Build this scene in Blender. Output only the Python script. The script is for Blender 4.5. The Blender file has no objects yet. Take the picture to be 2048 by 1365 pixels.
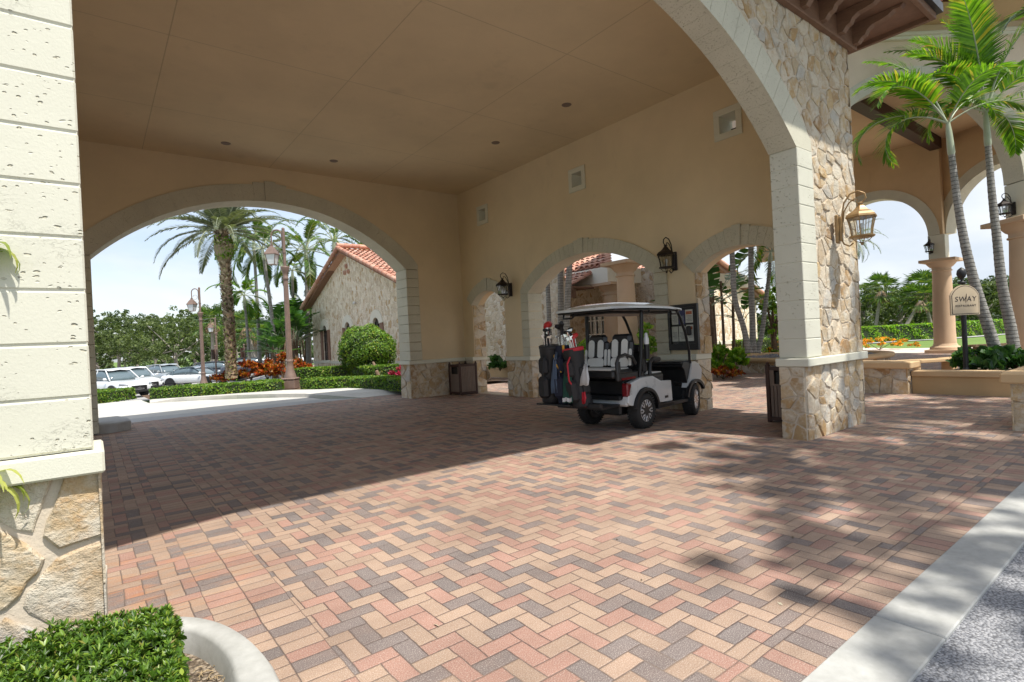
SUN_E=3.15; SKY_S=.115; CLOUD=4.8; EXPO=.97
import bpy, math, random
import numpy as np
from mathutils import Vector, Matrix, noise as mnoise
R=math.radians
S=bpy.context.scene
COL=S.collection
rnd=random.Random(7)

# ------------------------------------------------------------ scene helpers
def tag(o,label=None,cat=None,group=None,kind=None):
    if label: o['label']=label
    if cat: o['category']=cat
    if group: o['group']=group
    if kind: o['kind']=kind
    return o
def thing(name,label,cat,loc=(0,0,0),rz=0.0,group=None):
    o=bpy.data.objects.new(name,None); COL.objects.link(o)
    o.empty_display_size=.2
    o.location=loc; o.rotation_euler=(0,0,rz)
    return tag(o,label,cat,group)
def copy_tree(o,parent=None):
    c=o.copy(); COL.objects.link(c)
    if parent: c.parent=parent
    for ch in [x for x in COL.objects if x.parent==o and x!=c]:
        copy_tree(ch,c)
    return c

class MB:
    """collects shapes and links them as one mesh object"""
    def __init__(s): s.v=[]; s.f=[]; s.sm=[]
    def add(s,vs,fs,M=None,smooth=False):
        b=len(s.v)
        if M is not None: vs=[tuple(M@Vector(p)) for p in vs]
        s.v.extend([tuple(p) for p in vs]); s.f.extend([tuple(i+b for i in f) for f in fs]); s.sm.extend([smooth]*len(fs))
        return s
    def box(s,x0,x1,y0,y1,z0,z1,M=None,bev=0):
        if bev<=0:
            vs=[(x0,y0,z0),(x1,y0,z0),(x1,y1,z0),(x0,y1,z0),(x0,y0,z1),(x1,y0,z1),(x1,y1,z1),(x0,y1,z1)]
            fs=[(0,3,2,1),(4,5,6,7),(0,1,5,4),(1,2,6,5),(2,3,7,6),(3,0,4,7)]
            return s.add(vs,fs,M)
        b=min(bev,(x1-x0)*.45,(y1-y0)*.45,(z1-z0)*.45)
        vs=[];ids={}
        def vid(p):
            k=tuple(round(c,6) for c in p)
            if k not in ids: ids[k]=len(vs); vs.append(p)
            return ids[k]
        X=(x0,x1);Y=(y0,y1);Z=(z0,z1);sg=(1,-1)
        def P(i,j,k,ax):
            p=[X[i]+sg[i]*b,Y[j]+sg[j]*b,Z[k]+sg[k]*b]
            p[ax]=(X[i],Y[j],Z[k])[ax]; return tuple(p)
        fs=[]
        for ax,order in ((0,[(0,0),(1,0),(1,1),(0,1)]),(1,[(0,0),(0,1),(1,1),(1,0)]),(2,[(0,0),(1,0),(1,1),(0,1)])):
            for e in (0,1):
                q=[]
                for (a,c) in order:
                    ijk={0:(e,a,c),1:(a,e,c),2:(a,c,e)}[ax]; q.append(vid(P(*ijk,ax)))
                fs.append(tuple(q) if e else tuple(reversed(q)))
        for i in (0,1):
            for j in (0,1):
                fs.append((vid(P(i,j,0,0)),vid(P(i,j,1,0)),vid(P(i,j,1,1)),vid(P(i,j,0,1))))
                fs.append((vid(P(i,0,j,0)),vid(P(i,1,j,0)),vid(P(i,1,j,2)),vid(P(i,0,j,2))))
                fs.append((vid(P(0,i,j,1)),vid(P(1,i,j,1)),vid(P(1,i,j,2)),vid(P(0,i,j,2))))
                for k in (0,1): fs.append((vid(P(i,j,k,0)),vid(P(i,j,k,1)),vid(P(i,j,k,2))))
        return s.add(vs,fs,M)
    def tube(s,pts,rad,n=8,M=None,cap=True,smooth=True):
        pts=[Vector(p) for p in pts]
        if not hasattr(rad,'__len__'): rad=[rad]*len(pts)
        vs=[];up=None
        for i,p in enumerate(pts):
            t=(pts[min(i+1,len(pts)-1)]-pts[max(i-1,0)])
            if t.length<1e-9: t=Vector((0,0,1))
            t.normalize()
            if up is None:
                up=Vector((0,0,1)) if abs(t.z)<.9 else Vector((1,0,0))
            a=t.cross(up)
            if a.length<1e-5: a=t.cross(Vector((0,1,0)))
            a.normalize(); b2=a.cross(t); b2.normalize(); up=b2
            for k in range(n):
                w=2*math.pi*k/n; vs.append(tuple(p+rad[i]*(math.cos(w)*a+math.sin(w)*b2)))
        fs=[]
        for i in range(len(pts)-1):
            for k in range(n):
                k2=(k+1)%n; fs.append((i*n+k,i*n+k2,(i+1)*n+k2,(i+1)*n+k))
        s.add(vs,fs,M,smooth)
        if cap:
            s.add(vs[:n],[tuple(range(n))],M); s.add(vs[-n:],[tuple(reversed(range(n)))],M)
        return s
    def cyl(s,x,y,z0,z1,r,n=20,r2=None,M=None):
        return s.tube([(x,y,z0),(x,y,z1)],[r,r if r2 is None else r2],n,M)
    def lathe(s,prof,n=24,M=None,cx=0,cy=0,smooth=True):
        vs=[];fs=[]
        for (r,z) in prof:
            for k in range(n):
                w=2*math.pi*k/n; vs.append((cx+r*math.cos(w),cy+r*math.sin(w),z))
        for i in range(len(prof)-1):
            for k in range(n):
                k2=(k+1)%n; fs.append((i*n+k,i*n+k2,(i+1)*n+k2,(i+1)*n+k))
        s.add(vs,fs,M,smooth)
        if prof[0][0]>1e-4: s.add(vs[:n],[tuple(reversed(range(n)))],M)
        if prof[-1][0]>1e-4: s.add(vs[-n:],[tuple(range(n))],M)
        return s
    def prism(s,poly,h0,h1,M=None,plane='xy'):
        n=len(poly)
        def m(p,h):
            return {'xy':(p[0],p[1],h),'xz':(p[0],h,p[1]),'yz':(h,p[0],p[1])}[plane]
        vs=[m(p,h0) for p in poly]+[m(p,h1) for p in poly]
        fs=[tuple(reversed(range(n))),tuple(range(n,2*n))]+[(i,(i+1)%n,n+(i+1)%n,n+i) for i in range(n)]
        return s.add(vs,fs,M)
    def sphere(s,c,r,n=12,m=8,M=None,sc=(1,1,1)):
        vs=[];fs=[]
        for i in range(m+1):
            a=math.pi*i/m
            for k in range(n):
                w=2*math.pi*k/n
                vs.append((c[0]+r*sc[0]*math.sin(a)*math.cos(w),c[1]+r*sc[1]*math.sin(a)*math.sin(w),c[2]+r*sc[2]*math.cos(a)))
        for i in range(m):
            for k in range(n):
                k2=(k+1)%n; fs.append((i*n+k,(i+1)*n+k,(i+1)*n+k2,i*n+k2))
        return s.add(vs,fs,M,True)
    def build(s,name,mat,parent=None,world=False,fix=True,bevel=0,subsurf=0):
        me=bpy.data.meshes.new(name)
        vs=s.v
        if world and parent is not None:
            r=Matrix.Rotation(-parent.rotation_euler.z,4,'Z'); L=Vector(parent.location)
            if parent.parent is not None: L=Vector(parent.parent.location)+L
            vs=[tuple(r@(Vector(p)-L)) for p in vs]
        me.from_pydata(vs,[],s.f); me.validate()
        sm=s.sm if len(s.sm)==len(me.polygons) else [False]*len(me.polygons)
        me.polygons.foreach_set('use_smooth',sm)
        if fix:
            import bmesh
            b=bmesh.new(); b.from_mesh(me); bmesh.ops.recalc_face_normals(b,faces=b.faces); b.to_mesh(me); b.free()
        me.update()
        for m in (mat if isinstance(mat,(list,tuple)) else [mat]): me.materials.append(m)
        o=bpy.data.objects.new(name,me); COL.objects.link(o)
        if parent is not None: o.parent=parent
        if bevel:
            md=o.modifiers.new('b','BEVEL'); md.width=bevel; md.segments=2; md.limit_method='ANGLE'
        if subsurf:
            md=o.modifiers.new('s','SUBSURF'); md.levels=subsurf; md.render_levels=subsurf
        return o
def _by(self,key,name,mat,parent,world=True,**k):
    gr={}
    for f,sm in zip(self.f,self.sm):
        n=len(f); c=tuple(sum(self.v[i][a] for i in f)/n for a in range(3)); gr.setdefault(key(c),[]).append((f,sm))
    out=[]
    for kk in gr:
        m=MB(); mp={}
        for f,sm in gr[kk]:
            g=[]
            for i in f:
                if i not in mp: mp[i]=len(m.v); m.v.append(self.v[i])
                g.append(mp[i])
            m.f.append(tuple(g)); m.sm.append(sm)
        out.append(m.build(name,mat,parent,world,**k))
    return out
MB.build_by=_by
def npmesh(name,V,F,mat,parent=None,world=False,smooth=False):
    """V (n,3) array, F (m,k) array of quads or tris"""
    V=np.asarray(V,dtype=np.float32); F=np.asarray(F,dtype=np.int32)
    if world and parent is not None: V=V-np.array(parent.location,dtype=np.float32)
    me=bpy.data.meshes.new(name); k=F.shape[1]; m=len(F)
    me.vertices.add(len(V)); me.vertices.foreach_set('co',V.ravel())
    me.loops.add(m*k); me.loops.foreach_set('vertex_index',F.ravel())
    me.polygons.add(m); me.polygons.foreach_set('loop_start',np.arange(0,m*k,k,dtype=np.int32))
    me.polygons.foreach_set('use_smooth',np.full(m,smooth))
    me.update(calc_edges=True); me.materials.append(mat)
    o=bpy.data.objects.new(name,me); COL.objects.link(o)
    if parent is not None: o.parent=parent
    return o

# ------------------------------------------------------------ node helpers
class NT:
    def __init__(s,name):
        s.m=bpy.data.materials.new(name); s.m.use_nodes=True; s.t=s.m.node_tree
        s.t.nodes.clear(); s.out=s.n('ShaderNodeOutputMaterial')
    def n(s,ty,**kw):
        nd=s.t.nodes.new(ty)
        for k,v in kw.items(): setattr(nd,k,v)
        return nd
    def put(s,sock,v):
        if v is None: return
        if isinstance(v,bpy.types.NodeSocket): s.t.links.new(v,sock)
        elif isinstance(v,(tuple,list)) and sock.type=='RGBA' and len(v)==3: sock.default_value=(*v,1)
        else: sock.default_value=v
    def math(s,op,a,b=None,c=None,clamp=False):
        nd=s.n('ShaderNodeMath',operation=op,use_clamp=clamp); s.put(nd.inputs[0],a); s.put(nd.inputs[1],b); s.put(nd.inputs[2],c); return nd.outputs[0]
    def vmath(s,op,a,b=None,sc=None):
        nd=s.n('ShaderNodeVectorMath',operation=op); s.put(nd.inputs[0],a); s.put(nd.inputs[1],b)
        if sc is not None: s.put(nd.inputs['Scale'],sc)
        return nd.outputs[0] if op not in ('LENGTH','DOT_PRODUCT','DISTANCE') else nd.outputs['Value']
    def pos(s): return s.n('ShaderNodeNewGeometry').outputs['Position']
    def island(s): return s.n('ShaderNodeNewGeometry').outputs['Random Per Island']
    def obj(s): return s.n('ShaderNodeTexCoord').outputs['Object']
    def orand(s): return s.n('ShaderNodeObjectInfo').outputs['Random']
    def sep(s,v):
        nd=s.n('ShaderNodeSeparateXYZ'); s.put(nd.inputs[0],v); return nd.outputs
    def comb(s,x=0,y=0,z=0):
        nd=s.n('ShaderNodeCombineXYZ'); s.put(nd.inputs[0],x); s.put(nd.inputs[1],y); s.put(nd.inputs[2],z); return nd.outputs[0]
    def mix(s,f,a,b,blend='MIX'):
        nd=s.n('ShaderNodeMix',data_type='RGBA',blend_type=blend); nd.clamp_factor=True
        s.put(nd.inputs[0],f); s.put(nd.inputs[6],a); s.put(nd.inputs[7],b); return nd.outputs[2]
    def fmix(s,f,a,b):
        nd=s.n('ShaderNodeMix',data_type='FLOAT'); s.put(nd.inputs[0],f); s.put(nd.inputs[2],a); s.put(nd.inputs[3],b); return nd.outputs[0]
    def noise(s,vec,scale,detail=3,rough=.5,col=False):
        nd=s.n('ShaderNodeTexNoise'); s.put(nd.inputs['Vector'],vec); nd.inputs['Scale'].default_value=scale
        nd.inputs['Detail'].default_value=detail; nd.inputs['Roughness'].default_value=rough
        return nd.outputs['Color' if col else 'Fac']
    def vor(s,vec,scale,feature='F1',out='Distance',rand=1):
        nd=s.n('ShaderNodeTexVoronoi',feature=feature); s.put(nd.inputs['Vector'],vec); nd.inputs['Scale'].default_value=scale
        nd.inputs['Randomness'].default_value=rand
        return nd.outputs[out]
    def white(s,vec,out='Value'):
        nd=s.n('ShaderNodeTexWhiteNoise',noise_dimensions='3D'); s.put(nd.inputs[0],vec); return nd.outputs[out]
    def ramp(s,f,stops,interp='LINEAR'):
        nd=s.n('ShaderNodeValToRGB'); cr=nd.color_ramp; cr.interpolation=interp
        while len(cr.elements)<len(stops): cr.elements.new(.5)
        for e,(p,c) in zip(cr.elements,stops):
            e.position=p; e.color=(*c,1) if len(c)==3 else c
        s.put(nd.inputs[0],f); return nd.outputs[0]
    def mr(s,v,a,b,c=0.0,d=1.0,smooth=False):
        nd=s.n('ShaderNodeMapRange',interpolation_type='SMOOTHSTEP' if smooth else 'LINEAR')
        for i,x in enumerate((v,a,b,c,d)): s.put(nd.inputs[i],x)
        return nd.outputs[0]
    def bump(s,h,dist=.01,strength=1,normal=None):
        nd=s.n('ShaderNodeBump'); s.put(nd.inputs['Height'],h); nd.inputs['Distance'].default_value=dist; nd.inputs['Strength'].default_value=strength
        s.put(nd.inputs['Normal'],normal); return nd.outputs[0]
    def bsdf(s,color,rough=.8,normal=None,metal=0,spec=.5,trans=None,coat=0,alpha=None,sss=None):
        p=s.n('ShaderNodeBsdfPrincipled'); I=p.inputs
        s.put(I['Base Color'],color); s.put(I['Roughness'],rough); s.put(I['Normal'],normal); s.put(I['Metallic'],metal)
        s.put(I['Specular IOR Level'],spec); s.put(I['Coat Weight'],coat)
        if trans is not None: s.put(I['Transmission Weight'],trans)
        s.t.links.new(p.outputs[0],s.out.inputs[0]); s.p=p
        return s.m
def simple(name,c,rough=.6,metal=0,coat=0,spec=.5,var=.06,scale=6,bump=0):
    N=NT(name); co=N.obj(); f=N.noise(co,scale,4,.6)
    lo=tuple(x*(1-var) for x in c); hi=tuple(min(1,x*(1+var)) for x in c)
    col=N.ramp(f,[(.3,lo),(.7,hi)])
    nb=N.bump(N.noise(co,scale*12,3),.002,bump) if bump else None
    rv=.01 if coat else .06; return N.bsdf(col,N.mr(f,.3,.7,max(0,rough-rv),min(1,rough+rv)),nb,metal,spec,coat=coat)

# ------------------------------------------------------------ surface materials
def m_pavers():
    N=NT('clay_pavers'); P=N.pos(); wj=N.vmath('SUBTRACT',N.noise(P,2.6,3,.6,True),(.5,.5,.5)); x,y,z=N.sep(N.vmath('ADD',P,N.vmath('SCALE',wj,None,.030)))
    w=.103
    def tile(xx,yy,sol):
        # returns brick id (vector), distance to joint in units of w
        gx=N.math('DIVIDE',xx,w); gy=N.math('DIVIDE',yy,w)
        i=N.math('FLOOR',gx); j=N.math('FLOOR',gy)
        fx=N.math('SUBTRACT',gx,i); fy=N.math('SUBTRACT',gy,j)
        k=N.math('FLOORED_MODULO',N.math('SUBTRACT',i,j),4.0)
        k0=N.math('LESS_THAN',k,.5); k1=N.math('COMPARE',k,1.0,.4); k2=N.math('COMPARE',k,2.0,.4); k3=N.math('GREATER_THAN',k,2.5)
        # brick anchor: horizontal (k0 anchor i, k1 anchor i-1); vertical (k3 anchor j, k2 anchor j-1)
        ai=N.math('SUBTRACT',i,k1); aj=N.math('SUBTRACT',j,k2)
        dl=N.math('ADD',fx,N.math('MULTIPLY',k1,9.0)); dr=N.math('ADD',N.math('SUBTRACT',1.0,fx),N.math('MULTIPLY',k0,9.0))
        db=N.math('ADD',fy,N.math('MULTIPLY',k2,9.0)); dt=N.math('ADD',N.math('SUBTRACT',1.0,fy),N.math('MULTIPLY',k3,9.0))
        d=N.math('MINIMUM',N.math('MINIMUM',dl,dr),N.math('MINIMUM',db,dt))
        return ai,aj,d
    ai,aj,dh=tile(x,N.math('SUBTRACT',y,.32),False)
    # soldier courses
    def soldier(u,v,off):  # bricks 2w along u, w along v
        gu=N.math('DIVIDE',u,2*w); gv=N.math('DIVIDE',v,w)
        i=N.math('FLOOR',gu); j=N.math('FLOOR',gv)
        fu=N.math('MULTIPLY',N.math('SUBTRACT',gu,i),2.0); fv=N.math('SUBTRACT',gv,j)
        d=N.math('MINIMUM',N.math('MINIMUM',fu,N.math('SUBTRACT',2.0,fu)),N.math('MINIMUM',fv,N.math('SUBTRACT',1.0,fv)))
        return N.math('ADD',i,off),j,d
    s1i,s1j,s1d=soldier(N.math('SUBTRACT',y,1.12),x,500.0)          # front kerb course, bricks along y
    s3i,s3j,s3d=soldier(x,N.math('SUBTRACT',N.math('ADD',y,w*.5),1.326),900.0)
    s2i,s2j,s2d=soldier(N.math('SUBTRACT',x,.49),y,300.0)            # left double course
    front=N.math('LESS_THAN',y,1.12+2*w)
    strip=N.math('MULTIPLY',N.math('GREATER_THAN',y,1.12+2*w),N.math('LESS_THAN',y,1.12+2.5*w))
    left=N.math('MULTIPLY',N.math('GREATER_THAN',x,.49),N.math('LESS_THAN',x,.49+4*w))
    back=N.math('GREATER_THAN',y,16.0-2*w)
    def sel(a,s1,s2,s3):
        r=N.fmix(left,a,s2); r=N.fmix(strip,r,s3); return N.fmix(front,r,s1)
    ii=sel(ai,s1i,s2i,s3i); jj=sel(aj,s1j,s2j,s3j); d=sel(dh,s1d,s2d,s3d)
    edge=N.math('ABSOLUTE',N.math('SUBTRACT',x,.49+4*w))
    rv=N.white(N.comb(ii,jj,3.0),'Color'); r1,r2,r3=N.sep(rv)
    r1=N.math('FRACT',N.math('ADD',N.math('ADD',N.math('MULTIPLY',ii,.61803),N.math('MULTIPLY',jj,.75488)),N.math('MULTIPLY',r1,.38)))
    tan=(.385,.272,.195); pink=(.365,.205,.157); char=(.172,.147,.140)
    col=N.ramp(r1,[(0,tan),(.50,tan),(.5001,pink),(.76,pink),(.7601,char),(1,char)],'CONSTANT')
    # gradation inside bricks: some tan bricks shift reddish
    col=N.mix(N.math('MULTIPLY',N.noise(P,9,2),N.math('MULTIPLY',r2,.35)),col,(.42,.27,.20))
    col=N.mix(1.0,col,N.ramp(r3,[(0,(.88,.88,.88)),(1,(1.08,1.08,1.08))]),'MULTIPLY')
    agg=N.noise(P,170,3,.8); col=N.mix(N.mr(agg,.545,.60,0,.55),col,(.66,.60,.53))
    col=N.mix(N.mr(agg,.46,.38,0,.5),col,(.12,.085,.07))
    st=N.noise(P,.9,5,.65); col=N.mix(1.0,col,N.ramp(st,[(.3,(.80,.79,.79)),(.65,(1.06,1.06,1.06))]),'MULTIPLY')
    # orange rust marks close to the left pillar
    rx=N.mr(x,.2,1.4,1,0); ry=N.mr(N.math('ABSOLUTE',N.math('SUBTRACT',y,4.5)),.2,1.5,1,0)
    rust=N.math('MULTIPLY',N.math('MULTIPLY',rx,ry),N.mr(N.noise(N.vmath('MULTIPLY',P,(2.2,7,1)),1.5,4,.7),.48,.66))
    col=N.mix(N.math('MULTIPLY',rust,.42),col,(.56,.22,.06))
    tr=N.noise(N.vmath('MULTIPLY',P,(.22,1.5,1)),1.3,4,.6); col=N.mix(1.0,col,N.ramp(tr,[(.38,(.86,.85,.85)),(.6,(1.03,1.03,1.03))]),'MULTIPLY')
    dr=N.vor(P,.9,'F1'); col=N.mix(N.mr(dr,.03,.07,.35,0),col,(.10,.08,.075))
    jn=N.noise(P,40,2)
    joint=N.mr(N.math('ADD',d,N.math('MULTIPLY',N.math('SUBTRACT',jn,.5),.05)),.018,.05,1,0)
    jc=N.mix(N.noise(P,2.3,2),(.10,.075,.06),(.30,.23,.18))
    sand=N.mr(N.noise(P,.55,2),.42,.62)
    col=N.mix(N.math('MULTIPLY',joint,.85),col,N.mix(sand,(.07,.05,.045),jc))
    h=N.math('ADD',N.mr(d,.0,.09,0,1),N.math('MULTIPLY',agg,.18))
    tilt=N.math('MULTIPLY',r2,.35); h=N.math('ADD',h,tilt)
    return N.bsdf(col,N.mr(st,.3,.7,.62,.8),N.bump(h,.004,.8),spec=.35)
def m_caststone(pits=1.0,name='cast_stone',base=(.69,.675,.56)):
    N=NT(name); P=N.pos()
    big=N.noise(P,1.6,4,.6)
    col=N.mix(N.mr(big,.35,.7),base,tuple(c*.93 for c in base))
    wp=N.vmath('ADD',P,N.vmath('SCALE',N.noise(P,9,2,.5,True),None,.05))
    G=N.n('ShaderNodeNewGeometry').outputs['True Normal']; gx,gy,gz=N.sep(G); px,py,pz=N.sep(wp); sx=N.math('GREATER_THAN',N.math('ABSOLUTE',gx),N.math('ABSOLUTE',gy))
    q2=N.comb(N.fmix(sx,px,py),0.0,N.math('MULTIPLY',pz,1.7))
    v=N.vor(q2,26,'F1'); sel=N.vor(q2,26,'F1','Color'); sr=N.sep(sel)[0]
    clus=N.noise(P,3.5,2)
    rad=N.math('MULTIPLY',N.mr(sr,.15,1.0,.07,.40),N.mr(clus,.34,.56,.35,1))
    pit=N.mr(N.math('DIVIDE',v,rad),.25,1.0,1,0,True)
    pit=N.math('MULTIPLY',pit,N.math('GREATER_THAN',rad,.08))
    cr=N.noise(N.vmath('MULTIPLY',wp,(1,1,2.2)),15,5,.65); crack=N.math('MULTIPLY',N.mr(N.math('ABSOLUTE',N.math('SUBTRACT',cr,.5)),0,.010,1,0),N.mr(N.noise(P,2.3,2),.52,.62))
    fine=N.noise(P,90,3,.6)
    h=N.math('SUBTRACT',N.math('MULTIPLY',fine,.12),N.math('MULTIPLY',N.math('MAXIMUM',pit,N.math('MULTIPLY',crack,.10)),pits))
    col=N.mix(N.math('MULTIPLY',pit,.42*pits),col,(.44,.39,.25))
    return N.bsdf(col,.88,N.bump(h,.011,1),spec=.25)
def m_caststone_small():
    N=NT('pitted_arch_stone'); P=N.pos()
    v=N.noise(P,55,3,.6); pit=N.mr(v,.40,.33,0,1)
    v2=N.noise(P,14,3,.5); pm=N.mr(v2,.35,.6,.4,1)
    col=N.mix(N.mr(N.noise(P,1.3,3),.35,.7),(.60,.575,.46),(.52,.50,.40))
    col=N.mix(N.math('MULTIPLY',N.math('MULTIPLY',pit,pm),.55),col,(.28,.25,.18))
    h=N.math('SUBTRACT',N.math('MULTIPLY',v2,.3),N.math('MULTIPLY',pit,pm))
    return N.bsdf(col,.9,N.bump(h,.006,.9),spec=.2)
def m_stucco(name,c,seam=None,var=.08,bs=.5):
    N=NT(name); P=N.pos(); f=N.noise(P,.7,5,.6); g=N.noise(P,120,2,.6)
    col=N.mix(N.mr(f,.3,.72),tuple(x*(1-var) for x in c),tuple(min(1,x*(1+var)) for x in c))
    col=N.mix(N.mr(N.noise(P,3.1,2),.72,.8,0,.25),col,tuple(x*.7 for x in c))
    col=N.mix(N.mr(g,.35,.65,.0,.16),col,tuple(x*.7 for x in c))
    sv=N.noise(N.vmath('MULTIPLY',P,(1,1,.35)),1.7,5,.7); col=N.mix(N.mr(sv,.60,.74,0,.22),col,tuple(x*.62 for x in c))
    bl=N.vor(P,.55,'F1'); col=N.mix(N.mr(bl,.04,.10,.16,0),col,tuple(x*.45 for x in c))
    h=g
    if seam:
        x,y,z=N.sep(P); m=None
        for ax,vals in seam:
            cc=(x,y)[ax]
            for v in vals:
                dd=N.mr(N.math('ABSOLUTE',N.math('SUBTRACT',cc,v)),.004,.010,1,0)
                m=dd if m is None else N.math('MAXIMUM',m,dd)
        col=N.mix(N.math('MULTIPLY',m,.4),col,tuple(x*.35 for x in c)); h=N.math('SUBTRACT',N.math('MULTIPLY',g,.6),N.math('MULTIPLY',m,3.0))
    return N.bsdf(col,.92,N.bump(h,.002,bs),spec=.2)
def m_rock():
    N=NT('field_stone'); P=N.pos(); r=N.island()
    col=N.ramp(r,[(0,(.50,.40,.27)),(.14,(.62,.53,.40)),(.28,(.44,.30,.16)),(.40,(.57,.48,.34)),(.52,(.56,.42,.24)),(.62,(.50,.47,.41)),(.72,(.66,.58,.45)),(.82,(.38,.24,.12)),(.88,(.52,.41,.28)),(1,(.60,.54,.44))],'CONSTANT')
    off=N.comb(N.math('MULTIPLY',r,31.0),N.math('MULTIPLY',r,17.0),0.0); Q=N.vmath('ADD',P,off)
    f=N.noise(Q,5,6,.7); f2=N.noise(N.vmath('MULTIPLY',Q,(1,1,1.3)),12,6,.75)
    pt=N.noise(Q,2.6,3,.6); col=N.mix(N.mr(pt,.50,.60,0,.65),col,(.50,.34,.17)); pt2=N.noise(N.vmath('ADD',Q,(7.0,3.0,1.0)),3.0,3,.6); col=N.mix(N.mr(pt2,.54,.62,0,.6),col,(.56,.53,.46))
    col=N.mix(N.mr(f,.46,.62,0,.8),col,(.66,.60,.49)); col=N.mix(N.mr(f2,.54,.68,0,.6),col,(.42,.24,.10))
    col=N.mix(N.mr(f2,.42,.30,0,.55),col,(.30,.25,.19))
    h=N.math('ADD',N.math('MULTIPLY',f,1.6),N.math('ADD',N.math('MULTIPLY',f2,1.3),N.math('MULTIPLY',N.noise(Q,60,3,.7),.4)))
    return N.bsdf(col,.88,N.bump(h,.018,1),spec=.2)
def m_mortar():
    N=NT('mortar'); P=N.pos(); f=N.noise(P,8,4,.6)
    col=N.mix(f,(.54,.46,.36),(.64,.56,.45))
    return N.bsdf(col,.92,N.bump(N.noise(P,70,4,.7),.006,.8),spec=.2)
def m_flagwall(name='flagstone_veneer',sc=4.2,light=1.0,squash=1.0):
    """small-scale rubble wall for buildings farther away"""
    N=NT(name); P=N.pos(); wp=N.vmath('ADD',P,N.vmath('SCALE',N.noise(P,2.2,2,.5,True),None,.35))
    wp=N.vmath('MULTIPLY',wp,(1,1,squash))
    d=N.vor(wp,sc,'DISTANCE_TO_EDGE'); c=N.sep(N.vor(wp,sc,'F1','Color'))[0]
    L=light
    col=N.ramp(c,[(0,(.50*L,.41*L,.29*L)),(.25,(.62*L,.53*L,.41*L)),(.42,(.42*L,.29*L,.16*L)),(.55,(.57*L,.48*L,.36*L)),(.75,(.66*L,.59*L,.48*L)),(.9,(.46*L,.36*L,.25*L))],'CONSTANT')
    f=N.noise(P,11,5,.7); col=N.mix(N.mr(f,.5,.7,0,.6),col,(.66*L,.60*L,.50*L)); col=N.mix(N.mr(f,.45,.3,0,.6),col,(.30*L,.23*L,.15*L))
    mort=N.mr(d,.03,.075,1,0); col=N.mix(mort,col,(.62*L,.55*L,.45*L))
    h=N.math('ADD',N.mr(d,.02,.14,0,1),N.math('MULTIPLY',f,.8))
    return N.bsdf(col,.88,N.bump(h,.03,1),spec=.2)
def m_ground(name,c1,c2,sc=8,rough=.9,spk=None,bd=.004,big=.5,crack=False):
    N=NT(name); P=N.pos(); f=N.noise(P,sc,5,.65); g=N.noise(P,big,4,.6)
    col=N.mix(N.mr(f,.3,.7),c1,c2); col=N.mix(1.0,col,N.ramp(g,[(.3,(.86,.86,.86)),(.7,(1.08,1.08,1.08))]),'MULTIPLY')
    h=f
    if spk:
        v=N.vor(P,spk[0],'F1','Color'); r=N.sep(v)[0]; dd=N.vor(P,spk[0],'F1')
        col=N.mix(.85,col,N.ramp(r,[(0,spk[1]),(.35,spk[2]),(.8,spk[3]),(1,spk[3])])); col=N.mix(N.mr(dd,.45,.75,0,.7),col,tuple(x*.35 for x in spk[1])); h=N.math('SUBTRACT',1.0,dd)
    return N.bsdf(col,rough,N.bump(h,bd,.7),spec=.3)
def m_leaf(name,stops,rough=.5,transl=.35,yel=None):
    N=NT(name); r=N.island(); P=N.pos()
    col=N.ramp(r,stops); cl=N.noise(P,1.1,2); col=N.mix(1.0,col,N.ramp(cl,[(.3,(.72,.74,.72)),(.7,(1.25,1.22,1.15))]),'MULTIPLY')
    p=N.n('ShaderNodeBsdfPrincipled'); N.put(p.inputs['Base Color'],col); p.inputs['Roughness'].default_value=rough; p.inputs['Specular IOR Level'].default_value=.4
    tr=N.n('ShaderNodeBsdfTranslucent'); N.put(tr.inputs[0],N.mix(1.0,col,(1.5,1.6,.6),'MULTIPLY'))
    mx=N.n('ShaderNodeMixShader'); mx.inputs[0].default_value=transl
    N.t.links.new(p.outputs[0],mx.inputs[1]); N.t.links.new(tr.outputs[0],mx.inputs[2]); N.t.links.new(mx.outputs[0],N.out.inputs[0])
    return N.m
def m_bark(name,c1,c2,ring=0,rs=22):
    N=NT(name); P=N.obj(); z=N.sep(P)[2]; f=N.noise(P,7,5,.7)
    col=N.mix(N.mr(f,.35,.7),c1,c2); h=f
    if ring:
        w=N.math('SINE',N.math('ADD',N.math('MULTIPLY',z,rs*2*math.pi/2),N.math('MULTIPLY',f,2.0)))
        rr=N.mr(w,.65,1,0,1); col=N.mix(N.math('MULTIPLY',rr,ring),col,tuple(x*.35 for x in c1)); h=N.math('SUBTRACT',f,rr)
    g=N.noise(P,40,3,.7); col=N.mix(N.mr(g,.55,.7,0,.5),col,tuple(min(1,x*1.6) for x in c2))
    return N.bsdf(col,.9,N.bump(h,.01,.8),spec=.2)
def m_wood(name,c):
    N=NT(name); P=N.pos(); f=N.noise(N.vmath('MULTIPLY',P,(3,3,14)),2.5,5,.6)
    return N.bsdf(N.mix(f,tuple(x*.7 for x in c),tuple(x*1.3 for x in c)),.6,N.bump(f,.003,.5),spec=.35)
def m_tile(name='terracotta_tile'):
    N=NT(name); P=N.pos(); r=N.island()
    col=N.ramp(r,[(0,(.42,.18,.12)),(.3,(.50,.25,.17)),(.6,(.56,.33,.24)),(.85,(.36,.15,.10)),(1,(.60,.43,.35))])
    f=N.noise(P,7,4,.7); col=N.mix(N.mr(f,.5,.75,0,.5),col,(.72,.52,.42))
    return N.bsdf(col,.7,N.bump(f,.004,.4),spec=.3)
def m_glass(name,c=(.03,.04,.045),rough=.04): 
    N=NT(name); return N.bsdf(c,rough,None,0,.9,coat=.3)
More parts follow.
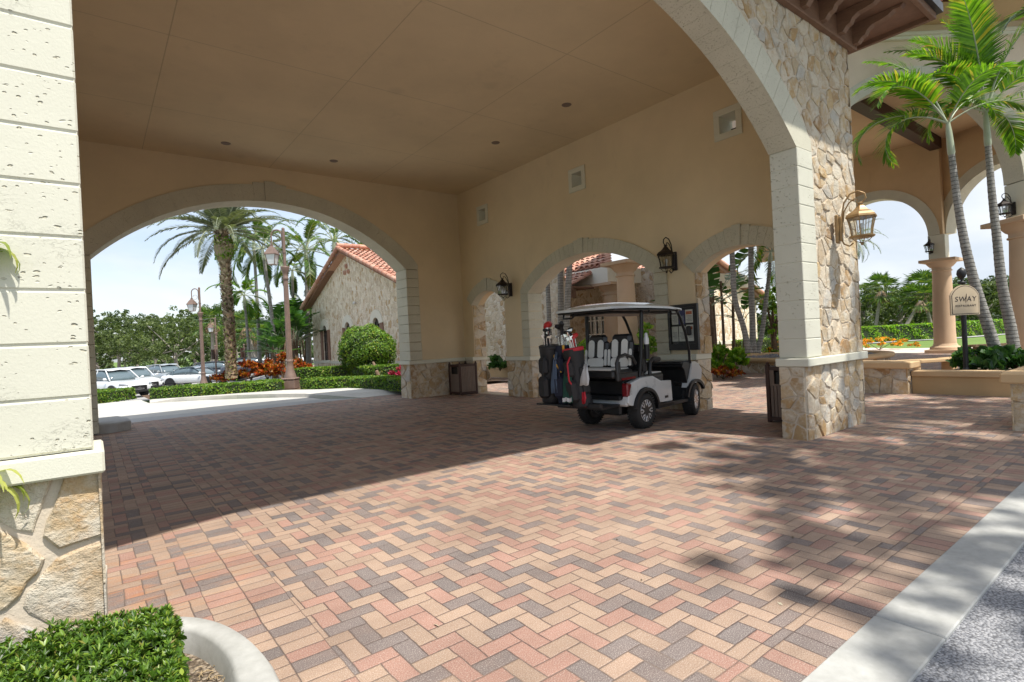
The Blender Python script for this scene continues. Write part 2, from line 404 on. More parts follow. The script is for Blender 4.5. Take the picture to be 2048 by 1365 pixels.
def m_clearglass(name,tint=(.9,.95,.95),op=.25):
    N=NT(name); gl=N.n('ShaderNodeBsdfGlossy'); gl.inputs[1].default_value=.04
    tr=N.n('ShaderNodeBsdfTransparent'); tr.inputs[0].default_value=(*tint,1)
    mx=N.n('ShaderNodeMixShader'); mx.inputs[0].default_value=op
    N.t.links.new(tr.outputs[0],mx.inputs[1]); N.t.links.new(gl.outputs[0],mx.inputs[2]); N.t.links.new(mx.outputs[0],N.out.inputs[0]); return N.m
M={}
M['paver']=m_pavers()
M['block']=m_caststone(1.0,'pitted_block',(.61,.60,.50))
M['blockr']=m_caststone_small()
M['smoothcast']=m_stucco('smooth_cast_stone',(.66,.65,.54),var=.04,bs=.6)
M['wall']=m_stucco('tan_stucco',(.70,.575,.385)); M['rwall']=m_stucco('orange_tan_stucco',(.56,.40,.235))
M['ceil']=m_stucco('ceiling_stucco',(.69,.568,.372),seam=[(0,[-1.55,1.04,3.63,6.22]),(1,[6.25,8.9,11.6])])
M['cream']=m_stucco('cream_stucco',(.66,.55,.42))
M['ochre']=m_stucco('ochre_stucco',(.52,.36,.19),var=.16)
M['capstone']=m_stucco('ochre_capstone',(.56,.39,.22),var=.14)
M['pinkcol']=m_stucco('column_stucco',(.58,.42,.28),var=.10)
M['fascia']=m_stucco('white_fascia',(.80,.76,.64),var=.04)
M['rock']=m_rock(); M['mortar']=m_mortar()
M['flag']=m_flagwall(); M['flagsmall']=m_flagwall('coral_rubble_veneer',5.2,1.42,.7)
M['conc']=m_ground('kerb_concrete',(.37,.37,.345),(.46,.46,.435),14,.85,bd=.003,big=1.6)
M['conc2']=m_ground('drive_concrete',(.47,.455,.42),(.54,.525,.48),6,.85,bd=.002,big=.4)
M['concgrey']=m_ground('grey_concrete',(.36,.36,.35),(.42,.42,.41),8,.85,bd=.002)
M['asph']=m_ground('road_asphalt',(.22,.225,.24),(.30,.305,.32),30,.85,spk=(90,(.17,.175,.19),(.27,.275,.29),(.40,.40,.41)),bd=.006,big=1.0)
M['lot']=m_ground('parking_asphalt',(.30,.30,.29),(.38,.37,.36),5,.9,bd=.002)
M['grass']=m_ground('lawn_grass',(.10,.17,.03),(.17,.26,.06),25,.9,bd=.02,big=.15)
M['soil']=m_ground('dark_soil',(.10,.075,.05),(.20,.155,.11),25,.95,spk=(60,(.08,.06,.04),(.16,.12,.085),(.34,.28,.21)),bd=.01)
M['mulch']=m_ground('mulch',(.08,.05,.03),(.16,.10,.06),30,.95,bd=.02)
M['path']=m_ground('pale_path',(.55,.47,.41),(.66,.57,.50),3,.85,bd=.002)
M['tile']=m_tile(); M['brownwood']=m_wood('brown_eave_wood',(.19,.105,.065)); M['darkbeam']=m_wood('dark_beam_wood',(.055,.028,.018))
M['black']=simple('black_plastic',(.012,.012,.013),.45,bump=.3); M['blackmetal']=simple('black_metal',(.02,.02,.022),.35,metal=.3)
M['straw']=simple('dry_straw',(.40,.30,.17),.9,var=.3); M['iron']=simple('dark_bronze_iron',(.035,.028,.025),.45,metal=.6)
M['gold']=simple('golden_bronze',(.31,.195,.085),.42,metal=.35,var=.2,scale=14)
M['lampbrown']=simple('brown_lamp_paint',(.185,.125,.10),.55,var=.15)
M['frost']=simple('frosted_lamp_glass',(.62,.66,.68),.3)
M['seeded']=m_clearglass('seeded_glass',(.93,.95,.95),.16)
M['glass']=m_glass('window_glass'); M['white']=simple('white_paint',(.72,.73,.72),.35,coat=.4,var=.02)
M['rubber']=simple('tyre_rubber',(.018,.018,.018),.8,bump=.6); M['chrome']=simple('bright_metal',(.75,.75,.76),.22,metal=1)
M['silverbrown']=simple('bin_slat_brown',(.20,.15,.12),.55,var=.1); M['binframe']=simple('bin_frame_brown',(.055,.025,.018),.45)
M['shut']=m_wood('shutter_wood',(.24,.13,.085))
# ------------------------------------------------------------ camera, world, sun
RHO=math.atan(.05); YAW=math.atan(841/1091)
fwd=Vector((math.sin(YAW),math.cos(YAW),0)); rgt=Vector((math.cos(YAW),-math.sin(YAW),0)); upv=Vector((0,0,1))
# horizon rises to the right in the photo: the camera is rolled clockwise
cr,sr=math.cos(RHO),math.sin(RHO)
cx=rgt*cr-upv*sr; cy=rgt*sr+upv*cr
camd=bpy.data.cameras.new('camera'); cam=bpy.data.objects.new('camera',camd); COL.objects.link(cam)
mw=Matrix((( cx.x,cy.x,-fwd.x,0),(cx.y,cy.y,-fwd.y,0),(cx.z,cy.z,-fwd.z,1.5),(0,0,0,1)))
cam.matrix_world=mw; camd.sensor_width=36; camd.lens=36*1091/2048; camd.clip_end=2000; camd.clip_start=.05
S.camera=cam
SUN=Vector((.10,-.505,1.0)).normalized()
elev=math.asin(SUN.z)
sd=bpy.data.lights.new('sun','SUN'); sd.energy=SUN_E; sd.angle=R(.9); sd.color=(1,.955,.88)
so=bpy.data.objects.new('sun',sd); COL.objects.link(so); so.rotation_euler=SUN.to_track_quat('Z','Y').to_euler(); so.location=(0,-5,30)
w=bpy.data.worlds.new('World'); S.world=w; w.use_nodes=True; t=w.node_tree; t.nodes.clear()
def wn(ty,**k):
    nd=t.nodes.new(ty)
    for a,b in k.items(): setattr(nd,a,b)
    return nd
sky=wn('ShaderNodeTexSky',sky_type='NISHITA'); sky.sun_disc=False; sky.sun_elevation=elev
sky.sun_rotation=math.atan2(SUN.x,SUN.y); sky.dust_density=1.5; sky.air_density=1.0; sky.ozone_density=1.2
tc=wn('ShaderNodeTexCoord'); mp=wn('ShaderNodeMapping'); mp.inputs['Scale'].default_value=(1,1,2.6); mp.inputs['Location'].default_value=(.35,.2,.1)
t.links.new(tc.outputs['Generated'],mp.inputs[0])
no=wn('ShaderNodeTexNoise'); no.inputs['Scale'].default_value=2.1; no.inputs['Detail'].default_value=7; no.inputs['Roughness'].default_value=.55; no.inputs['Distortion'].default_value=.3
t.links.new(mp.outputs[0],no.inputs['Vector'])
# more cloud towards +X (right of the view)
sx=wn('ShaderNodeSeparateXYZ'); t.links.new(tc.outputs['Generated'],sx.inputs[0])
a1=wn('ShaderNodeMath',operation='MULTIPLY_ADD'); t.links.new(sx.outputs[0],a1.inputs[0]); a1.inputs[1].default_value=.22; t.links.new(no.outputs[0],a1.inputs[2])
rp=wn('ShaderNodeMapRange',interpolation_type='SMOOTHSTEP'); rp.inputs[1].default_value=.38; rp.inputs[2].default_value=.72; rp.inputs[3].default_value=.42; rp.inputs[4].default_value=.97
t.links.new(a1.outputs[0],rp.inputs[0])
no2=wn('ShaderNodeTexNoise'); no2.inputs['Scale'].default_value=3.4; no2.inputs['Detail'].default_value=5; t.links.new(mp.outputs[0],no2.inputs['Vector'])
cc=wn('ShaderNodeValToRGB'); cc.color_ramp.elements[0].position=.35; cc.color_ramp.elements[0].color=(CLOUD*.72,CLOUD*.80,CLOUD*.90,1)
cc.color_ramp.elements[1].position=.62; cc.color_ramp.elements[1].color=(CLOUD,CLOUD*1.02,CLOUD*1.05,1); t.links.new(no2.outputs[0],cc.inputs[0])
mx=wn('ShaderNodeMix',data_type='RGBA'); t.links.new(rp.outputs[0],mx.inputs[0]); t.links.new(sky.outputs[0],mx.inputs[6]); t.links.new(cc.outputs[0],mx.inputs[7])
bg=wn('ShaderNodeBackground'); bg.inputs[1].default_value=SKY_S; t.links.new(mx.outputs[2],bg.inputs[0])
ow=wn('ShaderNodeOutputWorld'); t.links.new(bg.outputs[0],ow.inputs[0])
S.view_settings.view_transform='Standard'; S.view_settings.look='None'; S.view_settings.exposure=EXPO; S.view_settings.gamma=1
S.render.engine='CYCLES'
S.cycles.max_bounces=8; S.cycles.diffuse_bounces=5; S.cycles.transparent_max_bounces=12

# pixel of the photograph (2048 wide) + distance along the view -> point in the place; used only to read positions off
def at(x,y,D):
    u=x-1024;v=y-682.5; u2=u*cr-v*sr; v2=u*sr+v*cr
    p=fwd*D+rgt*(u2*D/1091)-upv*(v2*D/1091); return Vector((p.x,p.y,p.z+1.5))
def gnd(x,y,z=0.0):
    u=x-1024;v=y-682.5; v2=u*sr+v*cr; return at(x,y,1091*(1.5-z)/v2)

# ------------------------------------------------------------ setting
def sheet(name,poly,z,mat,kind='structure'):
    b=MB(); b.add([(x,y,z) for x,y in poly],[tuple(range(len(poly)))]); o=b.build(name,mat,fix=False)
    if o.data.polygons[0].normal.z<0: o.data.flip_normals()
    return tag(o,kind=kind)
def low(x,y):
    a=min(1,max(0,(y-24.5)/4.5)); a=a*a*(3-2*a); c=min(1,max(0,(12.5-x)/3.0)) if y<60 else min(1,max(0,(60-x)/30)); return -.62*a*c
def terrain(name,xs,ys,dz,mat,kind='structure',inside=None):
    V=[];F=[];n=len(xs)
    for y in ys:
        for x in xs: V.append((x,y,low(x,y)+dz))
    for j in range(len(ys)-1):
        for i in range(n-1):
            if inside and not inside((xs[i]+xs[i+1])/2,(ys[j]+ys[j+1])/2): continue
            F.append((j*n+i,j*n+i+1,(j+1)*n+i+1,(j+1)*n+i))
    b=MB(); b.add(V,F); return tag(b.build(name,mat,fix=False),kind=kind)
GX=[-700,-200,-80,-40,-20,-10]+[-8+i for i in range(0,24)]+[18,24,36,60,120,300,900]; GY=[-300,-60,0,10,20]+[23+.5*i for i in range(16)]+[32,40,50,60,80,140,300,900]
terrain('ground',GX,GY,-.04,M['grass'])
sheet('road',[(-60,-40),(60,-40),(60,.83),(-60,.83)],-.012,M['asph'])
b=MB()
for x0,x1 in [(-8,-3.4),(-3.39,-.2),(-.19,3.12),(3.13,6.8),(6.81,10.1),(10.11,14)]: b.box(x0,x1,.83,1.125,-.1,.006,bev=.006)
tag(b.build('kerb_strip',M['conc']),kind='structure')
# brick plaza: under the canopy, out to the courtyard and the garden side
def gpt2(x,y,z): p=gnd(x,y,z); return (p.x,p.y)
def gpt(x,y): p=gnd(x,y); return (p.x,p.y)
pl=[(-8,1.12),(40,1.12),(40,6.0),gpt(1990,696),gpt(1830,698),(36,14),(36,60),(13.9,60),(13.9,21.2),(9.3,19),(9.3,16.0),(-8,16.0)]
sheet('paved_plaza',pl,0.0,M['paver'])
sheet('pale_walkway',[(29,3),(60,-2),(60,2),gpt(2040,694),gpt(1850,696.5),gpt(1800,697.5),(40,16),(33,16),(30.5,9.5)],.004,M['path'])
sheet('concrete_band',[(-40,16.0),(6.3,16.0),(5.6,17.0),(-40,17.0)],0.0,M['concgrey'])
sheet('driveway',[(-40,17.0),(5.6,17.0),(5.45,18.7),(3.1,21.3),(1.5,22.4),(1.4,24.0),(-40,24.0)],-.002,M['conc2'])
terrain('driveway_ramp',[-40,-20,-8,-4,0,1.4],[24.0,24.5,25,25.5,26,26.5,27,27.5],-.002,M['conc2'])
terrain('parking_lot',[-60,-20,-8,-4,0,1.4,3,5,7,9,9.5,10,10.5,11,11.5],[27.5,28,28.5,29,30,34,40,50,59,60,61,80,110],-.006,M['lot'])
terrain('parking_apron',[1.4,2.4,3.4,5],[26.7,27.0,27.5],-.006,M['lot'])
# raised kerb and sidewalk round the planted island
kerb=[(6.45,15.96),(5.95,17.0),(5.45,18.3),(4.7,19.7),(3.9,20.7),(3.07,21.35),(2.3,21.9),(1.5,22.3)]
inner=[gpt2(299.5,799.3,.12),gpt2(413,791,.12),gpt2(563,780.6,.12),gpt2(632,779,.12),gpt2(700,776,.12),gpt2(770,780,.12),(8.3,15.96)]
b=MB()
poly=kerb+inner; n=len(poly)
top=[(x,y,.12) for x,y in poly]; bot=[(x,y,-.05) for x,y in poly]
# the kerb drops flush at both ends
for i in (0,n-1): top[i]=(top[i][0],top[i][1],.008)
for i in (7,): top[i]=(top[i][0],top[i][1],.01)
top[1]=(top[1][0],top[1][1],.07)
b.add(top+bot,[tuple(range(n))]+[(i,(i+1)%n,n+(i+1)%n,n+i) for i in range(n)])
tag(b.build('sidewalk',M['conc2']),kind='structure')
sheet('planting_bed',inner+[(12.3,15.9),(12.3,38),(10,38),(8,31),(5,27.5),(1.45,25.5)],.11,M['mulch'])

# ------------------------------------------------------------ wall with arched openings
def arcz(u,c,a,zs,rise):
    if rise<=0: return zs
    Rr=(a*a+rise*rise)/(2*rise); q=Rr*Rr-(u-c)**2
    return zs-(Rr-rise)+math.sqrt(max(q,0))
def archwall(mb,ax,p0,p1,u0,u1,z0,z1,ops,zbase=None):
    """wall in plane ax ('x' -> face normal x), between p0,p1; ops: (ua,ub,zspring,rise)"""
    def P(u,p,z): return (p,u,z) if ax=='x' else (u,p,z)
    cuts=sorted(ops); segs=[]; cur=u0
    for (a,bb,zs,ri) in cuts:
        if a>cur: segs.append((cur,a,None))
        segs.append((a,bb,(zs,ri))); cur=bb
    if cur<u1: segs.append((cur,u1,None))
    for (a,bb,o) in segs:
        if o is None:
            mb.add([P(a,p0,z0),P(bb,p0,z0),P(bb,p0,z1),P(a,p0,z1),P(a,p1,z0),P(bb,p1,z0),P(bb,p1,z1),P(a,p1,z1)],
                   [(0,1,2,3),(7,6,5,4),(0,4,5,1),(3,2,6,7),(0,3,7,4),(1,5,6,2)])
        else:
            n=28; us=[a+(bb-a)*(1-math.cos(math.pi*i/n))/2 for i in range(n+1)]
            c=(a+bb)/2; h=(bb-a)/2; zz=[arcz(u,c,h,*o) for u in us]
            for i in range(n):
                A,B=us[i],us[i+1]; za,zb=zz[i],zz[i+1]
                mb.add([P(A,p0,za),P(B,p0,zb),P(B,p0,z1),P(A,p0,z1),P(A,p1,za),P(B,p1,zb),P(B,p1,z1),P(A,p1,z1)],
                       [(0,1,2,3),(7,6,5,4),(0,4,5,1),(3,2,6,7)])
def ring(mb,ax,p0,p1,a,bb,zs,rise,w,nb,gap=.006,key=0,bev=.006,ang_pad=0,back=True):
    if back: ring(mb,ax,p0+.006,p1-.006,a-.004,bb+.004,zs,rise+.004,w-.012,nb,0,0,bev,ang_pad,False)
    """voussoir ring of width w outside the intrados (a,bb,zs,rise)"""
    c=(a+bb)/2; h=(bb-a)/2; Rr=(h*h+rise*rise)/(2*rise); zc=zs+rise-Rr; th=math.asin(min(1,h/Rr))
    if rise>h: th=math.pi-th
    def P(u,p,z): return (p,u,z) if ax=='x' else (u,p,z)
    th+=ang_pad; Rr-=.006; w+=.006
    for i in range(nb):
        t0=-th+2*th*i/nb+gap/Rr/2; t1=-th+2*th*(i+1)/nb-gap/Rr/2; ww=w; q0,q1=p0,p1
        if key and abs(i-(nb-1)/2)<.6: ww=w+key; q0-=.02*(1 if p0<p1 else -1); 
        elif key and abs(i-(nb-1)/2)<1.6: ww=w+key*.6
        k=3; vs=[];fs=[]
        for j in range(k+1):
            t=t0+(t1-t0)*j/k
            for (r,p) in ((Rr,q0),(Rr+ww,q0),(Rr+ww,q1),(Rr,q1)):
                vs.append(P(c+r*math.sin(t),p,zc+r*math.cos(t)))
        for j in range(k):
            o=j*4
            for e in range(4): fs.append((o+e,o+(e+1)%4,o+4+(e+1)%4,o+4+e))
        fs+= [(0,1,2,3),(k*4+3,k*4+2,k*4+1,k*4)]
        mb.add(vs,fs)
def jamb(mb,ax,p0,p1,u0,u1,z0,z1,bh=.258,gap=.007):
    n=max(1,round((z1-z0)/bh)); h=(z1-z0)/n
    for i in range(n):
        a,b2=z0+i*h+gap/2,z0+(i+1)*h-gap/2
        if ax=='x': mb.box(p0,p1,u0,u1,a,b2,bev=.008)
        else: mb.box(u0,u1,p0,p1,a,b2,bev=.008)
# ------------------------------------------------------------ field stones laid as real blocks
def stones(mb,u0,u1,v0,v1,cell,fn,keep=None,gap=.014,seed=1,asp=1.0,depth=(.006,.024),cut=None,drop=.35):
    rg=random.Random(seed); nu=max(1,round((u1-u0)/cell)); nv=max(1,round((v1-v0)/(cell*asp)))
    du=(u1-u0)/nu; dv=(v1-v0)/nv; pts={}
    for i in range(0,nu):
        for j in range(0,nv):
            if 0<=i<nu and 0<=j<nv and rg.random()<drop and (i+j)%2: continue
            pts[(i,j)]=(u0+(i+.5+rg.uniform(-.46,.46))*du, v0+(j+.5+rg.uniform(-.46,.46))*dv)
    def clip(poly,nx,ny,d):
        out=[]
        for k in range(len(poly)):
            a=poly[k];b=poly[(k+1)%len(poly)]; da=a[0]*nx+a[1]*ny-d; db=b[0]*nx+b[1]*ny-d
            if da<=0: out.append(a)
            if (da<0)!=(db<0) and abs(da-db)>1e-12:
                tt=da/(da-db); out.append((a[0]+(b[0]-a[0])*tt,a[1]+(b[1]-a[1])*tt))
        return out
    for i in range(nu):
        for j in range(nv):
            p=pts.get((i,j))
            if p is None: continue
            poly=[(u0,v0),(u1,v0),(u1,v1),(u0,v1)]
            for di in range(-2,3):
                for dj in range(-2,3):
                    q=pts.get((i+di,j+dj))
                    if q is None or q==p: continue
                    nx,ny=q[0]-p[0],q[1]-p[1]; L=math.hypot(nx,ny); nx/=L;ny/=L
                    g=gap/2 if True else 0
                    poly=clip(poly,nx,ny,(p[0]+q[0])/2*nx+(p[1]+q[1])/2*ny-g*rg.uniform(.6,1.7))
                    if len(poly)<3: break
                if len(poly)<3: break
            if len(poly)<3: continue
            if keep and not keep(p): continue
            if cut:
                for (nx,ny,d) in cut(p): poly=clip(poly,nx,ny,d)
                if len(poly)<3: continue
            area=abs(sum(poly[k][0]*poly[(k+1)%len(poly)][1]-poly[(k+1)%len(poly)][0]*poly[k][1] for k in range(len(poly))))/2
            if area<.0012: continue
            # rough up the outline
            pp=[]
            for k in range(len(poly)):
                a=poly[k];b=poly[(k+1)%len(poly)]; L=math.hypot(b[0]-a[0],b[1]-a[1]); m=max(1,int(L/.055)); 
                for e in range(m):
                    tt=e/m; x=a[0]+(b[0]-a[0])*tt; y=a[1]+(b[1]-a[1])*tt
                    ed=(abs(x-u0)<.002 or abs(x-u1)<.002 or abs(y-v0)<.002 or abs(y-v1)<.002)
                    s=.0 if ed else .008
                    if e==0 and not ed: x+=(p[0]-x)*.05; y+=(p[1]-y)*.05
                    pp.append((x+rg.uniform(-s,s),y+rg.uniform(-s,s)))
            cxx=sum(q[0] for q in pp)/len(pp); cyy=sum(q[1] for q in pp)/len(pp)
            d=rg.uniform(*depth); n=len(pp); tx=rg.uniform(-.06,.06); ty=rg.uniform(-.06,.06); ir=1-min(.22,.009/max(.03,math.sqrt(area)/2))
            vs=[fn(x,y,-.004) for x,y in pp]
            vs+=[fn(x,y,d*.55) for x,y in pp]
            vs+=[fn(x if (abs(x-u0)<.004 or abs(x-u1)<.004) else cxx+(x-cxx)*ir,y if (abs(y-v0)<.004 or abs(y-v1)<.004) else cyy+(y-cyy)*ir,d*rg.uniform(.8,1.1)+tx*(x-cxx)+ty*(y-cyy)) for x,y in pp]
            vs.append(fn(cxx+rg.uniform(-.02,.02),cyy+rg.uniform(-.02,.02),d*rg.uniform(1.0,1.35)))
            fs=[]
            for k in range(n):
                k2=(k+1)%n; fs+=[(k,k2,n+k2,n+k),(n+k,n+k2,2*n+k2,2*n+k),(2*n+k,2*n+k2,3*n)]
            mb.add(vs,fs)

# ------------------------------------------------------------ the porte-cochere
XW=9.05; YB=14.12; ZC=6.05; YF=3.34; YI=3.66
pc=thing('porte_cochere','big arched entrance canopy with tan stucco ceiling over the brick plaza','building',(4.0,8.5,0))
# ceiling and roof slab
b=MB(); b.box(-1.7,XW+.02,YI+.002,YB+.05,ZC,ZC+.25); b.build('ceiling',M['ceil'],pc,True)
# front wall: stucco inside, field stone outside
RO=(-.42,7.84,3.85,1.78)  # extrados of the cast ring = opening in the wall
b=MB(); archwall(b,'y',YF+.012,YI,-2.1,9.24,1.08,ZC+.4,[RO]); 
b.box(-2.1,-.42,YF+.012,YI,0,1.0); b.box(7.84,9.24,YF+.012,YI,0,1.0)
b.build('front_wall',[M['wall']],pc,True)
b=MB(); archwall(b,'y',YF,YF+.010,-2.1,9.24,1.08,5.9,[RO]); b.box(7.40,9.24,YF,YF+.010,0,.965); b.box(-2.1,.0,YF,YF+.010,0,.965)
b.box(7.388,7.398,YF,YI,0,.965); b.box(9.242,9.25,YF+.012,YI+.6,0,.965); b.box(9.242,9.25,YF+.012,YI+.6,1.08,5.9); b.box(.002,.010,YF,YI,0,.965)
b.build('mortar_bed',M['mortar'],pc,True)
b=MB(); FS=lambda u,v,h:(u,YF-h,v)
cX,RR=3.71,(4.13**2+1.78**2)/(2*1.78); zc0=3.85+1.78-RR
def cutring(p):
    if p[1]<3.9: return [(-1,0,-7.86)]
    dx,dz=p[0]-cX,p[1]-zc0; L=math.hypot(dx,dz); nx,nz=dx/L,dz/L
    return [(-nx,-nz,-(nx*cX+nz*zc0+RR+.005))]
stones(b,7.40,9.26,.0,.965,.17,FS,seed=3,asp=1.2)
stones(b,4.6,9.27,1.085,5.68,.165,FS,keep=lambda p:(p[0]>7.8 if p[1]<3.9 else math.hypot(p[0]-cX,p[1]-zc0)>RR-.02),seed=5,asp=1.25,cut=cutring)
stones(b,-1.3,.005,.0,.965,.21,FS,seed=12,asp=1.05,depth=(.010,.024),gap=.028,drop=.55)
stones(b,YF+.01,YI,.0,.965,.2,lambda u,v,h:(7.392-h,u,v),seed=14,asp=1.0,depth=(.012,.03),drop=0)
stones(b,YF-.03,YI,.0,.965,.26,lambda u,v,h:(.004+h*.6,u,v),seed=15,asp=1.0,depth=(.012,.02))
stones(b,YF-.02,YI+.6,1.085,5.68,.26,lambda u,v,h:(9.25+h,u,v),seed=16)
stones(b,YF-.02,YI+.6,0,.965,.26,lambda u,v,h:(9.25+h,u,v),seed=17)
b.build_by(lambda c:c[0]>2,'field_stone_facing',M['rock'],pc)
# cast stone: jambs, arch ring, belt course
b=MB(); jamb(b,'y',YF-.035,YI+.015,7.41,7.845,1.085,3.86); jamb(b,'y',YF-.035,YI+.015,-1.35,-.01,1.085,3.86,.262)
b.box(7.415,7.842,YF-.028,YI+.008,1.085,3.86); b.box(-1.34,-.013,YF-.028,YI+.008,1.085,3.86)
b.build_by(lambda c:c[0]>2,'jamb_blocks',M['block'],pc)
b=MB(); ring(b,'y',YF-.035,YI+.015,0.0,7.40,3.86,1.46,.425,33,key=0)
b.prism([(7.405,3.865),(7.842,3.865),(7.842,4.0),(7.692,4.168)],YF-.03,YI+.012,plane='xz'); b.build('arch_ring',M['blockr'],pc,True)
b=MB(); b.box(7.36,9.32,YF-.075,YI+.05,.97,1.08,bev=.01); b.box(-1.4,.03,YF-.075,YI+.05,.97,1.08,bev=.01)
# inside belts
b.box(XW-.06,XW+.36,YI+.052,4.22,.97,1.08,bev=.01)
b.box(XW-.06,XW+.45,6.02,6.92,.97,1.08,bev=.01); b.box(XW-.06,XW+.45,10.94,12.0,.97,1.08,bev=.01); b.box(XW-.06,XW+.45,13.62,YB-.07,.97,1.08,bev=.01)
b.box(7.13,XW+.45,YB-.06,YB+.62,.97,1.08,bev=.01)
b.build_by(lambda c:(c[0]>2,c[1]>5,c[1]>9,c[1]>12.5),'belt_course',M['smoothcast'],pc)
# back wall with its arch
BO=(-.33,7.56,3.68,1.86)
b=MB(); archwall(b,'y',YB,YB+.6,-2.1,XW+.42,1.08,ZC+.4,[BO]); b.box(-2.1,-.33,YB,YB+.6,0,1.0)
b.build('back_wall',M['wall'],pc,True)
b=MB(); jamb(b,'y',YB-.04,YB+.62,7.17,7.56,1.085,3.69); jamb(b,'y',YB-.04,YB+.62,-.33,.06,.02,3.69); ring(b,'y',YB-.04,YB+.62,.06,7.17,3.70,1.50,.39,33,key=.10)

for s_ in (0,1): b.prism([(x if not s_ else 7.23-x,z) for x,z in [(7.175,3.695),(7.556,3.695),(7.556,3.83),(7.449,3.972)]],YB-.036,YB+.61,plane='xz')
b.build('back_arch_trim',M['blockr'],pc,True)
b=MB(); b.box(7.18,XW+.4,YB+.004,YB+.58,0,.965); b.box(XW+.002,XW+.40,12.02,13.6,0,0.001); 
for (a,c) in ((6.06,6.88),(10.98,11.96),(13.66,YB),(YI,4.18)): b.box(XW+.002,XW+.42,a,c,0,.965)
b.build_by(lambda c:(c[1]>5,c[1]>9,c[1]>12.5),'plinth_bed',M['mortar'],pc)
b=MB()
stones(b,7.18,XW,0,.965,.24,lambda u,v,h:(u,YB-h,v),seed=21,depth=(.012,.03)); stones(b,YB,YB+.6,0,.965,.26,lambda u,v,h:(7.172-h,u,v),seed=22,depth=(.01,.025))
for k,(a,c) in enumerate(((6.04,6.90),(10.96,11.98),(13.64,YB),(YI,4.2))):
    stones(b,a,c,0,.965,.24,lambda u,v,h:(XW-h,u,v),seed=30+k,depth=(.012,.03))
    stones(b,XW,XW+.42,0,.965,.24,lambda u,v,h:(u,a-h,v),seed=40+k,depth=(.01,.02)) if k<3 else None
    if k in (0,1): stones(b,XW,XW+.42,0,.965,.24,lambda u,v,h:(u,c+h,v),seed=45+k,depth=(.01,.02))
b.build_by(lambda c:(c[1]>5,c[1]>9,c[1]>12.5),'plinth_stone',M['rock'],pc)
# side wall: three arches and three little square windows
A1=(12.0,13.6,2.62,.36); A2=(6.92,10.94,2.72,.72); A3=(4.20,6.02,2.62,.36)
b=MB(); archwall(b,'x',XW,XW+.42,YI,YB+.02,1.08,4.99,[A1,(A2[0]-.0,A2[1],A2[2],A2[3]),A3])
wins=[(5.02,5.35),(8.80,9.13),(12.66,12.99)]
cur=YI
for (a,c) in wins+[(YB+.02,None)]:
    b.box(XW,XW+.42,cur,a,4.99,5.33); cur=c if c else cur
b.box(XW,XW+.42,YI,YB+.02,5.33,ZC+.4)
b.build('side_wall',M['wall'],pc,True)
# field stone lining on the jambs of the small arches
b=MB()
for k,(y,sg) in enumerate(((13.6,-1),(6.02,-1),(12.0,1))): stones(b,XW+.03,XW+.43,1.085,2.62,.24,lambda u,v,h:(u,y+sg*h,v),seed=60+k,depth=(.01,.03))
stones(b,YI,YB,0,6.3,.30,lambda u,v,h:(XW+.42+h,u,v),keep=lambda p:not any(o[0]-.1<p[0]<o[1]+.1 and p[1]<o[2]+o[3]+.45 for o in (A1,A2,A3)) and not any(o[0]-.25<p[0]<o[1]+.25 and 4.75<p[1]<5.6 for o in wins),seed=70,drop=.1)
b.build('jamb_field_stone',M['rock'],pc,True)
b=MB(); ring(b,'x',XW-.04,XW+.2,12.0,13.6,2.62,.36,.31,15,key=.05,gap=.008)
ring(b,'x',XW-.04,XW+.2,4.20,6.02,2.62,.36,.31,15,key=.05,gap=.008)
ring(b,'x',XW-.04,XW+.44,6.92,10.94,2.72,.72,.30,29,key=.05,gap=.008)
jamb(b,'x',XW-.04,XW+.44,10.934,11.24,1.085,2.72,.235); jamb(b,'x',XW-.04,XW+.44,6.62,6.926,1.085,2.72,.235)

for s_ in (0,1): b.prism([(y if not s_ else 17.86-y,z) for y,z in [(10.945,2.725),(11.236,2.725),(11.236,2.82),(11.13,2.95)]],XW-.036,XW+.43,plane='yz')
b.build_by(lambda c:(c[1]>6.4,c[1]>11.6),'side_arch_trim',M['blockr'],pc)
for (a,c) in wins:
    b=MB(); f=.10
    b.box(XW-.03,XW+.425,a-f,c+f,4.99-f,5.00,bev=.004); b.box(XW-.03,XW+.425,a-f,c+f,5.32,5.33+f,bev=.004)
    b.box(XW-.03,XW+.425,a-f,a+.008,5.002,5.318,bev=.004); b.box(XW-.03,XW+.425,c-.008,c+f,5.002,5.318,bev=.004)
    w0=b.build('small_window',M['smoothcast'],pc,True)
    b=MB(); xg=XW+.36; m=(a+c)/2
    b.box(xg,xg+.03,m-.010,m+.010,5.0,5.32); b.box(xg+.003,xg+.033,a,c,5.15,5.17); b.build('glazing_bar',M['binframe'],pc,True)
# left interior wall with the same arches
b=MB(); archwall(b,'x',-2.1,-1.7,YI,YB,0,ZC+.4,[(4.2,6.02,2.62,.36),(6.92,10.94,2.72,.72),(12.0,13.6,2.62,.36)]); b.build('left_wall',M['wall'],pc,True)
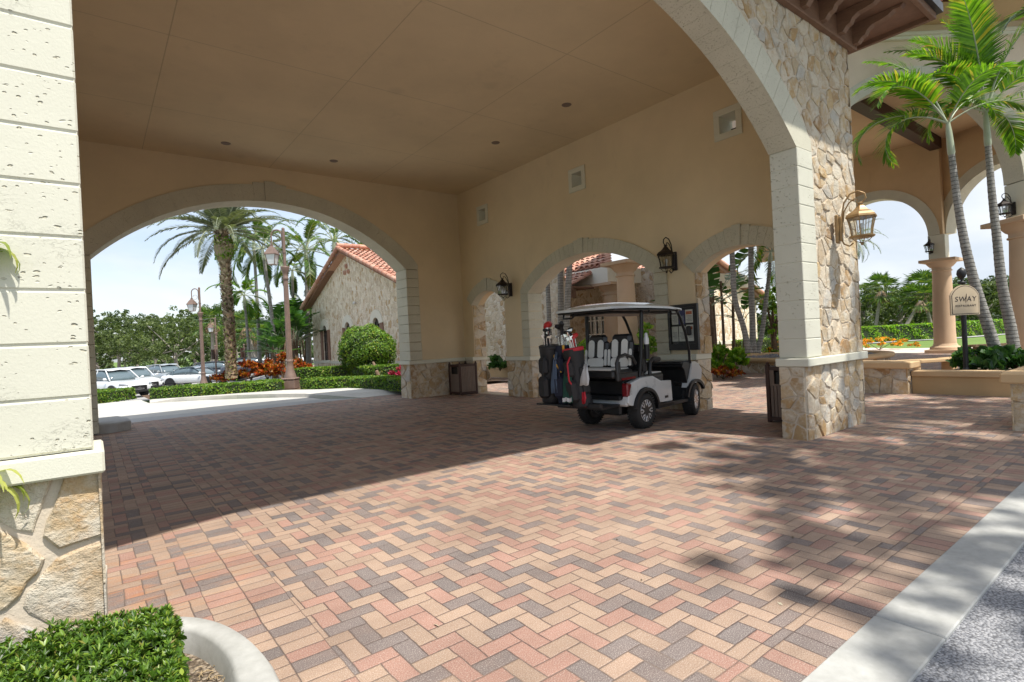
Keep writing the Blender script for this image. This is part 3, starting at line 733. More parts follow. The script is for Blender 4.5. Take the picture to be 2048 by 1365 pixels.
# eaves: boards, soffit, brackets and tiles over the front and round the right corner
b=MB(); b.box(7.0,9.42,YF-.10,YF-.01,5.66,5.98,bev=.01); b.box(9.33,9.42,YF-.01,YB,5.66,5.98)
b.box(6.0,10.0,YF-.86,YF-.06,6.0,6.04); b.box(9.43,10.0,YF-.06,YB,6.0,6.04)
b.build('soffit_boards',M['brownwood'],pc,True)
b=MB(); b.box(6.0,10.06,YF-.93,YF-.86,5.93,6.12,bev=.008); b.box(9.99,10.06,YF-.86,YB,5.93,6.12,bev=.008)
b.build('eave_fascia',M['brownwood'],pc,True)
b=MB(); b.box(6.0,10.12,YF-1.0,YF-.93,6.02,6.15); b.box(10.06,10.13,YF-.93,YB,6.02,6.15); b.build('gutter',M['blackmetal'],pc,True)
prof=[(0,5.70),(.07,5.70),(.12,5.76),(.17,5.78),(.20,5.84),(.27,5.88),(.36,5.89),(.46,5.91),(.54,5.96),(.62,5.95),(.66,5.995),(0,5.995)]
for x in (7.05,7.62,8.19,8.76,9.30):
    b=MB(); b.prism([(YF-.10-p,z) for p,z in prof],x-.055,x+.055,plane='yz'); b.build('eave_bracket',M['brownwood'],pc,True)
for y in (4.3,5.2,6.1):
    b=MB(); b.prism([(9.42+p,z) for p,z in prof],y-.055,y+.055,plane='xz'); b.build('eave_bracket',M['brownwood'],pc,True)
def barrel_roof(mb,o,ux,uy,width,length,tw=.26,tl=.40,seed=1):
    """o corner at the eave, ux along eave, uy up the slope"""
    rg=random.Random(seed); ux=Vector(ux).normalized(); uy=Vector(uy).normalized(); nz=ux.cross(uy); 
    if nz.z<0: nz=-nz
    o=Vector(o); n=int(width/tw); m=int(length/tl)
    for i in range(n):
        for j in range(m):
            jx=rg.uniform(-.012,.012); vs=[];K=5
            for (e,r,lift) in ((0,tw*.40,.035),(1,tw*.33,.0)):
                for k in range(K+1):
                    a=math.pi*k/K; p=o+ux*((i+.5)*tw+jx-r*math.cos(a))+uy*((j+e*1.12)*tl)+nz*(r*math.sin(a)*.9+lift); vs.append(tuple(p))
            mb.add(vs,[(k,k+1,K+2+k,K+1+k) for k in range(K)],smooth=True)
    a=o; mb.add([tuple(a-nz*.01),tuple(a+ux*width-nz*.01),tuple(a+ux*width+uy*length-nz*.01),tuple(a+uy*length-nz*.01)],[(0,1,2,3)])
b=MB(); barrel_roof(b,(6.0,YF-.98,6.16),(1,0,0),(0,1,.35),4.16,1.6,seed=2)
barrel_roof(b,(10.14,YF-.9,6.16),(0,1,0),(-1,0,.35),10.0,1.2,seed=3)
b.build('canopy_roof_tiles',M['tile'],pc,True)
b=MB(); b.box(-2.1,XW+.42,YI-.3,YB+.6,ZC+.26,ZC+.5); 
b.prism([(-1.2,6.45),(8.3,6.45),(3.55,7.05)],2.5,YB+.6,plane='xz')  # unseen low gable, added to shape the canopy's peaked shadow on the bricks
b.build('roof_deck_and_shadow_gable',M['brownwood'],pc,True)
# recessed ceiling lights
for (x,y) in ((2.46,12.9),(4.8,12.9),(7.5,9.97),(7.52,7.64),(2.4,9.9),(2.4,7.2)):
    if (x,y) in ((2.4,9.9),(2.4,7.2)): continue
    b=MB(); b.lathe([(.055,ZC-.004),(.085,ZC-.012),(.095,ZC-.006),(.097,ZC+.0)],20,cx=x,cy=y); b.lathe([(.0,ZC+.06),(.054,ZC+.06),(.055,ZC-.004)],20,cx=x,cy=y)
    o=b.build('ceiling_light',M['silverbrown'],pc,True); b=MB(); b.lathe([(.052,ZC-.006),(.0,ZC-.007)],20,cx=x,cy=y); b.build('light_lens',M['silverbrown'],o,False)
    o.children[0].location=-Vector(pc.location)
# ------------------------------------------------------------ columns
def column(name,label,x,y,h,group,parent=None,r=.40,mat='pinkcol',rz=0):
    t=thing(name,label,'column',(x,y,0),rz,group) if parent is None else None
    par=t or parent; o=(0,0) if t else (x-parent.location.x,y-parent.location.y)
    b=MB(); b.box(o[0]-.62,o[0]+.62,o[1]-.62,o[1]+.62,0,.16,bev=.015); b.lathe([(r+.16,.16),(r+.17,.24),(r+.12,.30),(r+.06,.31),(r+.05,.36),(r+.015,.42)],28,cx=o[0],cy=o[1]); b.build('column_base',M[mat],par)
    b=MB(); b.lathe([(r+.015,.42),(r,.9),(r,1.6),(r*.93,h*.62),(r*.86,h-.55)],28,cx=o[0],cy=o[1]); b.build('shaft',M[mat],par)
    b=MB(); b.lathe([(r*.86,h-.55),(r*.86+.04,h-.54),(r*.86+.05,h-.50),(r*.86+.01,h-.48),(r*.86+.01,h-.38),(r+.02,h-.34),(r+.12,h-.22),(r+.18,h-.13)],28,cx=o[0],cy=o[1]); b.box(o[0]-r-.27,o[0]+r+.27,o[1]-r-.27,o[1]+r+.27,h-.13,h,bev=.01); b.build('capital',M[mat],par)
    return t
# ------------------------------------------------------------ cottage on the left
ct=thing('stone_cottage','rubble stone cottage with steep red tile gable and three shuttered arched windows','building',(12.3,31,0))
YA,YZ,ap=23.6,37.8,31.0
wins=[35.25,31.25,27.2]
b=MB(); b.prism([(YA,-.2),(YZ,-.2),(YZ,4.55),(ap,7.2),(YA,4.62)],12.12,22,plane='yz')
body=b
# front skin with openings
b2=MB(); archwall(b2,'x',12.0,12.118,YA,YZ,-.2,3.6,[(c-.42,c+.42,2.75,.36) for c in wins]); 
b2.prism([(YA,3.6),(YZ,3.6),(YZ,4.55),(ap,7.2),(YA,4.62)],12.0,12.118,plane='yz')
for c in wins: b2.box(12.0,12.118,c-.42,c+.42,-.2,.80)
b2.build('gable_wall',M['flagsmall'],ct,True); body.build('cottage_walls',M['flagsmall'],ct,True)
b=MB(); 
for (a,c) in ((YA-.03,wins[2]-.75),(wins[2]+.75,wins[1]-.75),(wins[1]+.75,wins[0]-.75),(wins[0]+.75,YZ+.03)): b.box(11.95,11.998,a,c,.64,.80)
b.build_by(lambda c:(c[1]>28,c[1]>32,c[1]>36.2),'belt_course',M['smoothcast'],ct)
for c in wins:
    b=MB(); ring(b,'x',11.93,12.05,c-.42,c+.42,2.75,.36,.42,2,gap=.012); w0=b.build('window_arch',M['fascia'],ct,True)
    b=MB(); b.box(11.92,12.04,c-.78,c+.78,.66,.86,bev=.01); b.build('sill',M['smoothcast'],ct,True)
    b=MB(); b.box(12.09,12.11,c-.45,c+.45,.8,3.15); b.build('window_pane',M['glass'],ct,True)
    b=MB(); 
    for y in (c-.42,c-.02,c+.38): b.box(12.05,12.085,y,y+.04,.82,3.1)
    for z in (1.4,2.0,2.6): b.box(12.055,12.08,c-.42,c+.42,z,z+.03)
    b.build('window_bars',M['binframe'],ct,True)
    for sg in (-1,1):
        b=MB(); pr=[(c+sg*.46,.88),(c+sg*.86,.88),(c+sg*.86,2.72),(c+sg*.62,3.06),(c+sg*.46,3.12)]
        b.prism(pr,11.945,11.99,plane='yz')
        for z in (1.2,2.0,2.7): b.box(11.925,11.944,min(c+sg*.48,c+sg*.84),max(c+sg*.48,c+sg*.84),z,z+.09)
        b.build('shutter',M['shut'],ct,True)
for (y,z) in ((31.0,6.35),(30.72,6.0),(31.28,6.0)):
    b=MB(); b.tube([(11.9,y,z),(12.01,y,z)],.13,14); b.tube([(11.89,y,z),(11.9,y,z)],[.09,.09],14); b.build('clay_vent',M['tile'],ct,True)
b=MB(); s1=(7.2-4.62)/(ap-YA); L=math.hypot(ap-YA+.5,(ap-YA+.5)*s1)
barrel_roof(b,(11.55,YA-.5,4.62-.5*s1+.12),(1,0,0),(0,1,s1),9,L,tw=.30,tl=.46,seed=5)
barrel_roof(b,(11.55,YZ+.5,4.55-.5*s1+.12),(1,0,0),(0,-1,s1),9,L,tw=.30,tl=.46,seed=6)
# rake tiles along the gable and ridge
for sg in (-1,1):
    yy=YA-.5 if sg<0 else YZ+.5
    n=17
    for i in range(n):
        f0=i/n; f1=(i+1.15)/n; p0=Vector((11.5,yy+(ap-yy)*f0,4.5-.5*s1+.14+(7.42-4.48)*f0)); p1=Vector((11.5,yy+(ap-yy)*f1,4.5-.5*s1+.14+(7.42-4.48)*f1))
        b.tube([p0,p1],[.14,.11],8,cap=True)
for i in range(20): b.tube([(11.45+i*.45,ap,7.55),(11.95+i*.45,ap,7.55)],[.14,.12],8)
b.build('roof_tiles',M['tile'],ct,True)
b=MB()
for sg in (-1,1):
    yy=YA-.45 if sg<0 else YZ+.45
    z0=4.58-.5*s1
    b.prism([(yy,z0-.14),(yy,z0+.02),(ap,7.30),(ap,7.12)],11.6,11.98,plane='yz')
b.build('rake_board',M['shut'],ct,True)
b=MB(); b.sphere((11.9,29.9,4.1),.09); b.tube([(12,29.9,4.1),(11.8,29.9,4.05)],.04,8); b.build('security_camera',M['white'],ct,True)

# ------------------------------------------------------------ courtyard building seen through the middle arch
cb=thing('courtyard_building','clubhouse wing with tile roof, cream fascia and stone wall seen through the middle arch','building',(22,20,0))
b=MB(); archwall(b,'x',20.5,20.8,14.5,32,0,4.6,[(18.7,20.15,2.95,0),(22.9,24.1,2.75,.55)]); b.box(20.5,20.8,22.9,24.1,0,.9); b.box(20.8,21.6,14.5,14.8,0,4.6); b.build('stone_wall',M['flag'],cb,True)
b=MB(); b.box(18.2,18.6,16.45,26,3.9,4.6,bev=.01); b.box(18.602,30,16.45,16.85,3.902,4.598,bev=.01); b.box(18.6,30,16.85,26,3.97,4.02); b.build('cream_entablature',M['fascia'],cb,True)
b=MB()
def hip_roof(mb,x0,z0,ya,yb,length,slope,hip,tw=.34,tl=.42,seed=1):
    rg=random.Random(seed); ux=Vector((0,1,0)); uy=Vector((1,0,slope)).normalized(); nz=uy.cross(ux); nz=nz if nz.z>0 else -nz
    for i in range(int((yb-ya)/tw)):
        for j in range(int(length/tl)):
            if hip and (i*tw)<hip*(j*tl): continue
            K=5; vs=[]
            for (e,r,l) in ((0,tw*.40,.04),(1,tw*.33,0)):
                for k in range(K+1):
                    a=math.pi*k/K; p=Vector((x0,ya,z0))+ux*((i+.5)*tw-r*math.cos(a))+uy*((j+e*1.12)*tl)+nz*(r*math.sin(a)+l); vs.append(tuple(p))
            mb.add(vs,[(k,k+1,K+2+k,K+1+k) for k in range(K)],smooth=True)
    mb.add([(x0,ya,z0),(x0,yb,z0),(x0+length*uy.x,yb,z0+length*uy.z),(x0+length*uy.x,ya+(hip or 0)*length,z0+length*uy.z)],[(0,1,2,3)])
hip_roof(b,16.95,3.86,17.35,27,2.2,.42,0,seed=3); hip_roof(b,18.25,4.66,16.5,28,7,.50,.75,seed=4); b.build('roof_tiles',M['tile'],cb,True)
b=MB(); b.box(16.9,18.2,17.3,27,3.70,3.78,bev=.01); b.box(16.85,16.93,17.3,27,3.62,3.80); b.box(17.05,17.25,17.5,17.7,3.3,3.7); b.build('eave_boards',M['brownwood'],cb,True)
column('x','',18.78,16.86,3.9,None,parent=cb,r=.36); column('x','',24.5,16.9,3.9,None,parent=cb,r=.36)
b=MB()
for y in (18.74,19.44): b.box(20.44,20.50,y,y+.06,0,2.94)
for y in (18.70,20.09): b.box(20.42,20.5,y,y+.07,0,2.95)
for z in (.25,.9,1.6,2.3,2.86): b.box(20.445,20.49,18.76,20.1,z,z+.05)
b.box(20.445,20.49,19.05,19.09,.3,2.9); b.box(20.445,20.49,19.78,19.82,.3,2.9)
dr=b.build('double_door',M['white'],cb,True)
b=MB(); b.box(20.52,20.55,18.7,20.15,0,2.95); b.build('door_glass',M['glass'],cb,True)
b=MB(); b.box(20.56,20.6,22.8,24.2,.8,3.4); b.build('window_pane',M['glass'],cb,True)
b=MB(); ring(b,'x',20.40,20.6,22.9,24.1,2.75,.55,.32,9); b.build('window_surround',M['smoothcast'],cb,True)
b=MB(); b.box(20.46,20.5,21.0,21.35,1.75,1.95); b.build('wall_plaque',M['gold'],cb,True)
b=MB(); b.box(22.5,27,21.5,21.9,0,3.95); b.build('far_stone_wall',M['flagsmall'],cb,True)
column('stone_column','tall round tan column with broad capital standing in the middle arch behind the cart roof',15.55,13.2,4.18,'tan columns of the rotunda',r=.36)
# ------------------------------------------------------------ gabled building beyond the right-hand arch
gb=thing('gabled_stone_building','pale rubble stone gable end with tile roof beyond the right side arch','building',(33,23,0))
b=MB(); b.prism([(24,-.2),(38.7,-.2),(38.7,3.75),(31.5,6.5),(24,3.75)],20.7,30,plane='xz'); b.build('rubble_walls',M['flagsmall'],gb,True)
b=MB(); b.box(23.9,38.8,20.62,20.69,.55,.75); b.build('belt_course',M['smoothcast'],gb,True)
b=MB(); ls=math.hypot(8.0,8.0*.385); barrel_roof(b,(39.5,20.2,3.62),(0,1,0),(-1,0,.385),10,ls,tw=.32,tl=.48,seed=8); barrel_roof(b,(23.3,20.2,3.55),(0,1,0),(1,0,.385),10,ls,tw=.32,tl=.48,seed=9)
for i in range(18):
    f=i/18;g=(i+1.15)/18; b.tube([(39.5-8*f,20.15,3.75+3.1*f),(39.5-8*g,20.15,3.75+3.1*g)],[.16,.13],8)
b.build('roof_tiles',M['tile'],gb,True)
b=MB(); b.prism([(39.3,3.35),(39.3,3.6),(31.5,6.6),(31.5,6.4)],20.25,20.68,plane='xz'); b.build('rake_board',M['brownwood'],gb,True)
# ------------------------------------------------------------ stone walls behind the leftmost small arch
sw=thing('garden_wall','rubble stone wall with pale coping behind the leftmost small arch','wall',(14.4,21,0))
b=MB(); b.box(14.4,14.8,15.6,24,.62,4.6); b.box(12.2,14.4,22.6,23.0,0,4.6); b.build('wall_face',M['flag'],sw,True)
b=MB(); b.box(14.34,14.8,15.6,22.6,.50,.62); b.build('coping',M['smoothcast'],sw,True)
b=MB(); b.box(14.38,14.8,15.6,22.6,0,.5); b.build('plinth',M['flag'],sw,True)
pb=thing('stucco_planter','ochre stucco planter box with capping under the leftmost small arch','planter',(14,20,0))
b=MB(); b.box(13.55,13.75,17.4,20.2,0,.36); b.box(13.75,14.33,20.0,20.2,0,.36); b.build('planter_wall',M['ochre'],pb,True)
b=MB(); b.box(13.5,13.8,17.35,20.25,.36,.44,bev=.01); b.build('planter_cap',M['capstone'],pb,True)
b=MB(); b.box(13.76,14.33,17.4,19.98,.1,.34); b.build('planter_soil',M['soil'],pb,True)

# ------------------------------------------------------------ open rotunda at the right
rt=thing('rotunda','open rotunda of tall stucco arches with dark ceiling beam and cornice','building',(0,0,0),-YAW)
rtb=MB()
Dn=15.0
def build_rt(b,name,mat): return b.build(name,mat,rt)
b=MB(); archwall(b,'y',Dn+.02,Dn+.58,6.5,22,5.22,10.6,[(11.4-3.27,11.4+3.27,5.22,3.26)]); build_rt(b,'front_wall',M['cream'])
b=MB(); ring(b,'y',Dn-.03,Dn+.60,11.4-2.87,11.4+2.87,5.23,2.86,.40,25); build_rt(b,'front_arch_trim',M['blockr'])
b=MB()
for x0,x1 in ((14.27,15.05),(7.75,8.53),(20.2,21.0)): b.box(x0,x1,Dn-.03,Dn+.60,4.20,5.21,bev=.01)
b.build_by(lambda c:(c[0]>10,c[0]>18),'impost_block',M['smoothcast'],rt,world=False)
b=MB()
for z0,z1,p in ((9.22,9.30,.07),(9.30,9.38,.12),(9.38,9.43,.05)): b.box(6.5,22,Dn-p,Dn+.02,z0,z1)
build_rt(b,'cornice_moulding',M['smoothcast'])
b=MB(); b.box(6.5,22,Dn-.9,Dn+.02,10.08,10.14); b.box(6.5,22,Dn-.06,Dn+.018,9.86,10.08); 
for x in [7+1.15*i for i in range(12)]: b.prism([(Dn-.06-p,z+4.12) for p,z in [(q[0],q[1]-.03) for q in prof]],x-.07,x+.07,plane='yz')
build_rt(b,'rotunda_eave',M['brownwood'])
b=MB(); b.box(6.5,22,Dn-1.0,Dn-.9,10.05,10.25); build_rt(b,'rotunda_gutter',M['brownwood'])
def W2L(p):  # world to rotunda local
    return Matrix.Rotation(YAW,4,'Z')@Vector(p)
class WB(MB):
    def fin(s,name,mat):
        s.v=[tuple(W2L(p)) for p in s.v]; return s.build(name,mat,rt)
XA=30.3
b=WB(); archwall(b,'x',XA,XA+.5,7.55,16,5.3,9.9,[(7.55,12.6,5.3,2.52)]); b.box(XA,XA+.5,7.42,7.55,5.3,9.9); b.fin('far_wall',M['rwall'])
b=WB(); ring(b,'x',XA-.05,XA+.55,7.95,12.2,5.32,2.12,.42,19); b.fin('far_arch_trim',M['blockr'])
ang=R(25); B0=Vector((30.72,7.46,0)); Bd=Vector((-math.sin(ang),-math.cos(ang),0)); Bn=Vector((math.cos(ang),-math.sin(ang),0))
Mb=Matrix(((Bd.x,Bn.x,0,B0.x),(Bd.y,Bn.y,0,B0.y),(0,0,1,0),(0,0,0,1)))
def MBL(fn,name,mat):
    t=MB(); fn(t); b=WB(); b.add(t.v,t.f,Mb); b.fin(name,mat)
MBL(lambda t:archwall(t,'y',0,.5,-.3,11,5.3,9.9,[(-.22,5.2,5.35,2.7)]),'angled_wall',M['rwall'])
MBL(lambda t:ring(t,'y',-.05,.55,.1,4.88,5.37,2.38,.42,19),'angled_arch_trim',M['blockr'])
b=WB(); b.box(XA-.05,XA+.55,7.35,7.97,4.22,5.31); b.fin('impost_block',M['smoothcast'])
b=WB(); b.add([(p.x,p.y,9.62) for p in (Vector(W) for W in ((XA+.6,16,0),(XA+.6,7.2,0),(29.9,5,0),(26,-3,0),(18.2,3.6,0),(12.2,8.3,0),(14,16,0)))],[tuple(range(7))]); b.fin('rotunda_ceiling',M['rwall'])
b=WB(); b.box(16.5,XA-.01,7.30,7.75,9.12,9.60,bev=.01); b.fin('ceiling_beam',M['darkbeam'])
b=MB(); b.box(8.5,22,Dn+.03,Dn+11,9.95,10.3); build_rt(b,'rotunda_roof',M['brownwood'])
column('stone_column','full round tan column standing between the two open arches beside the lawn',30.36,7.55,4.2,'tan columns of the rotunda')
p=rgt*14.50+fwd*(Dn+.28); column('stone_column','nearest tan column at the right edge behind the leaning palms',p.x,p.y,4.2,'tan columns of the rotunda',rz=-YAW)
p=rgt*8.14+fwd*(Dn+.28); column('stone_column','tan column hidden behind the stone-faced pillar',p.x,p.y,4.2,'tan columns of the rotunda',rz=-YAW)
column('stone_column','tan column at the far side of the rotunda',30.55,12.45,4.2,'tan columns of the rotunda')

# ------------------------------------------------------------ low walls at the right
lw=thing('stone_bench_wall','low field stone wall with thick ochre coping right of the stone pillar','wall',(13.3,5,0))
b=MB(); b.box(13.24,13.62,3.96,5.5,0,.53); b.build('wall_core',M['mortar'],lw,True)
b=MB(); stones(b,3.94,5.5,0,.53,.26,lambda u,v,h:(13.24-h,u,v),seed=80,depth=(.015,.04)); stones(b,13.22,13.64,0,.53,.24,lambda u,v,h:(u,3.96-h,v),seed=81); b.build('stone_facing',M['rock'],lw,True)
b=MB(); b.box(13.12,13.74,3.84,5.6,.53,.67,bev=.02); b.build('coping',M['capstone'],lw,True)
lw=thing('low_stucco_wall','low ochre stucco wall in front of the sign and leafy bed','wall',(13.7,2.6,0))
b=MB(); b.box(13.45,13.75,.9,3.93,0,.36); b.build('wall_body',M['ochre'],lw,True)
b=MB(); b.box(13.39,13.81,2.52,3.93,.36,.47,bev=.012); b.box(13.39,13.81,.9,2.51,.36,.47,bev=.012); b.build('wall_cap',M['capstone'],lw,True)
lw=thing('stone_pier','squat field stone pier with ochre coping at the right edge','pier',(9.9,1.2,0))
b=MB(); b.box(9.53,11.0,1.15,1.68,0,.62); b.build('pier_core',M['mortar'],lw,True)
b=MB(); stones(b,1.13,1.70,0,.62,.30,lambda u,v,h:(9.53-h,u,v),seed=85,depth=(.015,.04)); stones(b,9.5,11,0,.62,.30,lambda u,v,h:(u,1.15-h,v),seed=86); stones(b,9.5,11,0,.62,.30,lambda u,v,h:(u,1.68+h,v),seed=87); b.build('stone_facing',M['rock'],lw,True)
b=MB(); b.box(9.42,11.1,1.04,1.79,.62,.76,bev=.02); b.build('coping',M['capstone'],lw,True)
b=MB(); b.box(13.76,22,.9,3.0,0,.30); b.box(13.76,17.5,3.0,3.9,0,.3); tag(b.build('plant_bed_soil',M['soil']),kind='structure')
# round planter with dark lava rock
rp_=thing('round_basin','round stone basin with ochre rim filled with dark lava rock','planter',(20.4,9.2,0))
b=MB(); b.lathe([(2.55,0),(2.55,.38)],56); b.build('basin_wall',M['flag'],rp_)
b=MB(); b.lathe([(2.25,.36),(2.25,.44),(2.30,.50),(2.66,.50),(2.70,.46),(2.70,.40),(2.66,.36),(2.25,.36)],56); b.build('basin_rim',M['capstone'],rp_)
b=MB(); rg=random.Random(3)
for i in range(900):
    a=rg.uniform(0,6.283); q=2.2*math.sqrt(rg.random()); b.sphere((q*math.cos(a),q*math.sin(a),.38+rg.uniform(0,.05)),rg.uniform(.05,.10),5,3,sc=(1,.8,.6))
tag(b.build('lava_rock',M['asph'],rp_,fix=False),kind='stuff')
def bench(label,x,y,rz):
    t=thing('stone_bench',label,'bench',(x,y,0),rz,'backless stone benches')
    b=MB(); b.box(-.85,.85,-.22,.22,.38,.47,bev=.015); b.build('seat',M['capstone'],t)
    for s in (-.55,.55): b=MB(); b.box(s-.09,s+.09,-.17,.17,0,.38,bev=.02); b.build('leg',M['capstone'],t)
bench('backless stone bench behind the round basin, under the palms',23.2,13.2,R(-30))
q=at(1862,722,14.6); bench('backless stone bench left of the sign post, behind the low stucco wall',q.x,q.y,-YAW+R(8))
q=at(1985,690,21); bench('far backless stone bench seen between the two leaning palm trunks',q.x,q.y,-YAW)

# ------------------------------------------------------------ sign
def text_mesh(name,txt,size,mat,parent,loc,rot,ext=.004,sx=1,shear=0):
    cu=bpy.data.curves.new(name,'FONT'); cu.body=txt; cu.size=size; cu.extrude=ext; cu.align_x='CENTER'; cu.align_y='CENTER'; cu.shear=shear; cu.space_character=1.15
    o=bpy.data.objects.new(name+'_tmp',cu); COL.objects.link(o)
    dg=bpy.context.evaluated_depsgraph_get(); me=bpy.data.meshes.new_from_object(o.evaluated_get(dg)); me.name=name
    bpy.data.objects.remove(o); me.materials.clear(); me.materials.append(mat)
    n=bpy.data.objects.new(name,me); COL.objects.link(n); n.parent=parent; n.location=loc; n.rotation_euler=rot; n.scale=(sx,1,1); return n
M['signtan']=simple('sign_tan',(.50,.40,.27),.5,var=.02); M['signdark']=simple('sign_lettering',(.03,.02,.018),.5)
q=at(1930,690,12.0); sg=thing('restaurant_sign','tan arched SWAY RESTAURANT sign board on a black post with finial','sign',(q.x,q.y,0),-YAW+R(6))
b=MB(); b.tube([(0,0,.2),(0,0,1.62)],.045,4); b.tube([(0,.0,.3),(0,0,1.6)],.05,12); b.lathe([(.07,.3),(.075,.36),(.05,.42)],12); b.build('post',M['black'],sg)
b=MB(); z=2.55; b.lathe([(.03,z-.18),(.075,z-.16),(.075,z-.13),(.03,z-.10),(.028,z-.06),(.07,z-.02),(.095,z+.05),(.08,z+.13),(.04,z+.17),(0,z+.20)],12,M=Matrix.Translation((0,0,-.12))); b.build('finial',M['black'],sg)
zb,zt=1.60,2.18
def arch_outline(hw,z0,z1,rise,n=14):
    o=[(-hw,z0),(hw,z0)]; Rr=(hw*hw+rise*rise)/(2*rise); th=math.asin(hw/Rr)
    for i in range(n+1):
        t=th-2*th*i/n; o.append((Rr*math.sin(t),z1-Rr+Rr*math.cos(t)))
    return o
b=MB(); b.prism(arch_outline(.345,1.575,2.235,.22),-.055,-.02,plane='xz'); b.build('sign_edge',M['signtan'],sg)
b=MB(); b.prism(arch_outline(.325,1.595,2.215,.205),-.058,-.054,plane='xz'); b.build('sign_border_line',M['signdark'],sg)
b=MB(); b.prism(arch_outline(.312,1.608,2.202,.197),-.062,-.057,plane='xz'); b.build('sign_board',M['signtan'],sg)
text_mesh('lettering_sway','SWAY',.155,M['signdark'],sg,(0,-.064,1.92),(R(90),0,0),.002,1.12,.12)
text_mesh('lettering_restaurant','RESTAURANT',.062,M['signdark'],sg,(0,-.064,1.775),(R(90),0,0),.002,1.18)
b=MB(); b.tube([(.03,-.066,2.04),(.018,-.066,1.95),(-.0,-.066,1.84)],[.003,.009,.002],6); b.build('lettering_flourish',M['signdark'],sg)

# ------------------------------------------------------------ street lamps
def street_lamp(label,x,y,z,rz,h=1.0):
    t=thing('street_lamp',label,'street lamp',(x,y,z),rz,'brown street lamps')
    b=MB(); b.box(-.24,.24,-.24,.24,0,.34,bev=.02); b.box(-.26,.26,-.26,.26,.34,.42,bev=.03); b.lathe([(.22,.42),(.20,.52),(.155,.66),(.125,.85),(.12,1.0),(.13,1.02),(.13,1.07),(.11,1.1)],16); b.build('pedestal',M['lampbrown'],t)
    b=MB(); n=24; prof_=[(.108,1.1),(.085,4.1)]
    vs=[];fs=[]
    for (r,zz) in prof_:
        for k in range(n): a=2*math.pi*k/n; rr=r*(1 if k%2 else .88); vs.append((rr*math.cos(a),rr*math.sin(a),zz))
    for k in range(n): fs.append((k,(k+1)%n,n+(k+1)%n,n+k))
    b.add(vs,fs); b.lathe([(.09,4.1),(.12,4.14),(.09,4.2),(.085,4.32),(.10,4.36),(.16,4.56),(.16,4.60),(.08,4.62)],16); b.build('shaft',M['lampbrown'],t)
    b=MB(); b.tube([(0,0,4.6),(0,0,6.0)],.055,10); b.sphere((0,0,6.02),.06); b.lathe([(.06,5.1),(.075,5.12),(.06,5.16)],12); b.build('upper_pole',M['lampbrown'],t)
    b=MB(); pts=[(-.06,0,5.35),(-.06,0,5.75)]+[(-.26+.20*math.cos(R(a)),0,5.8+.20*math.sin(R(a))) for a in range(0,181,20)]+[(-.46,0,5.6),(-.46,0,5.45)]; b.tube(pts,.028,8)
    b.tube([(-.26+.13*math.cos(R(a)),0,5.50+.13*math.sin(R(a))) for a in range(-140,190,20)],.009,6); b.tube([(-.06,0,5.2),(-.14,0,5.12),(-.22,0,5.2),(-.2,0,5.27)],.009,6); b.build('scroll_arm',M['lampbrown'],t)
    c=-.46
    b=MB(); vs=[]; Z=[(.05,5.46),(.05,5.40),(.13,5.29),(.235,5.10),(.235,5.07)]
    for r,zz in Z:
        for k in range(4): a=math.pi/4+k*math.pi/2; vs.append((c+r*1.3*math.cos(a),r*1.3*math.sin(a),zz))
    b.add(vs,[(i*4+k,i*4+(k+1)%4,i*4+4+(k+1)%4,i*4+4+k) for i in range(4) for k in range(4)]+[(0,1,2,3),(16,19,18,17)]); b.build('lantern_roof',M['lampbrown'],t)
    b=MB(); vs=[]
    for r,zz in ((.20,5.07),(.13,4.70)):
        for k in range(4): a=math.pi/4+k*math.pi/2; vs.append((c+r*1.3*math.cos(a),r*1.3*math.sin(a),zz))
    b.add(vs,[(k,(k+1)%4,4+(k+1)%4,4+k) for k in range(4)]+[(4,5,6,7)]); b.build('lantern_glass',M['frost'],t)
    b=MB()
    for k in range(4): b.tube([Vector(vs[k]),Vector(vs[4+k])],.014,6); b.tube([Vector(vs[4+k]),Vector(vs[4+(k+1)%4])],.014,6)
    b.build('lantern_frame',M['lampbrown'],t)
    return t
q=gnd(582,778,.12); l1=street_lamp('brown street lamp with white glass lantern nearest the canopy, beside the hedge',q.x,q.y,.12,-YAW)
q=at(405,716,31.9); l2=copy_tree(l1); l2.location=(q.x,q.y,low(q.x,q.y)+.1); l2['label']='brown street lamp farther away, left of the thick date palm trunk'
q=at(434,712,52); l3=copy_tree(l1); l3.location=(q.x,q.y,-.9); l3['label']='most distant street lamp, small between the date palm and parked cars'
for (x,D,lb) in ((431,36,'brown sign post seen edge-on, left of the date palm trunk'),(489,36,'brown sign post seen edge-on, right of the date palm trunk')):
    q=at(x,712,D); t=thing('sign_post',lb,'sign post',(q.x,q.y,-.62),-YAW,'parking sign posts'); b=MB(); b.tube([(0,0,0),(0,0,2.7)],.055,8); b.sphere((0,0,2.75),.07); b.build('post',M['lampbrown'],t)
    b=MB(); b.box(-.09,-.03,-.35,.35,1.9,2.55,bev=.01); b.build('sign_plate',M['binframe'],t)

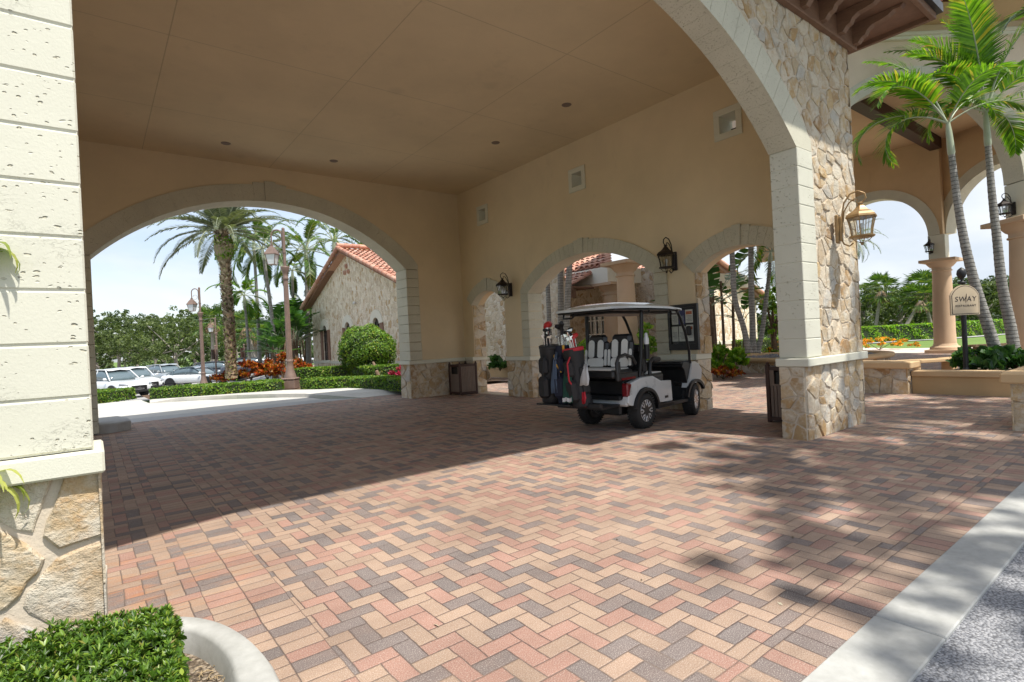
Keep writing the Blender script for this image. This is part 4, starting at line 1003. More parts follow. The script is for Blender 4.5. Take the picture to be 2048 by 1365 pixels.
# ------------------------------------------------------------ wall lanterns
def lantern(label,loc,rz,mat,sc=1.0,group=None):
    """local: wall at x=0, lantern hangs toward +x; z=0 is the middle of the glass"""
    t=thing('wall_lantern',label,'wall lantern',loc,rz,group); q=Matrix.Scale(sc,4); c=.33
    b=MB(); b.box(0,.05,-.065,.065,-.20,.22,M=q,bev=.012); b.box(.05,.09,-.045,.045,-.17,.19,M=q,bev=.01); b.build('backplate',mat,t)
    b=MB(); b.tube([(.07,0,-.14),(.10,0,-.22),(.17,0,-.26),(.22,0,-.22)],.011,8,M=q); b.tube([(.09,0,-.05),(.09,0,.20),(.12,0,.38),(.20,0,.50),(.30,0,.53),(.385,0,.48),(.40,0,.41),(.36,0,.36),(.33,0,.36)],.012,8,M=q)
    b.tube([(.10,0,.10),(.12,0,.26),(.19,0,.38),(.26,0,.42),(.30,0,.40),(.28,0,.36)],.010,8,M=q); b.build('scroll_arm',mat,t)
    n=6; 
    def hexr(r,z): return [(c+r*math.cos(2*math.pi*k/n+math.pi/6),r*math.sin(2*math.pi*k/n+math.pi/6),z) for k in range(n)]
    b=MB(); P_=[(.02,.36),(.045,.345),(.03,.32),(.055,.30),(.075,.27),(.11,.235),(.17,.20),(.205,.165),(.215,.135),(.20,.125)]
    vs=sum([hexr(r,z) for r,z in P_],[]); b.add(vs,[(i*n+k,i*n+(k+1)%n,i*n+n+(k+1)%n,i*n+n+k) for i in range(len(P_)-1) for k in range(n)]+[tuple(range(n))],M=q); b.build('lantern_roof',mat,t)
    G=[(.185,.125),(.165,.05),(.145,-.04),(.135,-.13)]
    b=MB(); vs=sum([hexr(r,z) for r,z in G],[]); b.add(vs,[(i*n+k,i*n+(k+1)%n,i*n+n+(k+1)%n,i*n+n+k) for i in range(3) for k in range(n)],M=q); b.build('lantern_glass',M['seeded'],t)
    b=MB()
    for k in range(n):
        b.tube([hexr(r+.004,z)[k] for r,z in G],.008,6,M=q)
        mid=[tuple((Vector(hexr(r+.002,z)[k])+Vector(hexr(r+.002,z)[(k+1)%n]))/2) for r,z in G]; b.tube(mid,.005,6,M=q)
    b.lathe([(.165,-.13),(.165,-.15),(.15,-.16),(.0,-.16)],12,M=q@Matrix.Translation((c,0,0)))
    for k in range(4): a=k*math.pi/2+.4; b.tube([(c+.13*math.cos(a),.13*math.sin(a),-.16),(c+.08*math.cos(a),.08*math.sin(a),-.21),(c,0,-.235)],.006,6,M=q)
    b.sphere((c,0,-.25),.022,8,6,M=q); b.build('lantern_frame',mat,t)
    b=MB(); b.tube([(c,0,-.14),(c,0,-.04)],.02,8,M=q); b.sphere((c,0,0),.035,8,6,M=q,sc=(1,1,1.5)); b.build('bulb',M['frost'],t)
    return t
lantern('large golden bronze lantern on the field stone pillar',(8.44,YF-.05,2.84),R(-90)+R(12),M['gold'],.95)
lantern('dark iron wall lantern beside the leftmost small arch',(XW-.002,11.66,2.88),math.pi,M['iron'],.86,'dark lanterns on the side wall')
lantern('dark iron wall lantern between the middle arch and the right arch',(XW-.002,6.42,2.88),math.pi,M['iron'],.86,'dark lanterns on the side wall')
lantern('small dark lantern above the far round column capital',(XA-.05,7.85,4.72),math.pi,M['iron'],1.0)
q=rgt*14.26+fwd*(Dn+.3); lantern('dark lantern on the right-hand impost block, half hidden behind a palm trunk',(q.x,q.y,4.50),-YAW+math.pi,M['iron'],.85)

# ------------------------------------------------------------ waste bins
def bin_(label,x,y):
    t=thing('waste_bin',label,'waste bin',(x,y,0),0,'brown slatted waste bins'); s=.28; h=.92
    b=MB()
    for sx in (-1,1):
        for sy in (-1,1):
            b.box(sx*s-.03,sx*s+.03,sy*s-.03,sy*s+.03,0,h,bev=.006); b.sphere((sx*s,sy*s,h+.015),.028,8,5)
    for zz in (.03,h-.09): 
        b.box(-s+.03,s-.03,-s-.022,-s+.018,zz,zz+.06); b.box(-s+.03,s-.03,s-.018,s+.022,zz,zz+.06); b.box(-s-.022,-s+.018,-s+.03,s-.03,zz,zz+.06); b.box(s-.018,s+.022,-s+.03,s-.03,zz,zz+.06)
    b.build('frame',M['binframe'],t)
    b=MB(); n=9; w_=(2*s-.06)/n
    for k in range(n):
        a=-s+.03+k*w_; b.box(a+.004,a+w_-.004,-s-.008,-s+.008,.09,h-.09,bev=.003); b.box(a+.004,a+w_-.004,s-.008,s+.008,.09,h-.09,bev=.003); b.box(s-.008,s+.008,a+.004,a+w_-.004,.09,h-.09,bev=.003)
        b.box(-s-.008,-s+.008,a+.004,a+w_-.004,.09,h-.34,bev=.003)
    b.build('slat_panels',M['silverbrown'],t)
    b=MB(); b.box(-s-.012,-s+.012,-s+.03,s-.03,h-.34,h-.31); b.box(-s-.012,-s+.012,-s+.03,-s+.1,h-.31,h-.09); b.box(-s-.012,-s+.012,s-.1,s-.03,h-.31,h-.09); b.build('opening_surround',M['silverbrown'],t)
    b=MB(); b.box(-s+.03,s-.03,-s+.03,s-.03,.05,h-.12); b.build('liner',M['black'],t)
    b=MB(); b.box(-s+.02,s-.02,-s+.02,s-.02,h-.11,h-.07,bev=.01); b.build('lid',M['binframe'],t); return t
b1=bin_('brown slatted waste bin in the back corner under the canopy',8.70,13.75)
b2=copy_tree(b1); b2.location=(8.84,4.16,0); b2['label']='brown slatted waste bin half hidden behind the field stone pillar'

# ------------------------------------------------------------ notice board
M['paper']=simple('paper',(.55,.56,.50),.7,var=.03); M['poster_blue']=simple('poster_blue',(.035,.04,.12),.5); M['poster_red']=simple('poster_orange',(.45,.14,.06),.6,var=.35,scale=30); M['ink']=simple('ink',(.06,.06,.08),.7)
nb=thing('notice_board','black framed notice board with papers and posters between the two right arches','notice board',(XW-.02,6.30,1.6))
def nbx(y0,y1,z0,z1,d0,d1,name,mat,parent=nb,bev=0): b=MB(); b.box(XW-d1,XW-d0,y0,y1,z0,z1,bev=bev); return b.build(name,mat,parent,True)
nbx(6.00,6.60,1.18,2.02,0,.03,'back_panel',M['black'])
b=MB(); b.box(XW-.06,XW,5.96,6.62,1.98,2.04); b.box(XW-.06,XW,5.96,6.62,1.16,1.28); b.box(XW-.06,XW,5.96,6.02,1.28,1.98); b.box(XW-.06,XW,6.565,6.62,1.28,1.98); b.build('frame',M['blackmetal'],nb,True)
P1=[(6.40,6.54,1.66,1.93,'paper'),(6.245,6.385,1.66,1.93,'poster_blue'),(6.07,6.23,1.68,1.93,'paper'),(6.41,6.55,1.33,1.62,'paper'),(6.24,6.39,1.33,1.62,'paper'),(6.07,6.22,1.33,1.64,'paper')]
for i,(a,c,z0,z1,m) in enumerate(P1):
    o=nbx(a,c,z0,z1,.03,.036,'posted_sheet',M[m])
    b=MB()
    if i in (2,5): b.box(XW-.039,XW-.0365,a+.015,c-.015,z1-.09,z1-.03)
    if i==2 or i==5: bb=b.build('picture',M['poster_red'],o); bb.location=-Vector(nb.location)
    b=MB()
    for k in range(6):
        zz=z1-.12-k*.024
        if zz>z0+.02: b.box(XW-.038,XW-.0362,a+.02,c-.02-.03*((k*7)%3)/2,zz,zz+.006)
    bb=b.build('printed_lines',M['ink'] if m=='paper' else M['paper'],o); bb.location=-Vector(nb.location)
b=MB(); b.box(XW-.10,XW-.04,6.10,6.19,1.44,1.62,bev=.02); b.build('leaflet_holder',M['black'],nb,True)

# ------------------------------------------------------------ kerb stub by the back-left pier, planter kerb in front
kb=MB(); kb.prism([(-1.2,14.16),(.38,14.16),(.62,14.45),(.60,15.2),(.45,15.95),(-1.2,15.95)],-.02,.20); tag(kb.build('pier_kerb',M['concgrey'],bevel=.03),'weathered grey concrete kerb block at the foot of the back left pier','kerb')
kp=[gpt2(*p,.13) for p in ((290,1236),(340,1238),(400,1241),(455,1256),(505,1287),(540,1325),(562,1365))]+[(.56,1.9),(.56,1.14)]
ki=[gpt2(*p,.13) for p in ((290,1258),(340,1263),(385,1268),(424,1287),(450,1312),(464,1340),(470,1365))]+[(.42,1.9),(.42,1.14)]

vs=[];fs=[]
def sm(pts,n=5):
    out=[]
    for i in range(len(pts)-1):
        p0=Vector(pts[max(0,i-1)]);p1=Vector(pts[i]);p2=Vector(pts[i+1]);p3=Vector(pts[min(len(pts)-1,i+2)])
        for k in range(n):
            t=k/n; out.append(.5*((2*p1)+(-p0+p2)*t+(2*p0-5*p1+4*p2-p3)*t*t+(-p0+3*p1-3*p2+p3)*t**3))
    out.append(Vector(pts[-1])); return out
A=sm(kp);B=sm(ki)
kb=MB()
for o,i in zip(A,B):
    m=.12
    kb.v+= [(o.x,o.y,-.02),(o.x,o.y,.125),(o.x+(i.x-o.x)*m,o.y+(i.y-o.y)*m,.15),(o.x+(i.x-o.x)*(1-m),o.y+(i.y-o.y)*(1-m),.15),(i.x,i.y,.13),(i.x+(i.x-o.x)*.2,i.y+(i.y-o.y)*.2,-.02)]
n=len(A)
for j in range(n-1):
    for k in range(5): kb.f.append((j*6+k,j*6+k+1,j*6+7+k,j*6+6+k)); kb.sm.append(True)
tag(kb.build('planter_kerb',M['conc']),'curved pale concrete kerb round the hedge bed in the foreground','kerb')
sheet('hedge_bed',[(-3,1.14)]+[p for p in ki[::-1]]+[(-.0,3.2),(-.0,3.33),(-3,3.33)],.035,M['soil'])
# ------------------------------------------------------------ golf cart (x forward, y left, origin on the ground under the rear axle)
M['pearl']=simple('pearl_grey_paint',(.56,.59,.60),.28,coat=.8,var=.02)
M['seatw']=simple('white_vinyl',(.72,.72,.68),.5,var=.04,bump=.3); M['seatk']=simple('black_vinyl',(.02,.02,.021),.42,bump=.4)
M['redlens']=simple('dark_red_lens',(.16,.008,.012),.15,coat=1); M['clearplastic']=m_clearglass('clear_acrylic',(.93,.95,.95),.07)
M['alloy']=simple('polished_alloy',(.62,.62,.63),.3,metal=.5); M['rimk']=simple('rim_black',(.02,.02,.02),.3,coat=.5)
gc=thing('golf_cart','pearl grey golf cart with black and white rear-facing seats parked under the canopy','golf cart',(6.89,6.2,0),R(7.4))
def arc(cx_,cz,r,a0,a1,n=14): return [(cx_+r*math.cos(R(a0+(a1-a0)*i/n)),cz+r*math.sin(R(a0+(a1-a0)*i/n))) for i in range(n+1)]
# wheels
def cart_wheel(x,y,side,steer=0,parent=gc):
    w0=bpy.data.objects.new('wheel',None); COL.objects.link(w0); w0.parent=parent; w0.location=(x,y,.285); w0.rotation_euler=(0,0,steer)
    b=MB(); Q=Matrix.Rotation(R(90),4,'X'); hw=.105
    b.lathe([(.17,-hw*.85),(.20,-hw),(.245,-hw),(.272,-hw*.8),(.285,-hw*.55),(.286,0),(.285,hw*.55),(.272,hw*.8),(.245,hw),(.20,hw),(.17,hw*.85),(.165,0),(.17,-hw*.85)],40,M=Q)
    for k in range(36):
        a=2*math.pi*k/36; q=Matrix.Rotation(a,4,'Y')
        for s_ in (-1,1): b.box(.283,.291,s_*.055-.04,s_*.055+.04,-.009,.011,M=q@Matrix.Rotation(s_*.3,4,'X'))
    b.build('tyre',M['rubber'],w0)
    b=MB(); b.lathe([(.172,-hw*.9),(.165,-hw*.6),(.155,.0),(.165,hw*.6),(.172,hw*.9)],32,M=Q); b.lathe([(.0,0),(.155,0)],32,M=Q@Matrix.Translation((0,0,side*-.035*-1))); b.build('rim',M['rimk'],w0)
    b=MB(); yo=side*(hw*.86)
    for k in range(8):
        a=2*math.pi*k/8; q=Matrix.Rotation(a,4,'Y')
        b.tube([(.03,yo*.75,0),(.085,yo*.95,0),(.12,yo,.022),(.168,yo,.020)],[.016,.014,.011,.011],6,M=q); b.tube([(.085,yo*.95,0),(.12,yo,-.026),(.168,yo,-.026)],[.013,.011,.011],6,M=q)
    b.lathe([(0,yo+.004*side),(.03,yo),(.035,yo*.7)],16,M=Matrix.Rotation(R(-90),4,'X')) if side>0 else b.lathe([(0,-yo+.004),(.03,-yo),(.035,-yo*.7)],16,M=Matrix.Rotation(R(90),4,'X'))
    q=[]; b.tube([(.170*math.cos(a),yo,.170*math.sin(a)) for a in [2*math.pi*k/40 for k in range(41)]],.005,6)
    b.build('spokes',M['alloy'],w0)
for x,y,s_,st in ((0,-.50,-1,0),(0,.50,1,0),(1.67,-.50,-1,R(14)),(1.67,.50,1,R(14))): cart_wheel(x,y,s_,st)
# painted side panels
b=MB()
for s_ in (-1,1):
    a,c=sorted((s_*.585,s_*.47))
    rear=[(-.50,.46)]+[(-.46,.42),(-.37,.40)]+arc(0,.285,.37,162,18,16)+[(.42,.36),(.86,.345),(.84,.70),(.50,.72),(.25,.82),(-.10,.82),(-.40,.76),(-.47,.62)]
    b.prism(rear,a,c,plane='xz')
    front=arc(1.67,.285,.36,140,60,8)+[(1.95,.66),(1.98,.80),(1.86,.92),(1.72,.97),(1.62,.96),(1.55,.80),(1.40,.52)]
    b.prism(front,a,c,plane='xz')
[o_ for o_ in b.build_by(lambda c:(c[1]>0,c[0]>1.1),'side_panel',M['pearl'],gc,world=False,bevel=.015)]
b=MB()
for s_ in (-1,1):
    for cx_ in (0,1.67):
        o=arc(cx_,.285,.365,168,12 if cx_==0 else 30,18); i=arc(cx_,.285,.318,168,12 if cx_==0 else 30,18)
        a,c=sorted((s_*.575,s_*.635)); b.prism(o+i[::-1],a,c,plane='xz')
b.build_by(lambda c:(c[1]>0,c[0]>1),'fender_flare',M['black'],gc,world=False)
b=MB(); b.box(-.50,-.38,-.56,.56,.40,.52,bev=.03); b.build('rear_bumper',M['pearl'],gc)
b=MB(); b.box(-.56,.9,-.46,.46,.50,.56); b.box(-.42,.80,-.46,.46,.56,.80,bev=.02); b.box(.80,1.52,-.56,.56,.27,.31,bev=.01); b.box(.35,.86,-.60,-.47,.27,.345); b.box(.35,1.40,.47,.60,.27,.345); b.box(.35,1.40,-.60,-.50,.27,.335,bev=.01)
b.build('chassis_tub',M['black'],gc)
b=MB(); b.tube([(0,-.5,.285),(0,.5,.285)],.035,8); b.tube([(1.67,-.5,.285),(1.67,.5,.285)],.03,8); b.box(-.3,.3,-.30,.30,.22,.42,bev=.03); b.tube([(-.2,.1,.25),(-.35,.1,.22),(-.4,.15,.3)],.03,8); b.box(.3,1.9,-.12,.12,.26,.33); b.build('axles',M['blackmetal'],gc)
# front cowl and dash
b=MB(); b.prism([(1.42,.31),(1.50,.31),(1.62,.50),(1.64,.94),(1.34,.98),(1.28,.90),(1.36,.84),(1.44,.60)],-.56,.56,plane='xz'); b.box(1.28,1.60,-.55,.55,.93,.985,bev=.015); b.build('dashboard',M['black'],gc,bevel=.01)
b=MB(); b.prism([(1.60,.40),(1.90,.40),(2.0,.55),(1.99,.78),(1.86,.93),(1.70,.985),(1.62,.985)],-.47,.47,plane='xz'); b.build('front_cowl',M['pearl'],gc,bevel=.03)
b=MB(); 
for s_ in (-1,1): b.box(1.93,2.005,s_*.40-.10,s_*.40+.10,.66,.76,bev=.02)
b.build_by(lambda c:c[1]>0,'headlight',M['glass'],gc,world=False)
for s_ in (-1,1):
    b=MB(); b.box(-.505,-.36,s_*.53-.055,s_*.53+.062,.55,.76,bev=.02); b.build('taillight',M['redlens'],gc)
# roof
b=MB(); nx_,ny_=14,10; V=[]; x0,x1=-.78,1.42; hwid=.56
for i in range(nx_+1):
    u=i/nx_; x=x0+(x1-x0)*u
    for j in range(ny_+1):
        v=j/ny_*2-1; e=max(0,abs(v)**4,); eu=abs(2*u-1)**6
        z=1.945+.085*(1-e)*(1-eu)+.02*(1-(2*u-1)**2)-.015*(u>.8)*(u-.8)*5
        V.append((x+ (0.03*(1-abs(v)**3))*( -1 if i==0 else (1 if i==nx_ else 0)),v*hwid*(1-.05*eu),z))
m_=ny_+1; F=[(i*m_+j,(i+1)*m_+j,(i+1)*m_+j+1,i*m_+j+1) for i in range(nx_) for j in range(ny_)]
b.add(V,F,smooth=True); V2=[(p[0],p[1],p[2]-.035 if (k%m_ in (0,ny_) or k//m_ in (0,nx_)) else 1.925) for k,p in enumerate(V)]
b.add(V2,[tuple(reversed(f)) for f in F])
bd=[j for j in range(m_)]+[i*m_+ny_ for i in range(1,nx_+1)]+[nx_*m_+j for j in range(ny_-1,-1,-1)]+[i*m_ for i in range(nx_-1,0,-1)]
n0=len(V); b.add(V+V2,[(bd[k],bd[(k+1)%len(bd)],bd[(k+1)%len(bd)]+n0,bd[k]+n0) for k in range(len(bd))])
b.build('roof',M['pearl'],gc)
b=MB(); b.box(-.72,1.36,-.56,.56,1.885,1.915,bev=.01); b.box(-.60,1.2,-.40,.40,1.85,1.885,bev=.015)
b.tube([(-.60,.52,1.89),(-.66,.48,1.82),(-.66,.30,1.82),(-.60,.26,1.89)],.016,6); b.tube([(1.18,-.58,1.89),(1.12,-.58,1.83),(.98,-.58,1.83),(.92,-.58,1.89)],.016,6); b.tube([(.25,-.58,1.89),(.2,-.58,1.84),(.06,-.58,1.84),(.0,-.58,1.89)],.016,6)
b.build('roof_liner',M['black'],gc)
b=MB()
for s_ in (-1,1):
    b.tube([(-.02,s_*.50,.80),(.02,s_*.53,1.2),(.06,s_*.55,1.9)],.032,8); b.tube([(1.60,s_*.55,.94),(1.57,s_*.56,1.15),(1.46,s_*.56,1.5),(1.30,s_*.56,1.76),(1.18,s_*.56,1.90)],.026,8)
b.tube([(-.02,-.5,.98),(-.02,.5,.98)],.02,8); b.build('roof_struts',M['black'],gc)
b=MB(); b.box(1.655,1.665,-.53,.53,0,.42); 
b=MB(); b.add([(1.62,-.53,.97),(1.62,.53,.97),(1.50,.53,1.42),(1.50,-.53,1.42),(1.22,.53,1.87),(1.22,-.53,1.87)],[(0,1,2,3),(3,2,4,5)]); b.build('windshield',M['clearplastic'],gc,fix=False)
# seats
def seatback(mb,x,yc,zb,zt,hw,face,lean):
    """face: +1 looks forward, -1 looks to the rear"""
    M_=Matrix.Translation((x,yc,zb))@Matrix.Rotation(lean,4,'Y')
    h=zt-zb
    mb.box(-.05,.05,-hw,hw,0,h*.80,M=M_,bev=.035); mb.box(-.05,.05,-hw*.82,hw*.82,h*.70,h,M=M_,bev=.045)
    return M_
b=MB(); Ms=[]
for yc in (-.235,.235):
    Ms.append(seatback(b,-.13,yc,.98,1.53,.225,-1,R(8)))
for yc in (-.235,.235): seatback(b,.30,yc,.86,1.34,.215,1,R(-8))
b.build_by(lambda c:(c[1]>0,c[0]>.1),'seat_back',M['seatk'],gc,world=False)
b=MB()
for q in Ms:
    for (ya,yb_,za,zb_) in ((-.150,-.035,.15,.46),(.035,.150,.15,.46),(-.222,-.178,.02,.30),(.178,.222,.02,.30),(-.165,.165,.0,.155)):
        rr_=min((yb_-ya)*.45,.05); pl_=[(ya,za+.01+rr_*.5),(ya+rr_*.5,za+.01),(yb_-rr_*.5,za+.01),(yb_,za+.01+rr_*.5),(yb_,zb_-rr_),(yb_-rr_*.35,zb_-rr_*.3),(yb_-rr_,zb_),(ya+rr_,zb_),(ya+rr_*.35,zb_-rr_*.3),(ya,zb_-rr_)]
        b.prism(pl_,-.064,-.045,M=q,plane='yz')
b.build_by(lambda c:c[1]>0,'white_seat_inserts',M['seatw'],gc,world=False)
b=MB(); b.box(-.68,-.12,-.46,.46,.84,.97,bev=.03); b.box(.22,.80,-.47,.47,.74,.84,bev=.03); b.box(-.12,.22,-.46,.46,.78,.90,bev=.02); b.build_by(lambda c:c[0]>.0,'seat_cushion',M['seatk'],gc,world=False)
b=MB(); b.box(-.66,-.16,-.40,.40,.965,.985,bev=.008); b.box(.30,.78,-.44,-.1,.836,.856,bev=.008); b.box(.30,.78,.1,.44,.836,.856,bev=.008); b.build('cushion_tops',M['seatw'],gc)
b=MB()
for s_ in (-1,1):
    b.box(-.66,-.10,s_*.50-.035,s_*.50+.035,.80,.93,bev=.02)
    b.tube([(-.63,s_*.50,.90),(-.64,s_*.50,1.08),(-.58,s_*.50,1.17),(-.40,s_*.50,1.20),(-.20,s_*.50,1.15),(-.12,s_*.50,1.04)],.028,8); b.tube([(-.60,s_*.5,.92),(-.61,s_*.5,1.10)],.04,8)
    b.tube([(.30,s_*.50,.84),(.32,s_*.50,1.04),(.42,s_*.50,1.10),(.62,s_*.50,1.08)],.032,8)
b.box(.36,.62,-.55,-.46,1.03,1.10,bev=.03); b.build_by(lambda c:(c[1]>0,c[0]>.15),'armrest',M['seatk'],gc,world=False)
b=MB(); b.box(-.58,-.2,-.545,-.535,.815,.85); b.build('red_label_strip',M['redlens'],gc)
b=MB(); b.tube([(1.34,.26,.92),(1.10,.26,1.12)],.02,8); ring_=[(1.10+.18*math.sin(a)*.55,.26+.18*math.cos(a),1.12+.18*math.sin(a)*.83) for a in [2*math.pi*k/28 for k in range(29)]]; b.tube(ring_,.013,8); b.tube([ring_[0],ring_[14]],.01,6); b.build('steering_wheel',M['black'],gc)
b=MB()
for s_ in (-1,1):
    b.cyl(.16,s_*.55,1.10,1.34,.045,14); 
b.build_by(lambda c:c[1]>0,'bottle_holder',M['black'],gc,world=False)
b=MB()
for s_ in (-1,1): b.lathe([(.042,1.34),(.042,1.43),(.03,1.46),(.022,1.52),(.0,1.53)],14,cx=.16,cy=s_*.55)
b.build_by(lambda c:c[1]>0,'sand_bottle',M['white'],gc,world=False)
b=MB(); b.box(.60,.70,-.592,-.586,.42,.46); b.build('nameplate',M['black'],gc)
b=MB(); b.box(-.98,-.50,-.44,.44,.40,.44,bev=.01); b.box(-1.02,-.94,-.44,.66,.43,.50,bev=.01); b.tube([(-.52,.3,.42),(-.95,.3,.42)],.02,6); b.tube([(-.86,-.15,1.05),(-.86,.66,1.05)],.016,6); b.tube([(-.9,.66,.45),(-.9,.66,1.22)],.018,6); b.box(-1.2,-.9,.0,.68,.46,.485); b.build('bag_rack',M['black'],gc)
b=MB(); b.box(1.42,1.50,-.46,-.30,.55,.62); b.box(1.58,1.6,-.58,-.57,1.0,1.12); b.build('side_mirror',M['chrome'],gc)

# golf bags stand on the rack: separate things
M['navy']=simple('navy_fabric',(.012,.016,.036),.8,var=.2,bump=.5); M['blackfab']=simple('black_bag_fabric',(.017,.017,.019),.65,var=.3,bump=.8)
M['red']=simple('red_fabric',(.45,.015,.03),.6); M['green']=simple('dark_green_towel',(.015,.07,.05),.9,bump=1); M['towelblue']=simple('slate_blue_towel',(.09,.13,.20),.9,bump=1); M['whitefab']=simple('white_fabric',(.55,.56,.57),.8,bump=.6)
M['yellow']=simple('yellow_trim',(.65,.36,.03),.6); M['redvinyl']=simple('red_headcover',(.5,.03,.03),.45)
ca,sa=math.cos(R(7.4)),math.sin(R(7.4))
def C2W(x,y,z): return (6.89+x*ca-y*sa,6.2+x*sa+y*ca,z)
def golf_bag(label,x,y,mat,trim,seed,hc):
    t=thing('golf_bag',label,'golf bag',C2W(x,y,.49),R(7.4)+R(180),'golf bags on the back of the cart'); rg=random.Random(seed)
    def body(r0,z0,z1,n=16,sq=1.15):
        vs=[];prof_=[(.86,0),(1.0,.03),(1.0,.12),(.93,.2),(.90,.5),(.92,.78),(1.0,.86),(1.06,.93),(1.06,1.0)]
        for f,h in prof_:
            for k in range(n):
                a=2*math.pi*k/n; rr=r0*f*(1+.04*math.sin(3*a+h*9+seed)); vs.append((rr*math.cos(a)*sq,rr*math.sin(a),z0+(z1-z0)*h))
        return vs,[(i*n+k,i*n+(k+1)%n,i*n+n+(k+1)%n,i*n+n+k) for i in range(len(prof_)-1) for k in range(n)]+[tuple(reversed(range(n)))]
    b=MB(); vs,fs=body(.145,0,.90); b.add(vs,fs,smooth=True); b.lathe([(.0,.86),(.12,.86)],16); b.build('bag_body',M[mat],t)
    b=MB(); b.lathe([(.150,.86),(.168,.87),(.170,.91),(.155,.92)],18); b.lathe([(.128,.0),(.136,.02),(.13,.07)],18); b.build('bag_collar',M[trim],t)
    b=MB(); b.box(.10,.24,-.10,.10,.10,.44,bev=.045); b.box(.10,.215,-.09,.09,.48,.74,bev=.04); b.box(-.07,.07,.10,.17,.20,.62,bev=.03); b.box(-.06,.06,-.175,-.10,.36,.66,bev=.03); b.build('pockets',M[mat],t)
    b=MB(); b.tube([(.13,.05,.80),(.24,.07,.70),(.26,.06,.45),(.16,.05,.28)],.014,6); b.box(.20,.206,-.06,.06,.22,.34); b.build('strap',M[trim],t)
    for k in range(9):
        a=rg.uniform(0,6.28); rr=rg.uniform(.02,.09); x0_,y0_=rr*math.cos(a),rr*math.sin(a); h=rg.uniform(1.0,1.20); lx,ly=x0_*1.25+rg.uniform(-.02,.02),y0_*1.25+rg.uniform(-.02,.02)
        c=bpy.data.objects.new('golf_club',None); COL.objects.link(c); c.parent=t
        b=MB(); b.tube([(x0_,y0_,.6),(lx,ly,h)],.006,6); b.build('club_shaft',M['chrome'],c)
        b=MB(); an=rg.uniform(0,6.28); dx,dy=math.cos(an),math.sin(an)
        if k<hc: 
            b.tube([(lx,ly,h-.10),(lx,ly,h+.02),(lx+dx*.04,ly+dy*.04,h+.06),(lx+dx*.11,ly+dy*.11,h+.08)],[.022,.03,.045,.03],8); b.build('head_cover',M['redvinyl' if (k==0 and mat=='blackfab') else 'blackfab'],c)
        elif k<hc+2:
            b.sphere((lx+dx*.04,ly+dy*.04,h+.015),.05,10,6,sc=(1,.8,.55)); b.build('club_head',M['blackmetal'],c)
        else:
            b.prism([(0,-.01),(.075,-.02),(.085,.03),(.0,.012)],-.007,.007,M=Matrix.Translation((lx,ly,h))@Matrix.Rotation(an,4,'Z'),plane='xz'); b.build('club_head',M['chrome'],c)
    return t
g1=golf_bag('black golf bag, leftmost on the cart rack, with a tall red club cover',-1.02,.50,'blackfab','blackfab',4,1)
c=[o for o in g1.children if o.name.startswith('golf_club')][0]
for ch in list(c.children): bpy.data.objects.remove(ch)
b=MB(); b.tube([(.02,-.02,.85),(.0,-.03,1.10),(-.02,-.03,1.18)],[.035,.045,.05],10); b.build('cover_sleeve',M['blackfab'],c)
b=MB(); b.tube([(.03,-.03,1.20),(-.03,-.05,1.225),(-.14,-.10,1.235),(-.17,-.11,1.225)],[.035,.06,.055,.02],10); b.build('head_cover',M['redvinyl'],c)
b=MB(); 
for k in range(9): b.box(.1425,.145,-.03+.0*k,-.01,.30+k*.045,.33+k*.045)
b.tube([(.214,.09*math.cos(a)*.8,.28+.09*math.sin(a)) for a in [2*math.pi*k/24 for k in range(25)]],.006,6); b.tube([(.214,-.05,.28),(.214,.0,.31),(.214,.05,.27)],.005,6); b.build('bag_emblem',M['whitefab'],g1)
g2=golf_bag('navy golf bag with yellow trim in the middle of the cart rack',-.99,.20,'navy','navy',5,2)
b=MB(); b.tube([(.15,-.09,.80),(.19,-.06,.74),(.215,-.0,.60),(.20,.06,.50)],.012,6); b.box(.14,.17,.08,.12,.80,.92,bev=.01); b.build('yellow_piping',M['yellow'],g2)
g1.rotation_euler=(R(-4),R(5),R(187)); g2.rotation_euler=(R(3),R(-2),R(190)); g2.location.z-=.02
g3=golf_bag('black golf bag with red collar, rightmost on the cart rack beside the seat',-.96,-.08,'blackfab','red',9,1)
g3.rotation_euler=(R(5),R(6),R(181)); g3.location.z-=.05
def towel(label,pts,w,mat,band=None):
    p=C2W(*pts[0]); t=thing('towel',label,'towel',p,R(7.4),'towels hung on the golf bags')
    vs=[];n=len(pts);k=6
    for i,q in enumerate(pts):
        ww=w*(.35+.65*min(1,i/(n-1)*1.6)) 
        for j in range(k+1):
            v=j/k-.5; vs.append((q[0]-pts[0][0]+.012*math.sin(j*2.3+i),q[1]-pts[0][1]+v*ww,q[2]-pts[0][2]+.01*math.cos(j*1.7)))
    F=[(i*(k+1)+j,i*(k+1)+j+1,(i+1)*(k+1)+j+1,(i+1)*(k+1)+j) for i in range(n-1) for j in range(k)]
    b=MB(); b.add(vs,F,smooth=True); o=b.build('cloth',M[mat],t,fix=False); md=o.modifiers.new('s','SOLIDIFY'); md.thickness=.008
    if band: b=MB(); i=n-2; q=[vs[i*(k+1)+j] for j in range(k+1)]; b.add([(a[0]-.012,a[1],a[2]-.0) for a in q]+[(a[0]-.012,a[1],a[2]-.06) for a in q],[(j,j+1,k+2+j,k+1+j) for j in range(k)]); b.build('towel_band',M[band],t,fix=False)
towel('slate blue towel hanging down the middle golf bag',[(-1.13,.27,1.30),(-1.19,.27,1.15),(-1.21,.27,.95),(-1.22,.27,.8),(-1.22,.27,.66)],.12,'towelblue')
towel('dark green towel with a white band hanging from the golf bags',[(-1.13,.03,1.32),(-1.17,.02,1.15),(-1.20,.02,.95),(-1.21,.01,.78),(-1.22,.01,.60),(-1.22,.01,.52)],.18,'green','whitefab')
